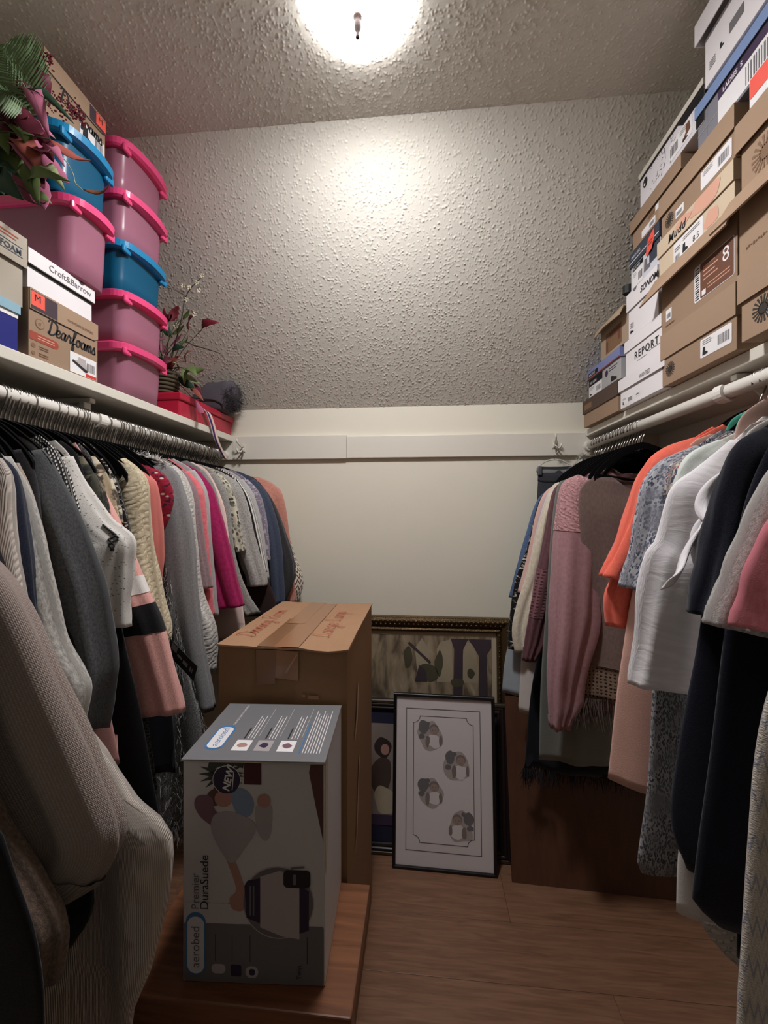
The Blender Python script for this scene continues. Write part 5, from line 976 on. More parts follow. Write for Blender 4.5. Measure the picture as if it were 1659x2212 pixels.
decal('paper_edge', F, [rect(0.13, 0.036, 0.245, 0.053)], I_wht, r); paper_label(F, 0.055, 0.006, 0.13, 0.028, r, lines=False); decal('rust_print', F, [rect(0.09, 0.038, 0.125, 0.050)], I_sunp, r)
r, F, FL = carton('white floral printed shoe box with a black end, topmost against the slope', 'box', 'R', 0.662, 1.045, 1.335, 2.3186, 2.420, card('floral_white', '#d9d5d9'), card('cream_lid', '#cfc9bd'), 0.016, 0.004, 0.28)
g = random.Random(33); sq = []
for k in range(34):
    u, v = g.uniform(0.06, 0.17), g.uniform(0.01, 0.08); a = g.uniform(0, 3.1); L_ = g.uniform(0.004, 0.012); wd = 0.0009
    sq.append([(u-math.sin(a)*wd, v+math.cos(a)*wd), (u+math.cos(a)*L_-math.sin(a)*wd, v+math.sin(a)*L_+math.cos(a)*wd), (u+math.cos(a)*L_+math.sin(a)*wd, v+math.sin(a)*L_-math.cos(a)*wd), (u+math.sin(a)*wd, v-math.cos(a)*wd)])
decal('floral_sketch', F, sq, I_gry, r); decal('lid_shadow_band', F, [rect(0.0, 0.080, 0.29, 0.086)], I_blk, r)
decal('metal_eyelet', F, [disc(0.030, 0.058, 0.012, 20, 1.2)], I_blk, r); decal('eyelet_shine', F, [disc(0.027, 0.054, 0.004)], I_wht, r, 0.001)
paper_label(F, 0.150, 0.012, 0.245, 0.060, r, icon=shoe, side='L'); decal('boot_picture', F, [[(0.21, .02), (0.24, .03), (0.236, .052), (.222, .052), (.222, .034)]], I_tan, r, 0.0012)
decal('black_corner', F, [[(0.19, 0.079), (0.29, 0.079), (0.29, 0.002), (0.262, 0.002), (0.262, 0.062), (0.21, 0.062)]], BLK, r, 0.0013)
FN = Face((0.664, 1.046, 2.3186), (1, 0, 0), (0, 0, 1)); decal('black_end', FN, [rect(0.0, 0.0, 0.27, 0.085)], BLK, r, 0.0006); decal('plum_patch', FN, [rect(0.0, 0.022, 0.085, 0.058)], I_plum, r, 0.001); text(FN, '9', 0.02, 0.030, 0.022, I_wht, r, h=0.0014); text(FN, 'M', 0.05, 0.030, 0.022, I_gry, r, h=0.0014)

# ---- right shelf, third column (kraft)
r, F, FL = carton('kraft boot box with sunburst and white label, lowest in the right kraft stack', 'box', 'R', 0.664, 0.946, 1.222, 1.7406, 1.885, K, K2, 0.070, 0.004, 0.31)
decal('sunburst_mark', F, sunburst(0.038, 0.040, 0.020), I_sun, r); paper_label(F, 0.160, 0.022, 0.262, 0.066, r, icon=boot); decal('thumb_hole', F, [disc(0.004, 0.062, 0.008, 14, 1.4)], I_blk, r)
r, F, FL = carton('kraft boot box with a brown size label and a flared lid flap', 'box', 'R', 0.668, 0.950, 1.232, 1.8856, 2.044, K, None, 0, 0.004, 0.31)
box('lid', 0.655, 0.985, 0.944, 1.240, 2.0442, 2.0475, K2, r)
fv = [(0.655, 0.944, 2.0475), (0.655, 1.240, 2.0475), (0.622, 1.262, 1.984), (0.640, 0.944, 2.006)]
mesh_obj('lid_flap', fv+[(x+0.003, y, z-0.002) for x, y, z in fv], [(0, 1, 2, 3), (7, 6, 5, 4), (0, 4, 5, 1), (1, 5, 6, 2), (2, 6, 7, 3), (3, 7, 4, 0)], K2, r)
decal('label_border', F, [rrect(0.142, 0.022, 0.274, 0.108, 0.005)], I_wht, r); decal('size_label', F, [rrect(0.164, 0.0235, 0.2725, 0.1065, 0.004)], I_tan, r, 0.0009)
decal('barcode', F, bars(0.146, 0.026, 0.160, 0.104, 14, random.Random(3), False), I_blk, r, 0.0011); text(F, '8', 0.238, 0.066, 0.046, I_wht, r, h=0.0013)
decal('label_print', F, [rect(0.175, 0.092-0.010*k, 0.215+0.01*(k % 2), 0.0945-0.010*k) for k in range(4)]+[rect(0.19, 0.045-0.008*k, 0.262, 0.047-0.008*k) for k in range(2)], I_pch, r, 0.0012); decal('price_sticker', F, [rect(0.170, 0.028, 0.184, 0.040)], I_wht, r, 0.0013)
decal('barcode_sticker', F, [rect(0.022, 0.032, 0.048, 0.062)], I_wht, r); decal('sticker_print', F, bars(0.026, 0.038, 0.044, 0.050, 6, random.Random(6)), I_gry, r, 0.001); decal('fine_print', F, [rect(0.02, 0.018, 0.06, 0.021)], I_brn, r)
r, F, FL = carton('sand and peach watercolour shoe box with a white size panel', 'box', 'R', 0.664, 0.952, 1.238, 2.0482, 2.150, BEI, BEI, 0.044, 0.004, 0.31)
def soft(pl, m=4):
    P = np.asarray(pl, dtype=float); n = len(P); out = []
    for i in range(n):
        a, b, c, e = P[i-1], P[i], P[(i+1) % n], P[(i+2) % n]
        for t in np.arange(m)/m: out.append(tuple(0.5*((2*b)+(-a+c)*t+(2*a-5*b+4*c-e)*t*t+(-a+3*b-3*c+e)*t**3)))
    return out
def blob(u, v, a, b, seed):
    g = random.Random(seed); return soft([(u+a*math.cos(t)*(1+0.2*g.uniform(-1, 1)), v+b*math.sin(t)*(1+0.2*g.uniform(-1, 1))) for t in np.linspace(0, 2*math.pi, 10)[:-1]])
decal('watercolour', FL, [[(u_, max(0.001, min(0.043, v_))) for u_, v_ in blob(0.20, 0.024, 0.055, 0.022, 1)], [(u_, max(0.001, min(0.043, v_))) for u_, v_ in blob(0.115, 0.030, 0.030, 0.012, 2)]], I_pch, r); decal('watercolour', F, [blob(0.215, 0.028, 0.025, 0.020, 3)], I_pch, r)
text(FL, 'Mudd', 0.052, 0.010, 0.030, I_blk, r, shear=0.25, bold=0.0006, spacing=1.1)
decal('size_panel', F, [rrect(0.070, 0.003, 0.185, 0.054, 0.004)], I_wht, r); decal('shoe_picture', F, boot(0.108, 0.010, 0.022), I_blk, r, 0.001); text(F, '8.5', 0.148, 0.012, 0.020, I_blk, r, h=0.001); decal('barcode', F, bars(0.075, 0.007, 0.096, 0.020, 8, random.Random(2)), I_gry, r, 0.001); decal('fine_print', F, [rect(0.075, 0.030+.006*k, 0.098, 0.033+.006*k) for k in range(2)]+[rect(0.11, 0.040+.005*k, 0.175, 0.042+.005*k) for k in range(2)], I_gry, r, 0.001)
r, F, FL = carton('kraft shoe box with sunburst and two white stickers, under the plum strip box', 'box', 'R', 0.662, 0.945, 1.222, 2.1506, 2.262, K, K2, 0.052, 0.006, 0.31)
decal('sunburst_mark', F, sunburst(0.038, 0.030, 0.019), I_sun, r); paper_label(F, 0.165, 0.010, 0.265, 0.052, r); decal('price_sticker', F, [rect(0.066, 0.012, 0.100, 0.034)], I_wht, r); decal('sticker_print', F, bars(0.07, 0.016, 0.095, 0.026, 6, random.Random(5)), I_gry, r, 0.001)
r, F, FL = carton('grey shoe box with a white label and plum strip, under a blue lid', 'box', 'R', 0.664, 0.82, 1.072, 2.2626, 2.372, card('mid_grey', '#7e7e86'), DEN, 0.028, 0.006, 0.28)
decal('white_label', F, [rect(0.07, 0.006, 0.25, 0.058)], I_wht, r); decal('plum_strip', F, [rect(0.07, 0.060, 0.25, 0.080)], I_plum, r); text(F, 'LADIES  S', 0.085, 0.064, 0.014, I_wht, r, h=0.001, bold=0.0003); decal('grey_cross', F, [rect(0.0, 0.036, 0.07, 0.0375), rect(0.034, 0.0, 0.0355, 0.08)], GY, r); decal('barcode', F, bars(0.15, 0.012, 0.21, 0.050, 9, random.Random(4)), I_gry, r, 0.001)
r, F, FL = carton('large white shoe box with a lid, highest of all under the ceiling on the right', 'box', 'R', 0.652, 0.78, 1.028, 2.3726, 2.53, WH, WH, 0.050, 0.018, 0.30)
decal('shoe_picture', F, boot(0.050, 0.040, 0.012), I_blk, r); decal('grey_square', F, [rect(0.078, 0.042, 0.118, 0.064)], I_gry, r); decal('fine_print', F, [rect(0.016, 0.030+0.005*k, 0.036, 0.032+0.005*k) for k in range(4)], I_gry, r)

# ---- right shelf, nearest column
r, F, FL = carton('kraft boot box with a bold black sunburst at the right edge', 'box', 'R', 0.648, 0.62, 0.912, 1.7406, 1.880, K2, K2, 0.060, 0.006, 0.31)
decal('sunburst_mark', F, sunburst(0.055, 0.046, 0.026), I_sun, r)
r, F, FL = carton('tall kraft boot box with faint print and a flared lid, at the right edge', 'box', 'R', 0.652, 0.62, 0.924, 1.8806, 2.040, K2, None, 0, 0.004, 0.31)
box('lid', 0.640, 0.965, 0.616, 0.932, 2.0402, 2.0435, K2, r); fv = [(0.640, 0.616, 2.0435), (0.640, 0.932, 2.0435), (0.612, 0.952, 1.990), (0.622, 0.616, 1.996)]
mesh_obj('lid_flap', fv+[(x+0.003, y, z-0.002) for x, y, z in fv], [(0, 1, 2, 3), (7, 6, 5, 4), (0, 4, 5, 1), (1, 5, 6, 2), (2, 6, 7, 3), (3, 7, 4, 0)], K2, r)
decal('fine_print', F, [rect(0.02+0.006*k, 0.045+0.0015*(k % 3), 0.024+0.006*k, 0.050+0.0015*(k % 2)) for k in range(9)], I_brn, r)
r, F, FL = carton('kraft shoe box with a pale sunburst at the right edge', 'box', 'R', 0.652, 0.62, 0.918, 2.0440, 2.190, K2, K2, 0.058, 0.010, 0.31)
decal('sunburst_mark', F, sunburst(0.062, 0.042, 0.034), I_sunp, r)
r, F, FL = carton('shoe box with coral and white print at the upper right edge', 'box', 'R', 0.654, 0.60, 0.900, 2.1906, 2.262, I_wht, None, 0, 0.004, 0.31)
decal('coral_print', F, [rect(0.004, 0.030, 0.16, 0.069)], I_cor, r)
# ------------------------------------------------------------------ silk foliage
def leafmat(name, c1, c2, pat='camo'):
    return mat('leaf_'+name, c1, 0.6, mottle=0.25, spec=0.3)
LEAF = {'pinkleaf': leafmat('pink', '#a8607a', 0), 'burgundy': leafmat('burgundy', '#5c2030', 0), 'burgundyp': leafmat('wine', '#6d1f2b', 0), 'rustleaf': leafmat('rust', '#8f4a40', 0), 'greenleaf': leafmat('green', '#5f7040', 0),
        'paleleaf': leafmat('pale', '#8f9a72', 0), 'darkleaf': leafmat('dark', '#26402f', 0), 'brownleaf': leafmat('brown', '#7a4a32', 0)}
M_stem = mat('silk_stem', '#4a4a2c', 0.7); M_twig = mat('twig', '#3a3028', 0.8)
def leaf(kind, p0, p1, wd, parent, seed):
    g = random.Random(seed); a, b = Vector(p0), Vector(p1); d = b-a; L_ = d.length; d.normalize()
    side = d.cross(Vector((0.45+g.uniform(-.4, .4), -0.85, 0.25+g.uniform(-.5, .5)))).normalized(); nrm = side.cross(d).normalized()
    vs = []; fs = []; N_ = 8; sag = L_*g.uniform(0.08, 0.22)*g.choice((1, -1)); ser = 0.12 if kind == 'burgundyp' else 0.05
    for i in range(N_+1):
        t = i/N_; w_ = wd*0.5*(math.sin(math.pi*min(1, t**0.8))**0.9)*(1+ser*(1 if i % 2 else -1)); w_ = max(w_, 0.0004)
        c = a+d*(L_*t)+nrm*(sag*math.sin(math.pi*t))
        vs += [c-side*w_+nrm*(w_*0.35), c, c+side*w_+nrm*(w_*0.35)]
    for i in range(N_):
        for k in range(2): fs.append((i*3+k, i*3+k+1, i*3+k+4, i*3+k+3))
    o = mesh_obj('leaf', vs, fs, LEAF[kind], parent, True); md = o.modifiers.new('thick', 'SOLIDIFY'); md.thickness = 0.0006; return o
def plume(p0, p1, rad, parent, seed, m):
    g = random.Random(seed); a, b = Vector(p0), Vector(p1); vs = []; fs = []
    for k in range(170):
        t = g.random(); c = a.lerp(b, t)+Vector((g.gauss(0, 1), g.gauss(0, 1), g.gauss(0, 1)))*(rad*0.42*math.sin(math.pi*min(0.97, t*0.85+0.1)))
        r = 0.0026*g.uniform(.6, 1.3); i0 = len(vs)
        vs += [c+Vector(q)*r for q in ((1, 0, 0), (-1, 0, 0), (0, 1, 0), (0, -1, 0), (0, 0, 1), (0, 0, -1))]
        fs += [tuple(i0+x for x in f) for f in ((0, 2, 4), (2, 1, 4), (1, 3, 4), (3, 0, 4), (2, 0, 5), (1, 2, 5), (3, 1, 5), (0, 3, 5))]
    return tag(mesh_obj('flower_plume', vs, fs, m, parent), kind='stuff')
def fern(f, parent, seed):
    g = random.Random(seed); a, b = Vector(f[:3]), Vector(f[3:]); d = b-a; L_ = d.length; d.normalize(); side = d.cross(Vector((0.2, -1, 0.1))).normalized(); nr = side.cross(d)
    vs, fs = tube_geo([a+d*(L_*t)+nr*(0.02*math.sin(3.14*t)) for t in (0, .25, .5, .75, 1)], [0.0012, 0.0011, 0.001, .0008, .0005], 5)
    for k in range(22):
        t = (k+0.6)/22.5; c = a+d*(L_*t)+nr*(0.02*math.sin(3.14*t)); pl = 0.05*math.sin(math.pi*(0.12+0.86*t))+0.008
        for sg in (-1, 1):
            e = c+side*(sg*pl)+d*(pl*0.45)+nr*g.uniform(-.006, .002); w_ = 0.0032; i0 = len(vs); m1 = c.lerp(e, 0.45)
            vs += [c, m1+d*w_, e, m1-d*w_, m1+nr*0.0012]; fs += [(i0, i0+1, i0+4), (i0+1, i0+2, i0+4), (i0+2, i0+3, i0+4), (i0+3, i0, i0+4)]
    return mesh_obj('fern_frond', vs, fs, mat('fern_green', '#5d744d', 0.6, mottle=0.2), parent)
def basket(cx, cy, z, r0, r1, h, parent, m):
    vs, fs = [], []; n = 28; rows = 7
    for j in range(rows):
        t = j/(rows-1); rr = r0+(r1-r0)*t
        path = [(cx+(rr+0.0015*math.sin(k*math.pi+j*math.pi))*math.cos(2*math.pi*k/n), cy+(rr+0.0015*math.sin(k*math.pi+j*math.pi))*math.sin(2*math.pi*k/n), z+0.005+(h-0.01)*t) for k in range(n+1)]
        tube_geo(path, h/rows*0.5, 5, False, vs, fs)
    o = mesh_obj('woven_wall', vs, fs, m, parent, True)
    lathe('liner', [(r0*0.95, z+0.001), (r0*0.98, z+0.004), (r1*0.96, z+h-0.012), (0.004, z+h-0.012)], cx, cy, m, parent, 20); return o
ar = empty('silk_flower_arrangement', (-1.0, 0.73, 2.0), 'large silk arrangement of ferns, pink and burgundy leaves in the upper left corner', 'flowers')
basket(-1.0, 0.73, 2.0006, 0.05, 0.065, 0.09, ar, mat('wicker_dark', '#3d3023', 0.8))
for i, q in enumerate(NEAR_LEAVES):
    leaf(q[0], q[1:4], q[4:7], q[7], ar, i)
    if i % 2 == 0:
        a = Vector((-1.0+0.02*math.sin(i), 0.73+0.02*math.cos(i), 2.07)); b = Vector(q[1:4]); mid = a.lerp(b, 0.5)+Vector((0, 0, 0.05)); tube('stem', catmull([a, mid, b], 8), 0.0016, M_stem, ar, 5)
for i, f in enumerate(FERNS):
    fern(f, ar, i); a = Vector((-1.0, 0.73, 2.07)); tube('stem', catmull([a, a.lerp(Vector(f[:3]), 0.5)+Vector((0, 0, .03)), Vector(f[:3])], 8), 0.0016, M_stem, ar, 5)
M_pl = mat('plume_wine', '#6a1424', 0.8)
for i, f in enumerate(PLUMES):
    plume(f[:3], f[3:], 0.030, ar, i+3, M_pl); a = Vector((-1.0, 0.73, 2.07)); tube('stem', catmull([a, a.lerp(Vector(f[:3]), 0.5)+Vector((0, 0, .03)), Vector(f[:3])], 8), 0.0016, M_stem, ar, 5)
tube('wire_tendril', catmull(NEAR_WIRE, 16), 0.0009, mat('tendril', '#a39a70', 0.5), ar, 5)
fa = empty('silk_flower_arrangement', (-0.985, 1.50, 1.8262), 'small silk flower basket with a twig, behind the tall bin stack on the crimson box', 'flowers')
basket(-0.985, 1.505, 1.8264, 0.045, 0.06, 0.095, fa, mat('wicker_olive', '#4a4430', 0.8))
for i, q in enumerate(FAR_LEAVES):
    leaf(q[0], q[1:4], q[4:7], q[7], fa, 50+i)
    a = Vector((-0.985+0.02*math.sin(i), 1.505+0.02*math.cos(i), 1.91)); b = Vector(q[1:4]); tube('stem', catmull([a, a.lerp(b, 0.5)+Vector((0, 0, 0.02)), b], 7), 0.0013, M_stem, fa, 5)
tube('twig', catmull([(-0.97, 1.505, 1.91)]+TWIG, 16), 0.0018, M_twig, fa, 5); tube('twig', catmull([(-0.97, 1.505, 1.91)]+TWIG2, 14), 0.0016, M_twig, fa, 5)
for i, b in enumerate(BUDS):
    g = random.Random(i); vs = []; fs = []
    for k in range(5):
        t = 2*math.pi*k/5+g.random(); i0 = len(vs); c = Vector(b); e = c+Vector((math.cos(t)*0.010, -0.003, math.sin(t)*0.010)); s_ = Vector((-math.sin(t), 0, math.cos(t)))*0.004
        vs += [c, c.lerp(e, 0.6)+s_, e, c.lerp(e, 0.6)-s_, c.lerp(e, .5)+Vector((0, -0.003, 0))]; fs += [(i0, i0+1, i0+4), (i0+1, i0+2, i0+4), (i0+2, i0+3, i0+4), (i0+3, i0, i0+4)]
    mesh_obj('blossom', vs, fs, mat('blossom_white', '#cfcab0', 0.7), fa)
    if i >= 1: 
        n_ = min(TWIG, key=lambda q: (Vector(q)-Vector(b)).length); tube('twig', [n_, Vector(n_).lerp(Vector(b), 0.5)+Vector((0, 0, 0.004)), b], 0.0008, M_twig, fa, 4)

# ------------------------------------------------------------------ fleece bag and medal ribbon on the crimson box
M_fl = mat('fleece_grey', '#58535a', 0.95, bump=(300, 0.5), mottle=0.12, spec=0.1)
bg = empty('fleece_bag', (-0.895, 1.745, 1.8262), 'slumped dark grey fleece bag with a fluffy end on the crimson box', 'bag')
bm = bmesh.new(); bmesh.ops.create_icosphere(bm, subdivisions=4, radius=1.0)
for v in bm.verts:
    p = v.co.copy(); sx = lambda q: math.copysign(abs(q)**0.62, q)
    x, y, z = sx(p.x)*0.095, sx(p.y)*0.058, sx(p.z)*0.062
    n_ = 0.006*math.sin(x*70+1)*math.cos(z*60)+0.004*math.sin(y*120+x*40)
    v.co = Vector((-0.895+x*(1+n_*4)+0.02*z/0.06, 1.745+y*(1+n_*5), 1.8262+0.060+z*(1+0.18*math.sin(x*24+0.5))+n_*(1 if z > -0.03 else 0)))
    v.co.z = max(v.co.z, 1.8266)
bm_obj('bag_body', bm, M_fl, bg, True)
tube('seam', catmull([(-0.975, 1.690, 1.88), (-0.93, 1.683, 1.872), (-0.87, 1.684, 1.865), (-0.82, 1.695, 1.835)], 14), 0.0022, mat('seam_dark', '#221f22', 0.9), bg, 5)
g = random.Random(3); rt = []
for k in range(1300):
    t = g.uniform(0, 6.28); q = g.uniform(0, 1)
    rt.append((-0.818+0.020*g.uniform(-1, 1), 1.745+0.062*math.cos(t)*q**.5, max(1.832, 1.886+0.058*math.sin(t)*q**.5)))
strands('fluffy_trim', mat('fluff_dark', '#3d393d', 0.9), bg, rt, 0.022, 0.0007, 5, droop=(0.6, -0.2, 0.1), spread=1.2)
rb = bpy.data.materials.new('ribbon_stripes'); rb.use_nodes = True; nt = rb.node_tree; b = nt.nodes['Principled BSDF']; b.inputs['Roughness'].default_value = 0.5
tc = nt.nodes.new('ShaderNodeTexCoord'); sp = nt.nodes.new('ShaderNodeSeparateXYZ'); rp = nt.nodes.new('ShaderNodeValToRGB'); rp.color_ramp.interpolation = 'CONSTANT'
cols = [(0.0, '#e6ded6'), (0.16, '#2f2c78'), (0.46, '#b04038'), (0.56, '#e9d9cf'), (0.9, '#d8c3b6')]
rp.color_ramp.elements[0].color = hexc(cols[0][1]); rp.color_ramp.elements[1].position = cols[1][0]; rp.color_ramp.elements[1].color = hexc(cols[1][1])
for p_, c_ in cols[2:]: e = rp.color_ramp.elements.new(p_); e.color = hexc(c_)
nt.links.new(tc.outputs['UV'], sp.inputs[0]); nt.links.new(sp.outputs[0], rp.inputs[0]); nt.links.new(rp.outputs[0], b.inputs['Base Color'])
P = catmull([(-0.93, 1.50, 1.830), (-0.895, 1.53, 1.8295)]+[tuple(q) for q in RIBBON], 40); vs = []; uv = []; fs = []
for i, p in enumerate(P):
    t = i/39; tw = 0.25+0.5*t
    s_ = np.array((0.25*math.sin(tw*2), math.cos(tw*0.6), -0.15)); s_ /= np.linalg.norm(s_)
    for k, q in enumerate((-0.016, 0.0, 0.016)): vs.append(tuple(p+s_*q)); uv.append((k/2, t))
for i in range(39):
    for k in range(2): fs.append((i*3+k, i*3+k+1, i*3+k+4, i*3+k+3))
o = mesh_obj('medal_ribbon', vs, fs, rb, None, True, uv); o.modifiers.new('thick', 'SOLIDIFY').thickness = 0.0008
tag(o, 'striped white, navy and red medal ribbon hanging over the edge of the left shelf', 'ribbon')

# ------------------------------------------------------------------ price tag, clear hanger with dark trousers
r = empty('price_tag', TAG[0], 'black price tag poking out beside the blush sweatshirt sleeve', 'tag')
q = [Vector(p) for p in TAG]; U_, V_ = (q[1]-q[0]), (q[3]-q[0]); nn = U_.cross(V_).normalized()*0.0006; q[2] = q[1]+V_*1.0
mesh_obj('card', [p+nn for p in q]+[p-nn for p in q], [(0, 1, 2, 3), (7, 6, 5, 4), (0, 4, 5, 1), (1, 5, 6, 2), (2, 6, 7, 3), (3, 7, 4, 0)], mat('tag_black', '#141315', 0.5), r)
FT = Face(q[3], U_, -V_); wl, hl = U_.length, V_.length
for sgn in (1,):
    hh = 0.0012 if FT.N.y < 0 else -0.0012
    decal('tag_print', FT, [rect(wl*0.10, hl*0.55, wl*0.30, hl*0.95), rect(wl*0.34, hl*0.45, wl*0.50, hl*0.62), rect(wl*0.55, hl*0.35, wl*0.72, hl*0.6), rect(wl*0.80, hl*0.30, wl*0.84, hl*0.62), rect(wl*.87, hl*.3, wl*.9, hl*.62)], I_gry, r, hh)
tube('tag_string', [q[0], q[0]+Vector((-0.03, 0.004, 0.05)), q[0]+Vector((-0.045, 0.006, 0.09))], 0.0006, M_stem, r, 4)
M_clear = bpy.data.materials.new('clear_plastic'); M_clear.use_nodes = True; b = M_clear.node_tree.nodes['Principled BSDF']; b.inputs['Base Color'].default_value = (0.95, 0.95, 0.95, 1); b.inputs['Roughness'].default_value = 0.12; b.inputs['Transmission Weight'].default_value = 0.75; b.inputs['IOR'].default_value = 1.45
HX, HY = 0.552, 1.797
r = empty('trouser_hanger', (HX, HY, 1.66), 'clear plastic trouser hanger dangling from the hook on the right', 'hanger')
tube('hook', catmull([(HX, HY, 1.612), (HX, HY, 1.632), (HX+0.010, HY, 1.642), (HX+0.014, HY, 1.656), (HX+0.006, HY, 1.667), (HX-0.006, HY, 1.664), (HX-0.010, HY, 1.655)], 20), 0.0018, M_chrome, r, 6)
tube('bail', catmull([(HX-0.072, HY, 1.560), (HX-0.066, HY, 1.585), (HX-0.035, HY, 1.606), (HX, HY, 1.613), (HX+0.035, HY, 1.606), (HX+0.066, HY, 1.585), (HX+0.072, HY, 1.560)], 24), 0.0042, M_clear, r, 8)
box('clip_bar', HX-0.070, HX+0.070, HY-0.006, HY+0.006, 1.556, 1.572, M_clear, r, bev=0.002)
for sx in (-1, 1): box('clip', HX+sx*0.062-0.008, HX+sx*0.062+0.008, HY-0.012, HY+0.012, 1.548, 1.582, mat('clip_grey', '#55555a', 0.4), r, bev=0.003)
rows = [(1.566, 0.066, 0.0), (1.55, 0.067, 0.04), (1.4, 0.074, 0.3), (1.2, 0.082, 0.6), (1.0, 0.085, 0.85), (0.9, 0.086, 1.0)]
ROD['H'] = (HX, 1.6, -1)
r = empty('trousers', (HX, HY, 1.566), 'dark grey folded trousers clipped to the clear hanger', 'trousers')
cloth_sheet('leg_fold', HX, -1, HY, rows, 0.016, 77, fabric('trouser', '#45464b', '#33343a', 'heather'), r, fold=0.5, zt=1.566)
cloth_sheet('waistband', HX, -1, HY, [(1.567, 0.068, 0), (1.56, 0.068, 0), (1.545, 0.0685, 0.02), (1.53, 0.069, 0.04)], 0.0185, 77, fabric('waistband', '#3a3b41'), r, fold=0.5, zt=1.566)

# ------------------------------------------------------------------ things on the floor
M_pine = wood('knotty_pine', '#5f3a26', '#85563a', 0, 1.0, 0.35, True)
bn = empty('wooden_bench', (-0.34, 0.85, 0.0), 'knotty pine bench holding the air bed carton', 'bench')
box('bench_top', -0.565, -0.123, 0.721, 0.985, 0.472, 0.51, M_pine, bn, bev=0.003)
for x in (-0.54, -0.175):
    for y in (0.745, 0.955): box('leg', x-0.018, x+0.018, y-0.018, y+0.018, 0.0, 0.44, M_pine, bn, bev=0.003)
box('apron', -0.555, -0.160, 0.730, 0.748, 0.41, 0.472, M_pine, bn, bev=0.002); box('apron', -0.555, -0.160, 0.950, 0.968, 0.41, 0.472, M_pine, bn, bev=0.002)

# air bed carton, turned slightly
ang = math.radians(3.2); U = Vector((math.cos(ang), math.sin(ang), 0)); D = Vector((-math.sin(ang), math.cos(ang), 0)); O = Vector((-0.450, 0.750, 0.5104)); AW, AD, AH = 0.270, 0.222, 0.418
ab = empty('air_bed_carton', O, 'tall grey and white printed air bed carton standing on the pine bench', 'carton')
Mx = Matrix(((U.x, D.x, 0, O.x), (U.y, D.y, 0, O.y), (0, 0, 1, O.z), (0, 0, 0, 1)))
M_ab = card('carton_white', '#c9c5c6', rough=0.5); M_abg = card('carton_grey', '#77777a', rough=0.4); M_edge = card('carton_edge', '#b8ab98')
box('carton_body', 0, AW, 0, AD, 0, AH, M_ab, ab, 0.0022, Mx)
box('lid_flap', -0.002, AW+0.001, -0.004, AD+0.001, AH+0.0004, AH+0.0042, M_abg, ab, 0.0012, Mx)
box('flap_edge', -0.002, AW+0.001, -0.0042, AD+0.0012, AH-0.0006, AH+0.0018, M_edge, ab, 0.0006, Mx)
FF = Face(O, U, (0, 0, 1)); FT = Face(O+Vector((0, 0, AH+0.0042)), U, D); FR = Face(O+U*AW, D, (0, 0, 1))
I_mauve = mat('print_mauve', '#7d5a66', 0.6); I_skin = mat('print_skin', '#b08478', 0.6); I_cloth = mat('print_cloth', '#a9a2a4', 0.6); I_shirt = mat('print_blue', '#7f93ad', 0.6); I_hair = mat('print_hair', '#5b4038', 0.6); I_bed = mat('print_bed', '#b3aaac', 0.6); I_dgy = mat('print_grey', '#6f6c70', 0.6); I_maro = mat('print_maroon', '#4a1f24', 0.6); I_leafd = mat('print_plant', '#3a3f36', 0.6); I_navy = mat('print_navy', '#2e2440', 0.6); I_pill = mat('print_pill', '#d4d6da', 0.5)
decal('grey_panel', FF, [rrect(0.002, 0.002, AW-0.002, 0.112, 0.004)], I_dgy, ab, 0.0004)
decal('white_panel', FF, [[(0.005, 0.112), (0.108, 0.112), (0.114, 0.118), (0.114, 0.15), (0.06, 0.15), (0.005, 0.15)]], M_ab, ab, 0.0006)
decal('plant_print', FF, [[(0.048, 0.405), (0.06, 0.402), (0.07, 0.408), (0.085, 0.403), (0.1, 0.41), (0.115, 0.405), (0.117, 0.415), (0.05, 0.415)]]+[[(0.075+0.045*math.cos(t), 0.393+0.038*math.sin(t)), (0.075+0.008*math.cos(t+1.5), 0.393+0.008*math.sin(t+1.5)), (0.075+0.008*math.cos(t-1.5), 0.393+0.008*math.sin(t-1.5))] for t in np.linspace(0.1, 6.2, 17) if 0.393+0.038*math.sin(t) < 0.416], I_leafd, ab)
decal('maroon_block', FF, [rect(0.117, 0.375, 0.150, 0.415)], I_maro, ab)
decal('brown_wedge', FF, [[(0.243, 0.415), (AW-0.003, 0.415), (AW-0.003, 0.27), (0.252, 0.34), (0.240, 0.40)]], mat('print_brown', '#5d3c36', 0.6), ab)
decal('new_badge', FF, [disc(0.084, 0.383, 0.027, 30)], I_wht, ab, 0.0008); decal('new_badge_disc', FF, [disc(0.084, 0.383, 0.0258, 30)], I_navy, ab, 0.0011)
text(FF, 'NEW!', 0.0885, 0.361, 0.019, I_wht, ab, rot=math.radians(78), shear=0.2, h=0.0015, bold=0.0006)
decal('badge_rule', FF, [[(0.094, 0.364), (0.0955, 0.364), (0.0985, 0.398), (0.097, 0.398)]], I_wht, ab, 0.0015)
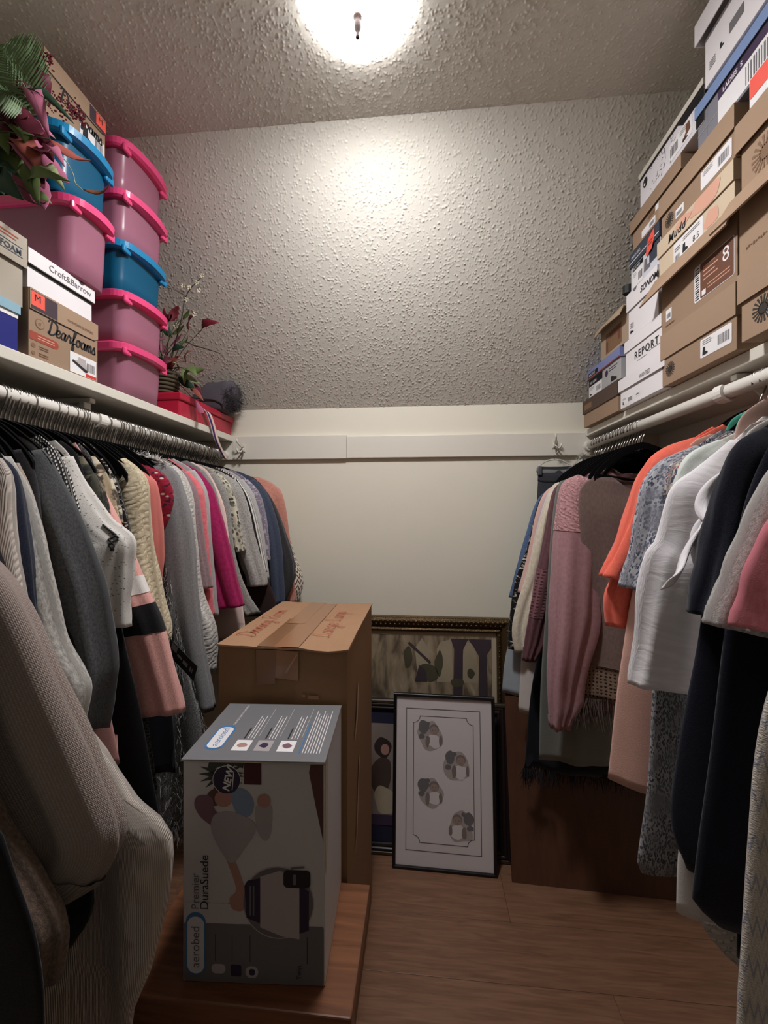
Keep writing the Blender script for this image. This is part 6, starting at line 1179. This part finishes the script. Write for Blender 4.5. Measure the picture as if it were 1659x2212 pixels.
# the printed picture: a woman lying with a small child, flat shapes only
decal('picture_hair', FF, [disc(0.064, 0.350, 0.020, 20, 0.8, 0.5)], I_hair, ab, 0.0007); decal('picture_head', FF, [disc(0.078, 0.347, 0.017, 20, 0.9)], I_skin, ab, 0.0009)
decal('picture_arm', FF, [soft([(0.022, 0.335), (0.03, 0.352), (0.055, 0.350), (0.062, 0.325), (0.085, 0.308), (0.08, 0.292), (0.058, 0.295), (0.034, 0.312)])], I_mauve, ab, 0.0008)
decal('picture_shirt', FF, [soft([(0.09, 0.365), (0.118, 0.366), (0.135, 0.345), (0.13, 0.318), (0.108, 0.315), (0.095, 0.338)])], I_shirt, ab, 0.0008)
decal('picture_dress', FF, [soft([(0.062, 0.318), (0.098, 0.322), (0.135, 0.305), (0.138, 0.285), (0.118, 0.255), (0.098, 0.228), (0.082, 0.235), (0.055, 0.285)])], I_cloth, ab, 0.0009)
decal('picture_legs', FF, [soft([(0.082, 0.24), (0.098, 0.234), (0.115, 0.19), (0.12, 0.16), (0.115, 0.138), (0.095, 0.14), (0.09, 0.16), (0.102, 0.18)])], I_skin, ab, 0.0007)
decal('picture_child_head', FF, [disc(0.155, 0.345, 0.013, 18)], I_skin, ab, 0.0009); decal('picture_child', FF, [soft([(0.14, 0.335), (0.168, 0.338), (0.170, 0.305), (0.166, 0.28), (0.156, 0.27), (0.142, 0.29)])], I_cloth, ab, 0.0008)
text(FF, 'Premier', 0.031, 0.137, 0.021, I_gry, ab, rot=math.pi/2); text(FF, 'DuraSuede', 0.049, 0.137, 0.023, I_blk, ab, rot=math.pi/2, h=0.0009)
def pill(F, u0, v0, u1, v1, parent, h=0.0008):
    rr = min(u1-u0, v1-v0)*0.48; decal('logo_rim', F, [rrect(u0, v0, u1, v1, rr, 8)], I_blu, parent, h); k = (u1-u0)*0.08; decal('logo_pill', F, [rrect(u0+k, v0+k, u1-k, v1-k*2.6 if v1-v0 > u1-u0 else v1-k, rr-k, 8)], I_pill, parent, h+0.0003)
pill(FF, 0.006, 0.014, 0.044, 0.132, ab); text(FF, 'aerobed', 0.032, 0.028, 0.0235, I_gry, ab, rot=math.pi/2, h=0.0015)
cu_, cv_ = 0.182, 0.155
decal('oval_ring', FF, [disc(cu_, cv_, 0.068, 40)], I_bed, ab, 0.0006); decal('oval_dark', FF, [disc(cu_, cv_, 0.066, 40)], I_dgy, ab, 0.0009)
decal('edge_print', FF, [[(0.118, 0.185), (0.124, 0.195), (0.148, 0.200), (0.148, 0.115), (0.122, 0.125)]], I_navy, ab, 0.0011); decal('edge_print', FF, [[(0.222, 0.19), (0.240, 0.178), (0.240, 0.105), (0.222, 0.098)]], I_navy, ab, 0.0011)
decal('bed_top', FF, [[(0.148, 0.203), (0.185, 0.215), (0.222, 0.205), (0.222, 0.088), (0.19, 0.092), (0.148, 0.108)]], I_bed, ab, 0.0011)
decal('pump', FF, [rrect(0.192, 0.184, 0.243, 0.217, 0.008)], mat('print_black', '#1f1b24', 0.6), ab, 0.0014); decal('pump_handle', FF, [rect(0.210, 0.190, 0.216, 0.209), [(0.205, 0.218), (0.232, 0.222), (0.232, 0.225), (0.207, 0.222)]], I_gry, ab, 0.0017)
decal('bed_print', FF, [rect(0.128+0.006*k, 0.13, 0.131+0.006*k, 0.185) for k in range(2)], I_gry, ab, 0.0014)
for q_, m_, h_q in ((rrect(0.055, 0.018, 0.082, 0.036, 0.008), I_bed, .0008), (rrect(0.120, 0.012, 0.144, 0.034, 0.010), I_bed, .0008), (rrect(0.092, 0.014, 0.112, 0.036, 0.004), I_navy, .001), (rrect(0.127, 0.017, 0.138, 0.029, 0.004), I_navy, .001)): decal('foot_print', FF, [q_], m_, ab, h_q)
decal('foot_rules', FF, [rect(u_, 0.042, u_+0.0012, 0.092) for u_ in (0.062, 0.094, 0.128, 0.236)], I_navy, ab, 0.0008)
text(FF, 'Twin', 0.226, 0.012, 0.013, I_navy, ab, rot=math.pi/2)
pill_u, pill_v = 0.022, 0.030
decal('logo_rim', FT, [rrect(0.022, 0.030, 0.060, 0.118, 0.014, 8)], I_blu, ab, 0.0004); decal('logo_pill', FT, [rrect(0.0255, 0.0335, 0.0565, 0.112, 0.0125, 8)], I_wht, ab, 0.0007); text(FT, 'aerobed', 0.047, 0.040, 0.020, I_blu, ab, rot=math.pi/2)
text(FT, 'THE FIRST NAME IN AIR BEDS', 0.052, 0.122, 0.0068, I_wht, ab, rot=math.pi/2)
for k, (u_, m_) in enumerate(((0.080, I_wht), (0.124, I_cloth), (0.170, I_wht))):
    decal('feature_picture', FT, [rect(u_, 0.026, u_+0.032, 0.064)], m_, ab, 0.0005); decal('feature_shape', FT, [blob(u_+0.016, 0.046, 0.009, 0.008, k)], (I_skin, I_navy, I_mauve)[k], ab, 0.0009)
    decal('feature_title', FT, [rect(u_+0.010, 0.070, u_+0.013, 0.112)], I_blk, ab, 0.0005)
    decal('fine_print', FT, [rect(u_+0.018+0.006*j, 0.070, u_+0.0194+0.006*j, 0.165-0.01*(j % 2)) for j in range(3)]+[rect(u_+0.0385, 0.08, u_+0.0390, 0.20)], I_wht, ab, 0.0005)
decal('blue_line', FT, [rect(0.214, 0.022, 0.2165, 0.130)], I_blu, ab, 0.0005); decal('fine_print', FT, [rect(0.221+0.0055*j, 0.022, 0.2224+0.0055*j, 0.19-0.012*(j % 3)) for j in range(7)], I_wht, ab, 0.0005)
decal('side_scuff', FR, [[(0.002, AH-0.002), (0.03, AH-0.004), (0.028, 0.25), (0.012, 0.2), (0.003, 0.22)]], M_edge, ab, 0.0005)

# tall cardboard carton behind it
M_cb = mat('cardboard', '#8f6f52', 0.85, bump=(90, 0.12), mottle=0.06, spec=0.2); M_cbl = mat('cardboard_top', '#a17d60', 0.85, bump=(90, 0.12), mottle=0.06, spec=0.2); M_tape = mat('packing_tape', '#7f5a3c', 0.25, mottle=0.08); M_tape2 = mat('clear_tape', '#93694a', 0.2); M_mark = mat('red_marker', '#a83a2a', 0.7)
BX0, BX1, BY0, BY1, BZ = -0.505, -0.180, 0.998, 1.480, 1.068
cb = empty('cardboard_carton', ((BX0+BX1)/2, (BY0+BY1)/2, 0), 'tall brown cardboard carton with red handwriting on its taped top', 'carton')
vs = []; fs = []; n1 = 24                                        # four slightly bowed sides
per = [(BX0+(BX1-BX0)*k/12, BY0) for k in range(12)]+[(BX1, BY0+(BY1-BY0)*k/12) for k in range(12)]+[(BX1-(BX1-BX0)*k/12, BY1) for k in range(12)]+[(BX0, BY1-(BY1-BY0)*k/12) for k in range(12)]
n1 = len(per); zl = [0.0, 0.25, 0.5, 0.75, 0.95, BZ-0.006]
for z in zl:
    for k, (x, y) in enumerate(per):
        q = (k % 12)/12; bow = 0.004*math.sin(math.pi*q)*math.sin(math.pi*z/BZ)*(1+0.4*math.sin(z*9)); sd = k//12
        vs.append((x+(bow if sd == 1 else -bow if sd == 3 else 0), y+(-bow*0.4 if sd == 0 else bow if sd == 2 else 0), z-(0.006*max(0, 1-abs(q-0.85)*5) if (z > 1 and sd == 0) else 0)))
for i in range(len(zl)-1):
    for k in range(n1): fs.append((i*n1+k, i*n1+(k+1) % n1, (i+1)*n1+(k+1) % n1, (i+1)*n1+k))
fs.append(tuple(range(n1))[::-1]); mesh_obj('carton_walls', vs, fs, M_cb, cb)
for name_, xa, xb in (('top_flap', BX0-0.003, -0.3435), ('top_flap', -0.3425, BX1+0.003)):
    vs = []; fs = []; a_, b_ = 10, 14
    for i in range(a_+1):
        for j in range(b_+1):
            x = xa+(xb-xa)*i/a_; y = BY0-0.005+(BY1-BY0+0.008)*j/b_
            tx = (x-BX0)/(BX1-BX0); z = BZ-0.004*math.sin(math.pi*min(1, max(0, tx)))*(1-0.5*j/b_)-0.009*max(0, 1-j/4)*max(0, 1-abs(tx-0.86)*4.5)+0.0008*math.sin(x*90+y*60)
            vs.append((x, y, z))
    for i in range(a_):
        for j in range(b_): fs.append((i*(b_+1)+j, (i+1)*(b_+1)+j, (i+1)*(b_+1)+j+1, i*(b_+1)+j+1))
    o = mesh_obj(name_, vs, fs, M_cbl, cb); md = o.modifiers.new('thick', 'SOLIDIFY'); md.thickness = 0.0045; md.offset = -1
def ztop(x, y):
    tx = (x-BX0)/(BX1-BX0); j = (y-BY0+0.005)/(BY1-BY0+0.008)*14
    return BZ-0.004*math.sin(math.pi*min(1, max(0, tx)))*(1-0.5*j/14)-0.009*max(0, 1-j/4)*max(0, 1-abs(tx-0.86)*4.5)+0.0014
def top_strip(name, xa, xb, ya, yb_, m, h):
    vs = []; fs = []; nn_ = 16
    for j in range(nn_+1):
        y = ya+(yb_-ya)*j/nn_
        for k in range(4): x = xa+(xb-xa)*k/3; vs.append((x, y, ztop(x, y)+h))
    for j in range(nn_):
        for k in range(3): fs.append((j*4+k, j*4+k+1, (j+1)*4+k+1, (j+1)*4+k))
    mesh_obj(name, vs, fs, m, cb)
top_strip('tape_strip', -0.405, -0.352, BY0-0.004, 1.25, M_tape, 0.0004); top_strip('tape_strip', -0.362, -0.300, BY0-0.004, 1.46, M_tape2, 0.0008); top_strip('tape_strip', -0.398, -0.345, 1.20, 1.475, M_tape2, 0.0012)
FB = Face((BX0, BY0-0.0045, 0), (1, 0, 0), (0, 0, 1))
decal('tape_end', FB, [[(0.098, 1.058), (0.150, 1.058), (0.146, 0.975), (0.100, 0.970)]], M_tape, cb, 0.0008); decal('tape_end', FB, [[(0.150, 1.058), (0.205, 1.056), (0.204, 0.985), (0.147, 0.990)]], M_tape2, cb, 0.0010)
decal('tape_crease', FB, [[(0.172, 1.005), (0.200, 1.050), (0.203, 1.048), (0.176, 1.003)]], mat('tape_fold', '#b08a68', 0.25), cb, 0.0014); decal('faint_stamp', FB, [rect(0.215, 0.945, 0.222, 0.952), rect(0.228, 0.941, 0.255, 0.950)], M_cbl, cb, 0.0008)
FW = Face((BX0, BY0, BZ-0.0005), (0, 1, 0), (-1, 0, 0))
script_text(FW, 'Dinning Room', 0.065, -0.062, 0.027, M_mark, cb, pen=0.0008, h=0.0016, gap=0.06); script_text(FW, 'Large Lamp', 0.085, -0.262, 0.028, M_mark, cb, pen=0.0008, h=0.0016, gap=0.06)
FS = Face((BX1+0.0045, BY0, 0), (0, 1, 0), (0, 0, 1))
decal('torn_patch', FS, [[(0.115, 0.86), (0.135, 0.93), (0.15, 0.905), (0.125, 0.83), (0.08, 0.79), (0.10, 0.835)], [(0.155, 0.72), (0.165, 0.70), (0.12, 0.52), (0.09, 0.49), (0.115, 0.54)]], mat('torn_board', '#c0a487', 0.9), cb, 0.0009)

# ------------------------------------------------------------------ framed pictures and board leaning on the back wall
def lean_frame(label, bl, br, top_y, top_z, prof, m_frame, back_m, thick):
    """a frame leaning back: bl, br bottom corners on the floor; returns root, its face, width and height"""
    bl, br = Vector(bl), Vector(br); U_ = (br-bl); w_ = U_.length; U_.normalize(); V_ = Vector((0, top_y-(bl.y+br.y)/2, top_z-bl.z)); V_ = V_-U_*V_.dot(U_); h_ = V_.length; V_.normalize()
    F = Face(bl, U_, V_); r = empty('picture_frame', (bl+br)/2, label, 'picture')
    vs = []; fs = []
    for ins, hh in prof:
        for u, v in ((ins, ins), (w_-ins, ins), (w_-ins, h_-ins), (ins, h_-ins)): vs.append(F.p(u, v, hh))
    for i in range(len(prof)-1):
        for k in range(4): fs.append((i*4+k, i*4+(k+1) % 4, (i+1)*4+(k+1) % 4, (i+1)*4+k))
    mesh_obj('moulding', vs, fs, m_frame, r)
    i_ = prof[-1][0]-0.002
    bm_pts = [F.p(u, v, hh) for hh in (-thick, -thick+0.004) for u, v in rect(0.004, 0.004, w_-0.004, h_-0.004)]
    mesh_obj('backing', bm_pts, [(3, 2, 1, 0), (4, 5, 6, 7)]+[(k, (k+1) % 4, (k+1) % 4+4, k+4) for k in range(4)], back_m, r)
    return r, F, w_, h_
M_gold = mat('antique_gold', '#5d4a30', 0.42, 0.6, bump=(160, 0.9), mottle=0.35); M_back = mat('frame_back', '#4a3a2c', 0.9); M_blackf = mat('black_frame', '#121013', 0.35); M_ebony = mat('ebony_frame', '#2a1f1e', 0.4, mottle=0.2); M_mat = mat('mount_cream', '#b9ab93', 0.8); M_matw = mat('mount_white', '#ded6d6', 0.8); M_navm = mat('mount_navy', '#20203a', 0.8)
# 1 large gold frame with a garden arcade
r, F, w_, h_ = lean_frame('large antique gold frame with a painted arcade, leaning at the back', (-0.62, 1.772, 0.0), (0.384, 1.772, 0.0), 1.822, 0.938, [(0.0, -0.022), (0.0, -0.002), (0.006, 0.006), (0.016, 0.010), (0.026, 0.007), (0.040, 0.0), (0.046, -0.006), (0.050, 0.0), (0.056, 0.003), (0.062, -0.001), (0.066, -0.008)], M_gold, M_back, 0.022)
g = random.Random(7); vs = []; fs = []
def bead(F, u, v, h, ru, rv, vs, fs):
    b0 = len(vs)
    for j, (s_, hh) in enumerate(((1.0, 0.0), (0.75, 0.6), (0.3, 0.95))):
        for k in range(8): vs.append(F.p(u+ru*s_*math.cos(k*math.pi/4), v+rv*s_*math.sin(k*math.pi/4), h+hh*min(ru, rv)))
    for j in range(2):
        for k in range(8): fs.append((b0+j*8+k, b0+j*8+(k+1) % 8, b0+(j+1)*8+(k+1) % 8, b0+(j+1)*8+k))
    fs.append(tuple(b0+16+k for k in range(8)))
for k in range(46): bead(F, 0.03+(w_-0.06)*(k+0.5)/46, h_-0.0185, 0.0085, 0.0088, 0.0065, vs, fs); bead(F, 0.03+(w_-0.06)*(k)/46, h_-0.033, 0.003, 0.006, 0.005, vs, fs)
for k in range(100): bead(F, 0.05+(w_-0.1)*k/100, h_-0.056, 0.0028, 0.0034, 0.0034, vs, fs)
for k in range(120): bead(F, 0.01+(w_-0.02)*k/120, h_-0.004, 0.003, 0.0032, 0.003, vs, fs)
for k in range(40): bead(F, w_-0.0185, 0.03+(h_-0.06)*k/40, 0.0085, 0.0065, 0.0088, vs, fs); bead(F, w_-0.056, 0.03+(h_-0.06)*k/40, 0.003, 0.0034, 0.0034, vs, fs)
tag(mesh_obj('carved_ornament', vs, fs, M_gold, r, True), kind='stuff')
decal('mount', F, [rect(0.06, 0.06, w_-0.06, h_-0.06)], M_mat, r, -0.012)
pa = bpy.data.materials.new('painting'); pa.use_nodes = True; nt = pa.node_tree; b = nt.nodes['Principled BSDF']; b.inputs['Roughness'].default_value = 0.6
tc = nt.nodes.new('ShaderNodeTexCoord'); mp = nt.nodes.new('ShaderNodeMapping'); mp.inputs['Scale'].default_value = (34, 11, 1); n1 = nt.nodes.new('ShaderNodeTexNoise'); n1.inputs['Scale'].default_value = 1.0; n1.inputs['Detail'].default_value = 6; n1.inputs['Distortion'].default_value = 0.8
rp = nt.nodes.new('ShaderNodeValToRGB'); rp.color_ramp.elements[0].position = 0.28; rp.color_ramp.elements[0].color = hexc('#41372f'); rp.color_ramp.elements[1].position = 0.75; rp.color_ramp.elements[1].color = hexc('#b5aa92')
for p_, c_ in ((0.42, '#6b5d4c'), (0.52, '#8d7f66'), (0.6, '#9a8a72')): e = rp.color_ramp.elements.new(p_); e.color = hexc(c_)
nt.links.new(tc.outputs['UV'], mp.inputs[0]); nt.links.new(mp.outputs[0], n1.inputs['Vector']); nt.links.new(n1.outputs[0], rp.inputs[0]); nt.links.new(rp.outputs[0], b.inputs['Base Color'])

pv = [F.p(u, v, -0.011) for u, v in rect(0.085, 0.085, w_-0.085, h_-0.082)]; pm = mesh_obj('painting', pv, [(0, 1, 2, 3)], pa, r, False, [(0, 0), (0.5, 0), (0.5, 0.45), (0, 0.45)])
I_arch = mat('paint_shadow', '#40333a', 0.8, mottle=0.3); I_bush = mat('paint_bush', '#4a4734', 0.8, mottle=0.5); I_lite = mat('paint_light', '#a3977e', 0.8, mottle=0.35); I_path = mat('paint_ochre', '#8c7c5c', 0.8, mottle=0.3)
x0 = w_-0.085
decal('painted_light', F, [[(x0-0.235, 0.66), (x0-0.235, 0.80), (x0-0.22, 0.83), (x0-0.17, 0.845), (x0-0.165, 0.66)], [(x0-0.125, 0.66), (x0-0.12, 0.80), (x0-0.105, 0.838), (x0-0.08, 0.82), (x0-0.066, 0.78), (x0-0.062, 0.66)], [(x0-0.32, 0.70), (x0-0.33, 0.80), (x0-0.3, 0.845), (x0-0.27, 0.80), (x0-0.27, 0.70)]], I_lite, r, -0.0106)
decal('painted_columns', F, [[(x0-0.165, 0.60), (x0-0.16, 0.80), (x0-0.175, 0.846), (x0-0.10, 0.846), (x0-0.122, 0.80), (x0-0.125, 0.60)], [(x0-0.058, 0.60), (x0-0.055, 0.775), (x0-0.075, 0.81), (x0-0.10, 0.846), (x0-0.002, 0.846), (x0-0.002, 0.81), (x0-0.022, 0.78), (x0-0.018, 0.60)]], I_arch, r, -0.0103)
decal('painted_bushes', F, [blob(x0-0.27, 0.70, 0.045, 0.035, 4), blob(x0-0.225, 0.735, 0.016, 0.052, 5), blob(x0-0.09, 0.70, 0.016, 0.02, 6), blob(x0-0.145, 0.66, 0.03, 0.02, 8), blob(x0-0.36, 0.76, 0.02, 0.05, 9)], I_bush, r, -0.0100)
decal('painted_stairs', F, [[(x0-0.36, 0.82), (x0-0.355, 0.83), (x0-0.26, 0.745), (x0-0.265, 0.735)], [(x0-0.33, 0.66), (x0-0.31, 0.73), (x0-0.285, 0.71), (x0-0.275, 0.66)]], I_arch, r, -0.0098)
# 2 dark frame with navy mount and portrait
r, F, w_, h_ = lean_frame('dark ribbed frame with a navy mount and sepia portrait behind the cardboard carton', (-0.40, 1.688, 0.0), (0.352, 1.688, 0.0), 1.768, 0.596, [(0.0, -0.018), (0.0, 0.0), (0.004, 0.004), (0.010, 0.004), (0.013, 0.0), (0.018, 0.003), (0.024, 0.003), (0.028, -0.001), (0.034, 0.002), (0.040, 0.0), (0.043, -0.006)], M_ebony, M_back, 0.018)
for q_ in (rect(0.0405, h_-0.012, w_-0.001, h_-0.004), rect(0.002, h_-0.012, 0.0405, h_-0.004), rect(0.002, 0.003, w_-0.002, 0.012)): decal('gilt_edge', F, [q_], M_gold, r, 0.0052)
decal('navy_mount', F, [rect(0.042, 0.042, w_-0.042, h_-0.042)], M_navm, r, -0.010)
decal('portrait_ground', F, [rect(0.10, 0.105, w_-0.1, h_-0.10)], mat('portrait_sepia', '#8c7f78', 0.8, mottle=0.2), r, -0.0095)
xo = 0.215; decal('portrait_hair', F, [blob(xo+0.022, 0.405, 0.036, 0.040, 12)], mat('portrait_hair', '#2f2420', 0.8), r, -0.009); decal('portrait_dress', F, [blob(xo+0.015, 0.29, 0.045, 0.085, 13)], mat('portrait_brown', '#4a3a33', 0.8, mottle=.2), r, -0.0088); decal('portrait_light', F, [blob(xo+0.03, 0.20, 0.040, 0.060, 15)], mat('portrait_cream', '#b3a48c', 0.8, mottle=.2), r, -0.0085); decal('portrait_face', F, [disc(xo+0.03, 0.398, 0.018, 20, 1.2)], I_skin, r, -0.0085); decal('portrait_plum', F, [rect(0.10, 0.105, w_-0.1, 0.145)], mat('portrait_plum', '#43304a', 0.8), r, -0.0083)
# 3 small black frame with four vignettes
r, F, w_, h_ = lean_frame('slim black frame with four small portrait vignettes in a white mount', (-0.117, 1.628, 0.0), (0.287, 1.618, 0.0), 1.702, 0.652, [(0.0, -0.016), (0.0, 0.0), (0.002, 0.002), (0.010, 0.003), (0.0125, 0.001), (0.0135, -0.004)], M_blackf, M_back, 0.016)
decal('white_mount', F, [rect(0.0125, 0.0125, w_-0.0125, h_-0.0125)], M_matw, r, -0.006)
def line_loop(pts, wd): 
    out = []; n_ = len(pts)
    for i in range(n_):
        a, b = np.array(pts[i]), np.array(pts[(i+1) % n_]); t = (b-a)/(np.linalg.norm(b-a)+1e-9); nn_ = np.array((-t[1], t[0]))*wd/2; e = t*wd/2
        out.append([tuple(a-e-nn_), tuple(b+e-nn_), tuple(b+e+nn_), tuple(a-e+nn_)])
    return out
mx0, mx1, my0, my1 = 0.053, w_-0.058, 0.068, h_-0.058; decal('outer_rule', F, line_loop(rect(mx0, my0, mx1, my1), 0.0028), I_blk, r, -0.0054)
a0, a1, b0, b1, q_ = 0.082, w_-0.085, 0.098, h_-0.086, 0.026; sc = []
for cx, cy, t0 in ((a1, b0, 180), (a1, b1, 270), (a0, b1, 0), (a0, b0, 90)):
    sc += [(cx+q_*math.cos(math.radians(t0-90*k/5)), cy+q_*math.sin(math.radians(t0-90*k/5))) for k in range(6)]
decal('inner_rule', F, line_loop(sc, 0.0026), I_blk, r, -0.0054)
I_bl = mat('vignette_bloom', '#4c464c', 0.8, mottle=0.3); I_wash = mat('vignette_wash', '#a89a94', 0.8, mottle=.1); I_bab = mat('vignette_skin', '#98796c', 0.8); I_bd = mat('vignette_brown', '#6b5a50', 0.8, mottle=.2)
for k, (u, v, sd) in enumerate(((0.150, 0.505, 1), (0.255, 0.395, 1), (0.150, 0.290, 1), (0.268, 0.175, -1))):
    decal('vignette_wash', F, [blob(u, v-0.01, 0.050, 0.056, 40+k)], I_wash, r, -0.0055)
    decal('vignette_blooms', F, [blob(u-sd*0.028, v+0.022, 0.020, 0.026, 20+k), blob(u-sd*0.036, v-0.012, 0.012, 0.010, 24+k), blob(u-sd*0.010, v+0.038, 0.008, 0.008, 28+k)], I_bl, r, -0.0052)
    decal('vignette_gown', F, [blob(u+sd*0.014, v-0.028, 0.028, 0.026, 30+k)], M_matw, r, -0.0050); decal('vignette_arms', F, [blob(u-sd*0.012, v-0.030, 0.009, 0.022, 34+k), blob(u+sd*0.040, v-0.024, 0.007, 0.020, 38+k)], I_bd, r, -0.0048)
    decal('vignette_hair', F, [disc(u+sd*0.014, v+0.018, 0.019, 20)], I_bd, r, -0.0046); decal('vignette_face', F, [disc(u+sd*0.014, v+0.013, 0.0155, 20)], I_bab, r, -0.0043); decal('vignette_eyes', F, [disc(u+sd*0.014-0.006, v+0.014, 0.0022, 8), disc(u+sd*0.014+0.006, v+0.014, 0.0022, 8), rect(u+sd*.014-0.004, v+0.003, u+sd*.014+0.004, v+0.0045)], I_bl, r, -0.0040)
# glass over the front picture
o = mesh_obj('glass_pane', [F.p(u, v, hh) for hh in (-0.0032, -0.0022) for u, v in rect(0.0135, 0.0135, w_-0.0135, h_-0.0135)], [(3, 2, 1, 0), (4, 5, 6, 7)]+[(k, (k+1) % 4, (k+1) % 4+4, k+4) for k in range(4)], M_clear, r)
gm = bpy.data.materials.new('picture_glass'); gm.use_nodes = True; nt = gm.node_tree; b = nt.nodes['Principled BSDF']; b.inputs['Base Color'].default_value = (1, 1, 1, 1); b.inputs['Roughness'].default_value = 0.05; b.inputs['Alpha'].default_value = 0.06; o.data.materials[0] = gm
# brown hardboard panel on the right
U_ = Vector((0.897-0.343, 1.593-1.615, 0)).normalized(); V_ = Vector((0, 0.14, 0.64)).normalized(); F = Face((0.338, 1.606, 0.0), U_, V_); pts = [F.p(u, v, hh) for hh in (-0.012, 0.0) for u, v in rect(0, 0, 0.60, 0.655)]
o = mesh_obj('hardboard_panel', pts, [(3, 2, 1, 0), (4, 5, 6, 7)]+[(k, (k+1) % 4, (k+1) % 4+4, k+4) for k in range(4)], wood('hardboard', '#4d3122', '#5d3c2a', 2, 0.6, 0.5))
tag(o, 'brown hardboard panel leaning under the blouses on the right', 'board')

# ------------------------------------------------------------------ hang the clothes
spots = {'L': [], 'R': []}
for q in GARMENTS:
    garment(*q); spots[q[1]].append((q[2], q))
for s, side_word in (('L', 'left'), ('R', 'right')):
    sp_ = sorted(spots[s], key=lambda t: t[0]); ys = [y for y, _ in sp_]; reach = {}
    for y, q in sp_:
        us = [p[0] for p in q[5] if p[1] > 1.47]; reach[y] = min(1.0, max(0.6, (max(us) if us else 0.18)/0.18))
        hanger(s, y, 'black hanger inside the '+q[8].replace(' at the front of its group', '').replace(' with blue and orange zigzags', '').replace(' draped', ''), 'hangers holding clothes on the '+side_word+' rod', sx=round(reach[y]*(0.72 if s == 'R' and y < 1.2 else 0.96), 2))
    extra = []
    if s == 'L':
        for a, b in zip(ys, ys[1:]):
            n_ = int(round((b-a)/0.0100))
            extra += [a+(b-a)*k/n_+R.uniform(-.0010, .0010) for k in range(1, n_)]
    else: extra = [1.415, 1.424, 1.462, 1.505, 1.545]
    for y in extra:
        ky = min(reach, key=lambda v: abs(v-y)); hanger(s, y, 'bare black velvet hanger squeezed between the clothes on the '+side_word+' rod', 'bare hangers on the '+side_word+' rod', sx=round(reach[ky]*R.uniform(0.74, 0.9), 2))
# lettering is drawn as flat meshes
dg = bpy.context.evaluated_depsgraph_get()
for o in [q for q in C.objects if q.type == 'FONT']:
    me = bpy.data.meshes.new_from_object(o.evaluated_get(dg)); me.name = 'lettering'
    n = bpy.data.objects.new('lettering', me); C.objects.link(n); n.parent = o.parent; n.matrix_parent_inverse = o.matrix_parent_inverse.copy(); n.matrix_basis = o.matrix_basis.copy()
    bpy.data.objects.remove(o)
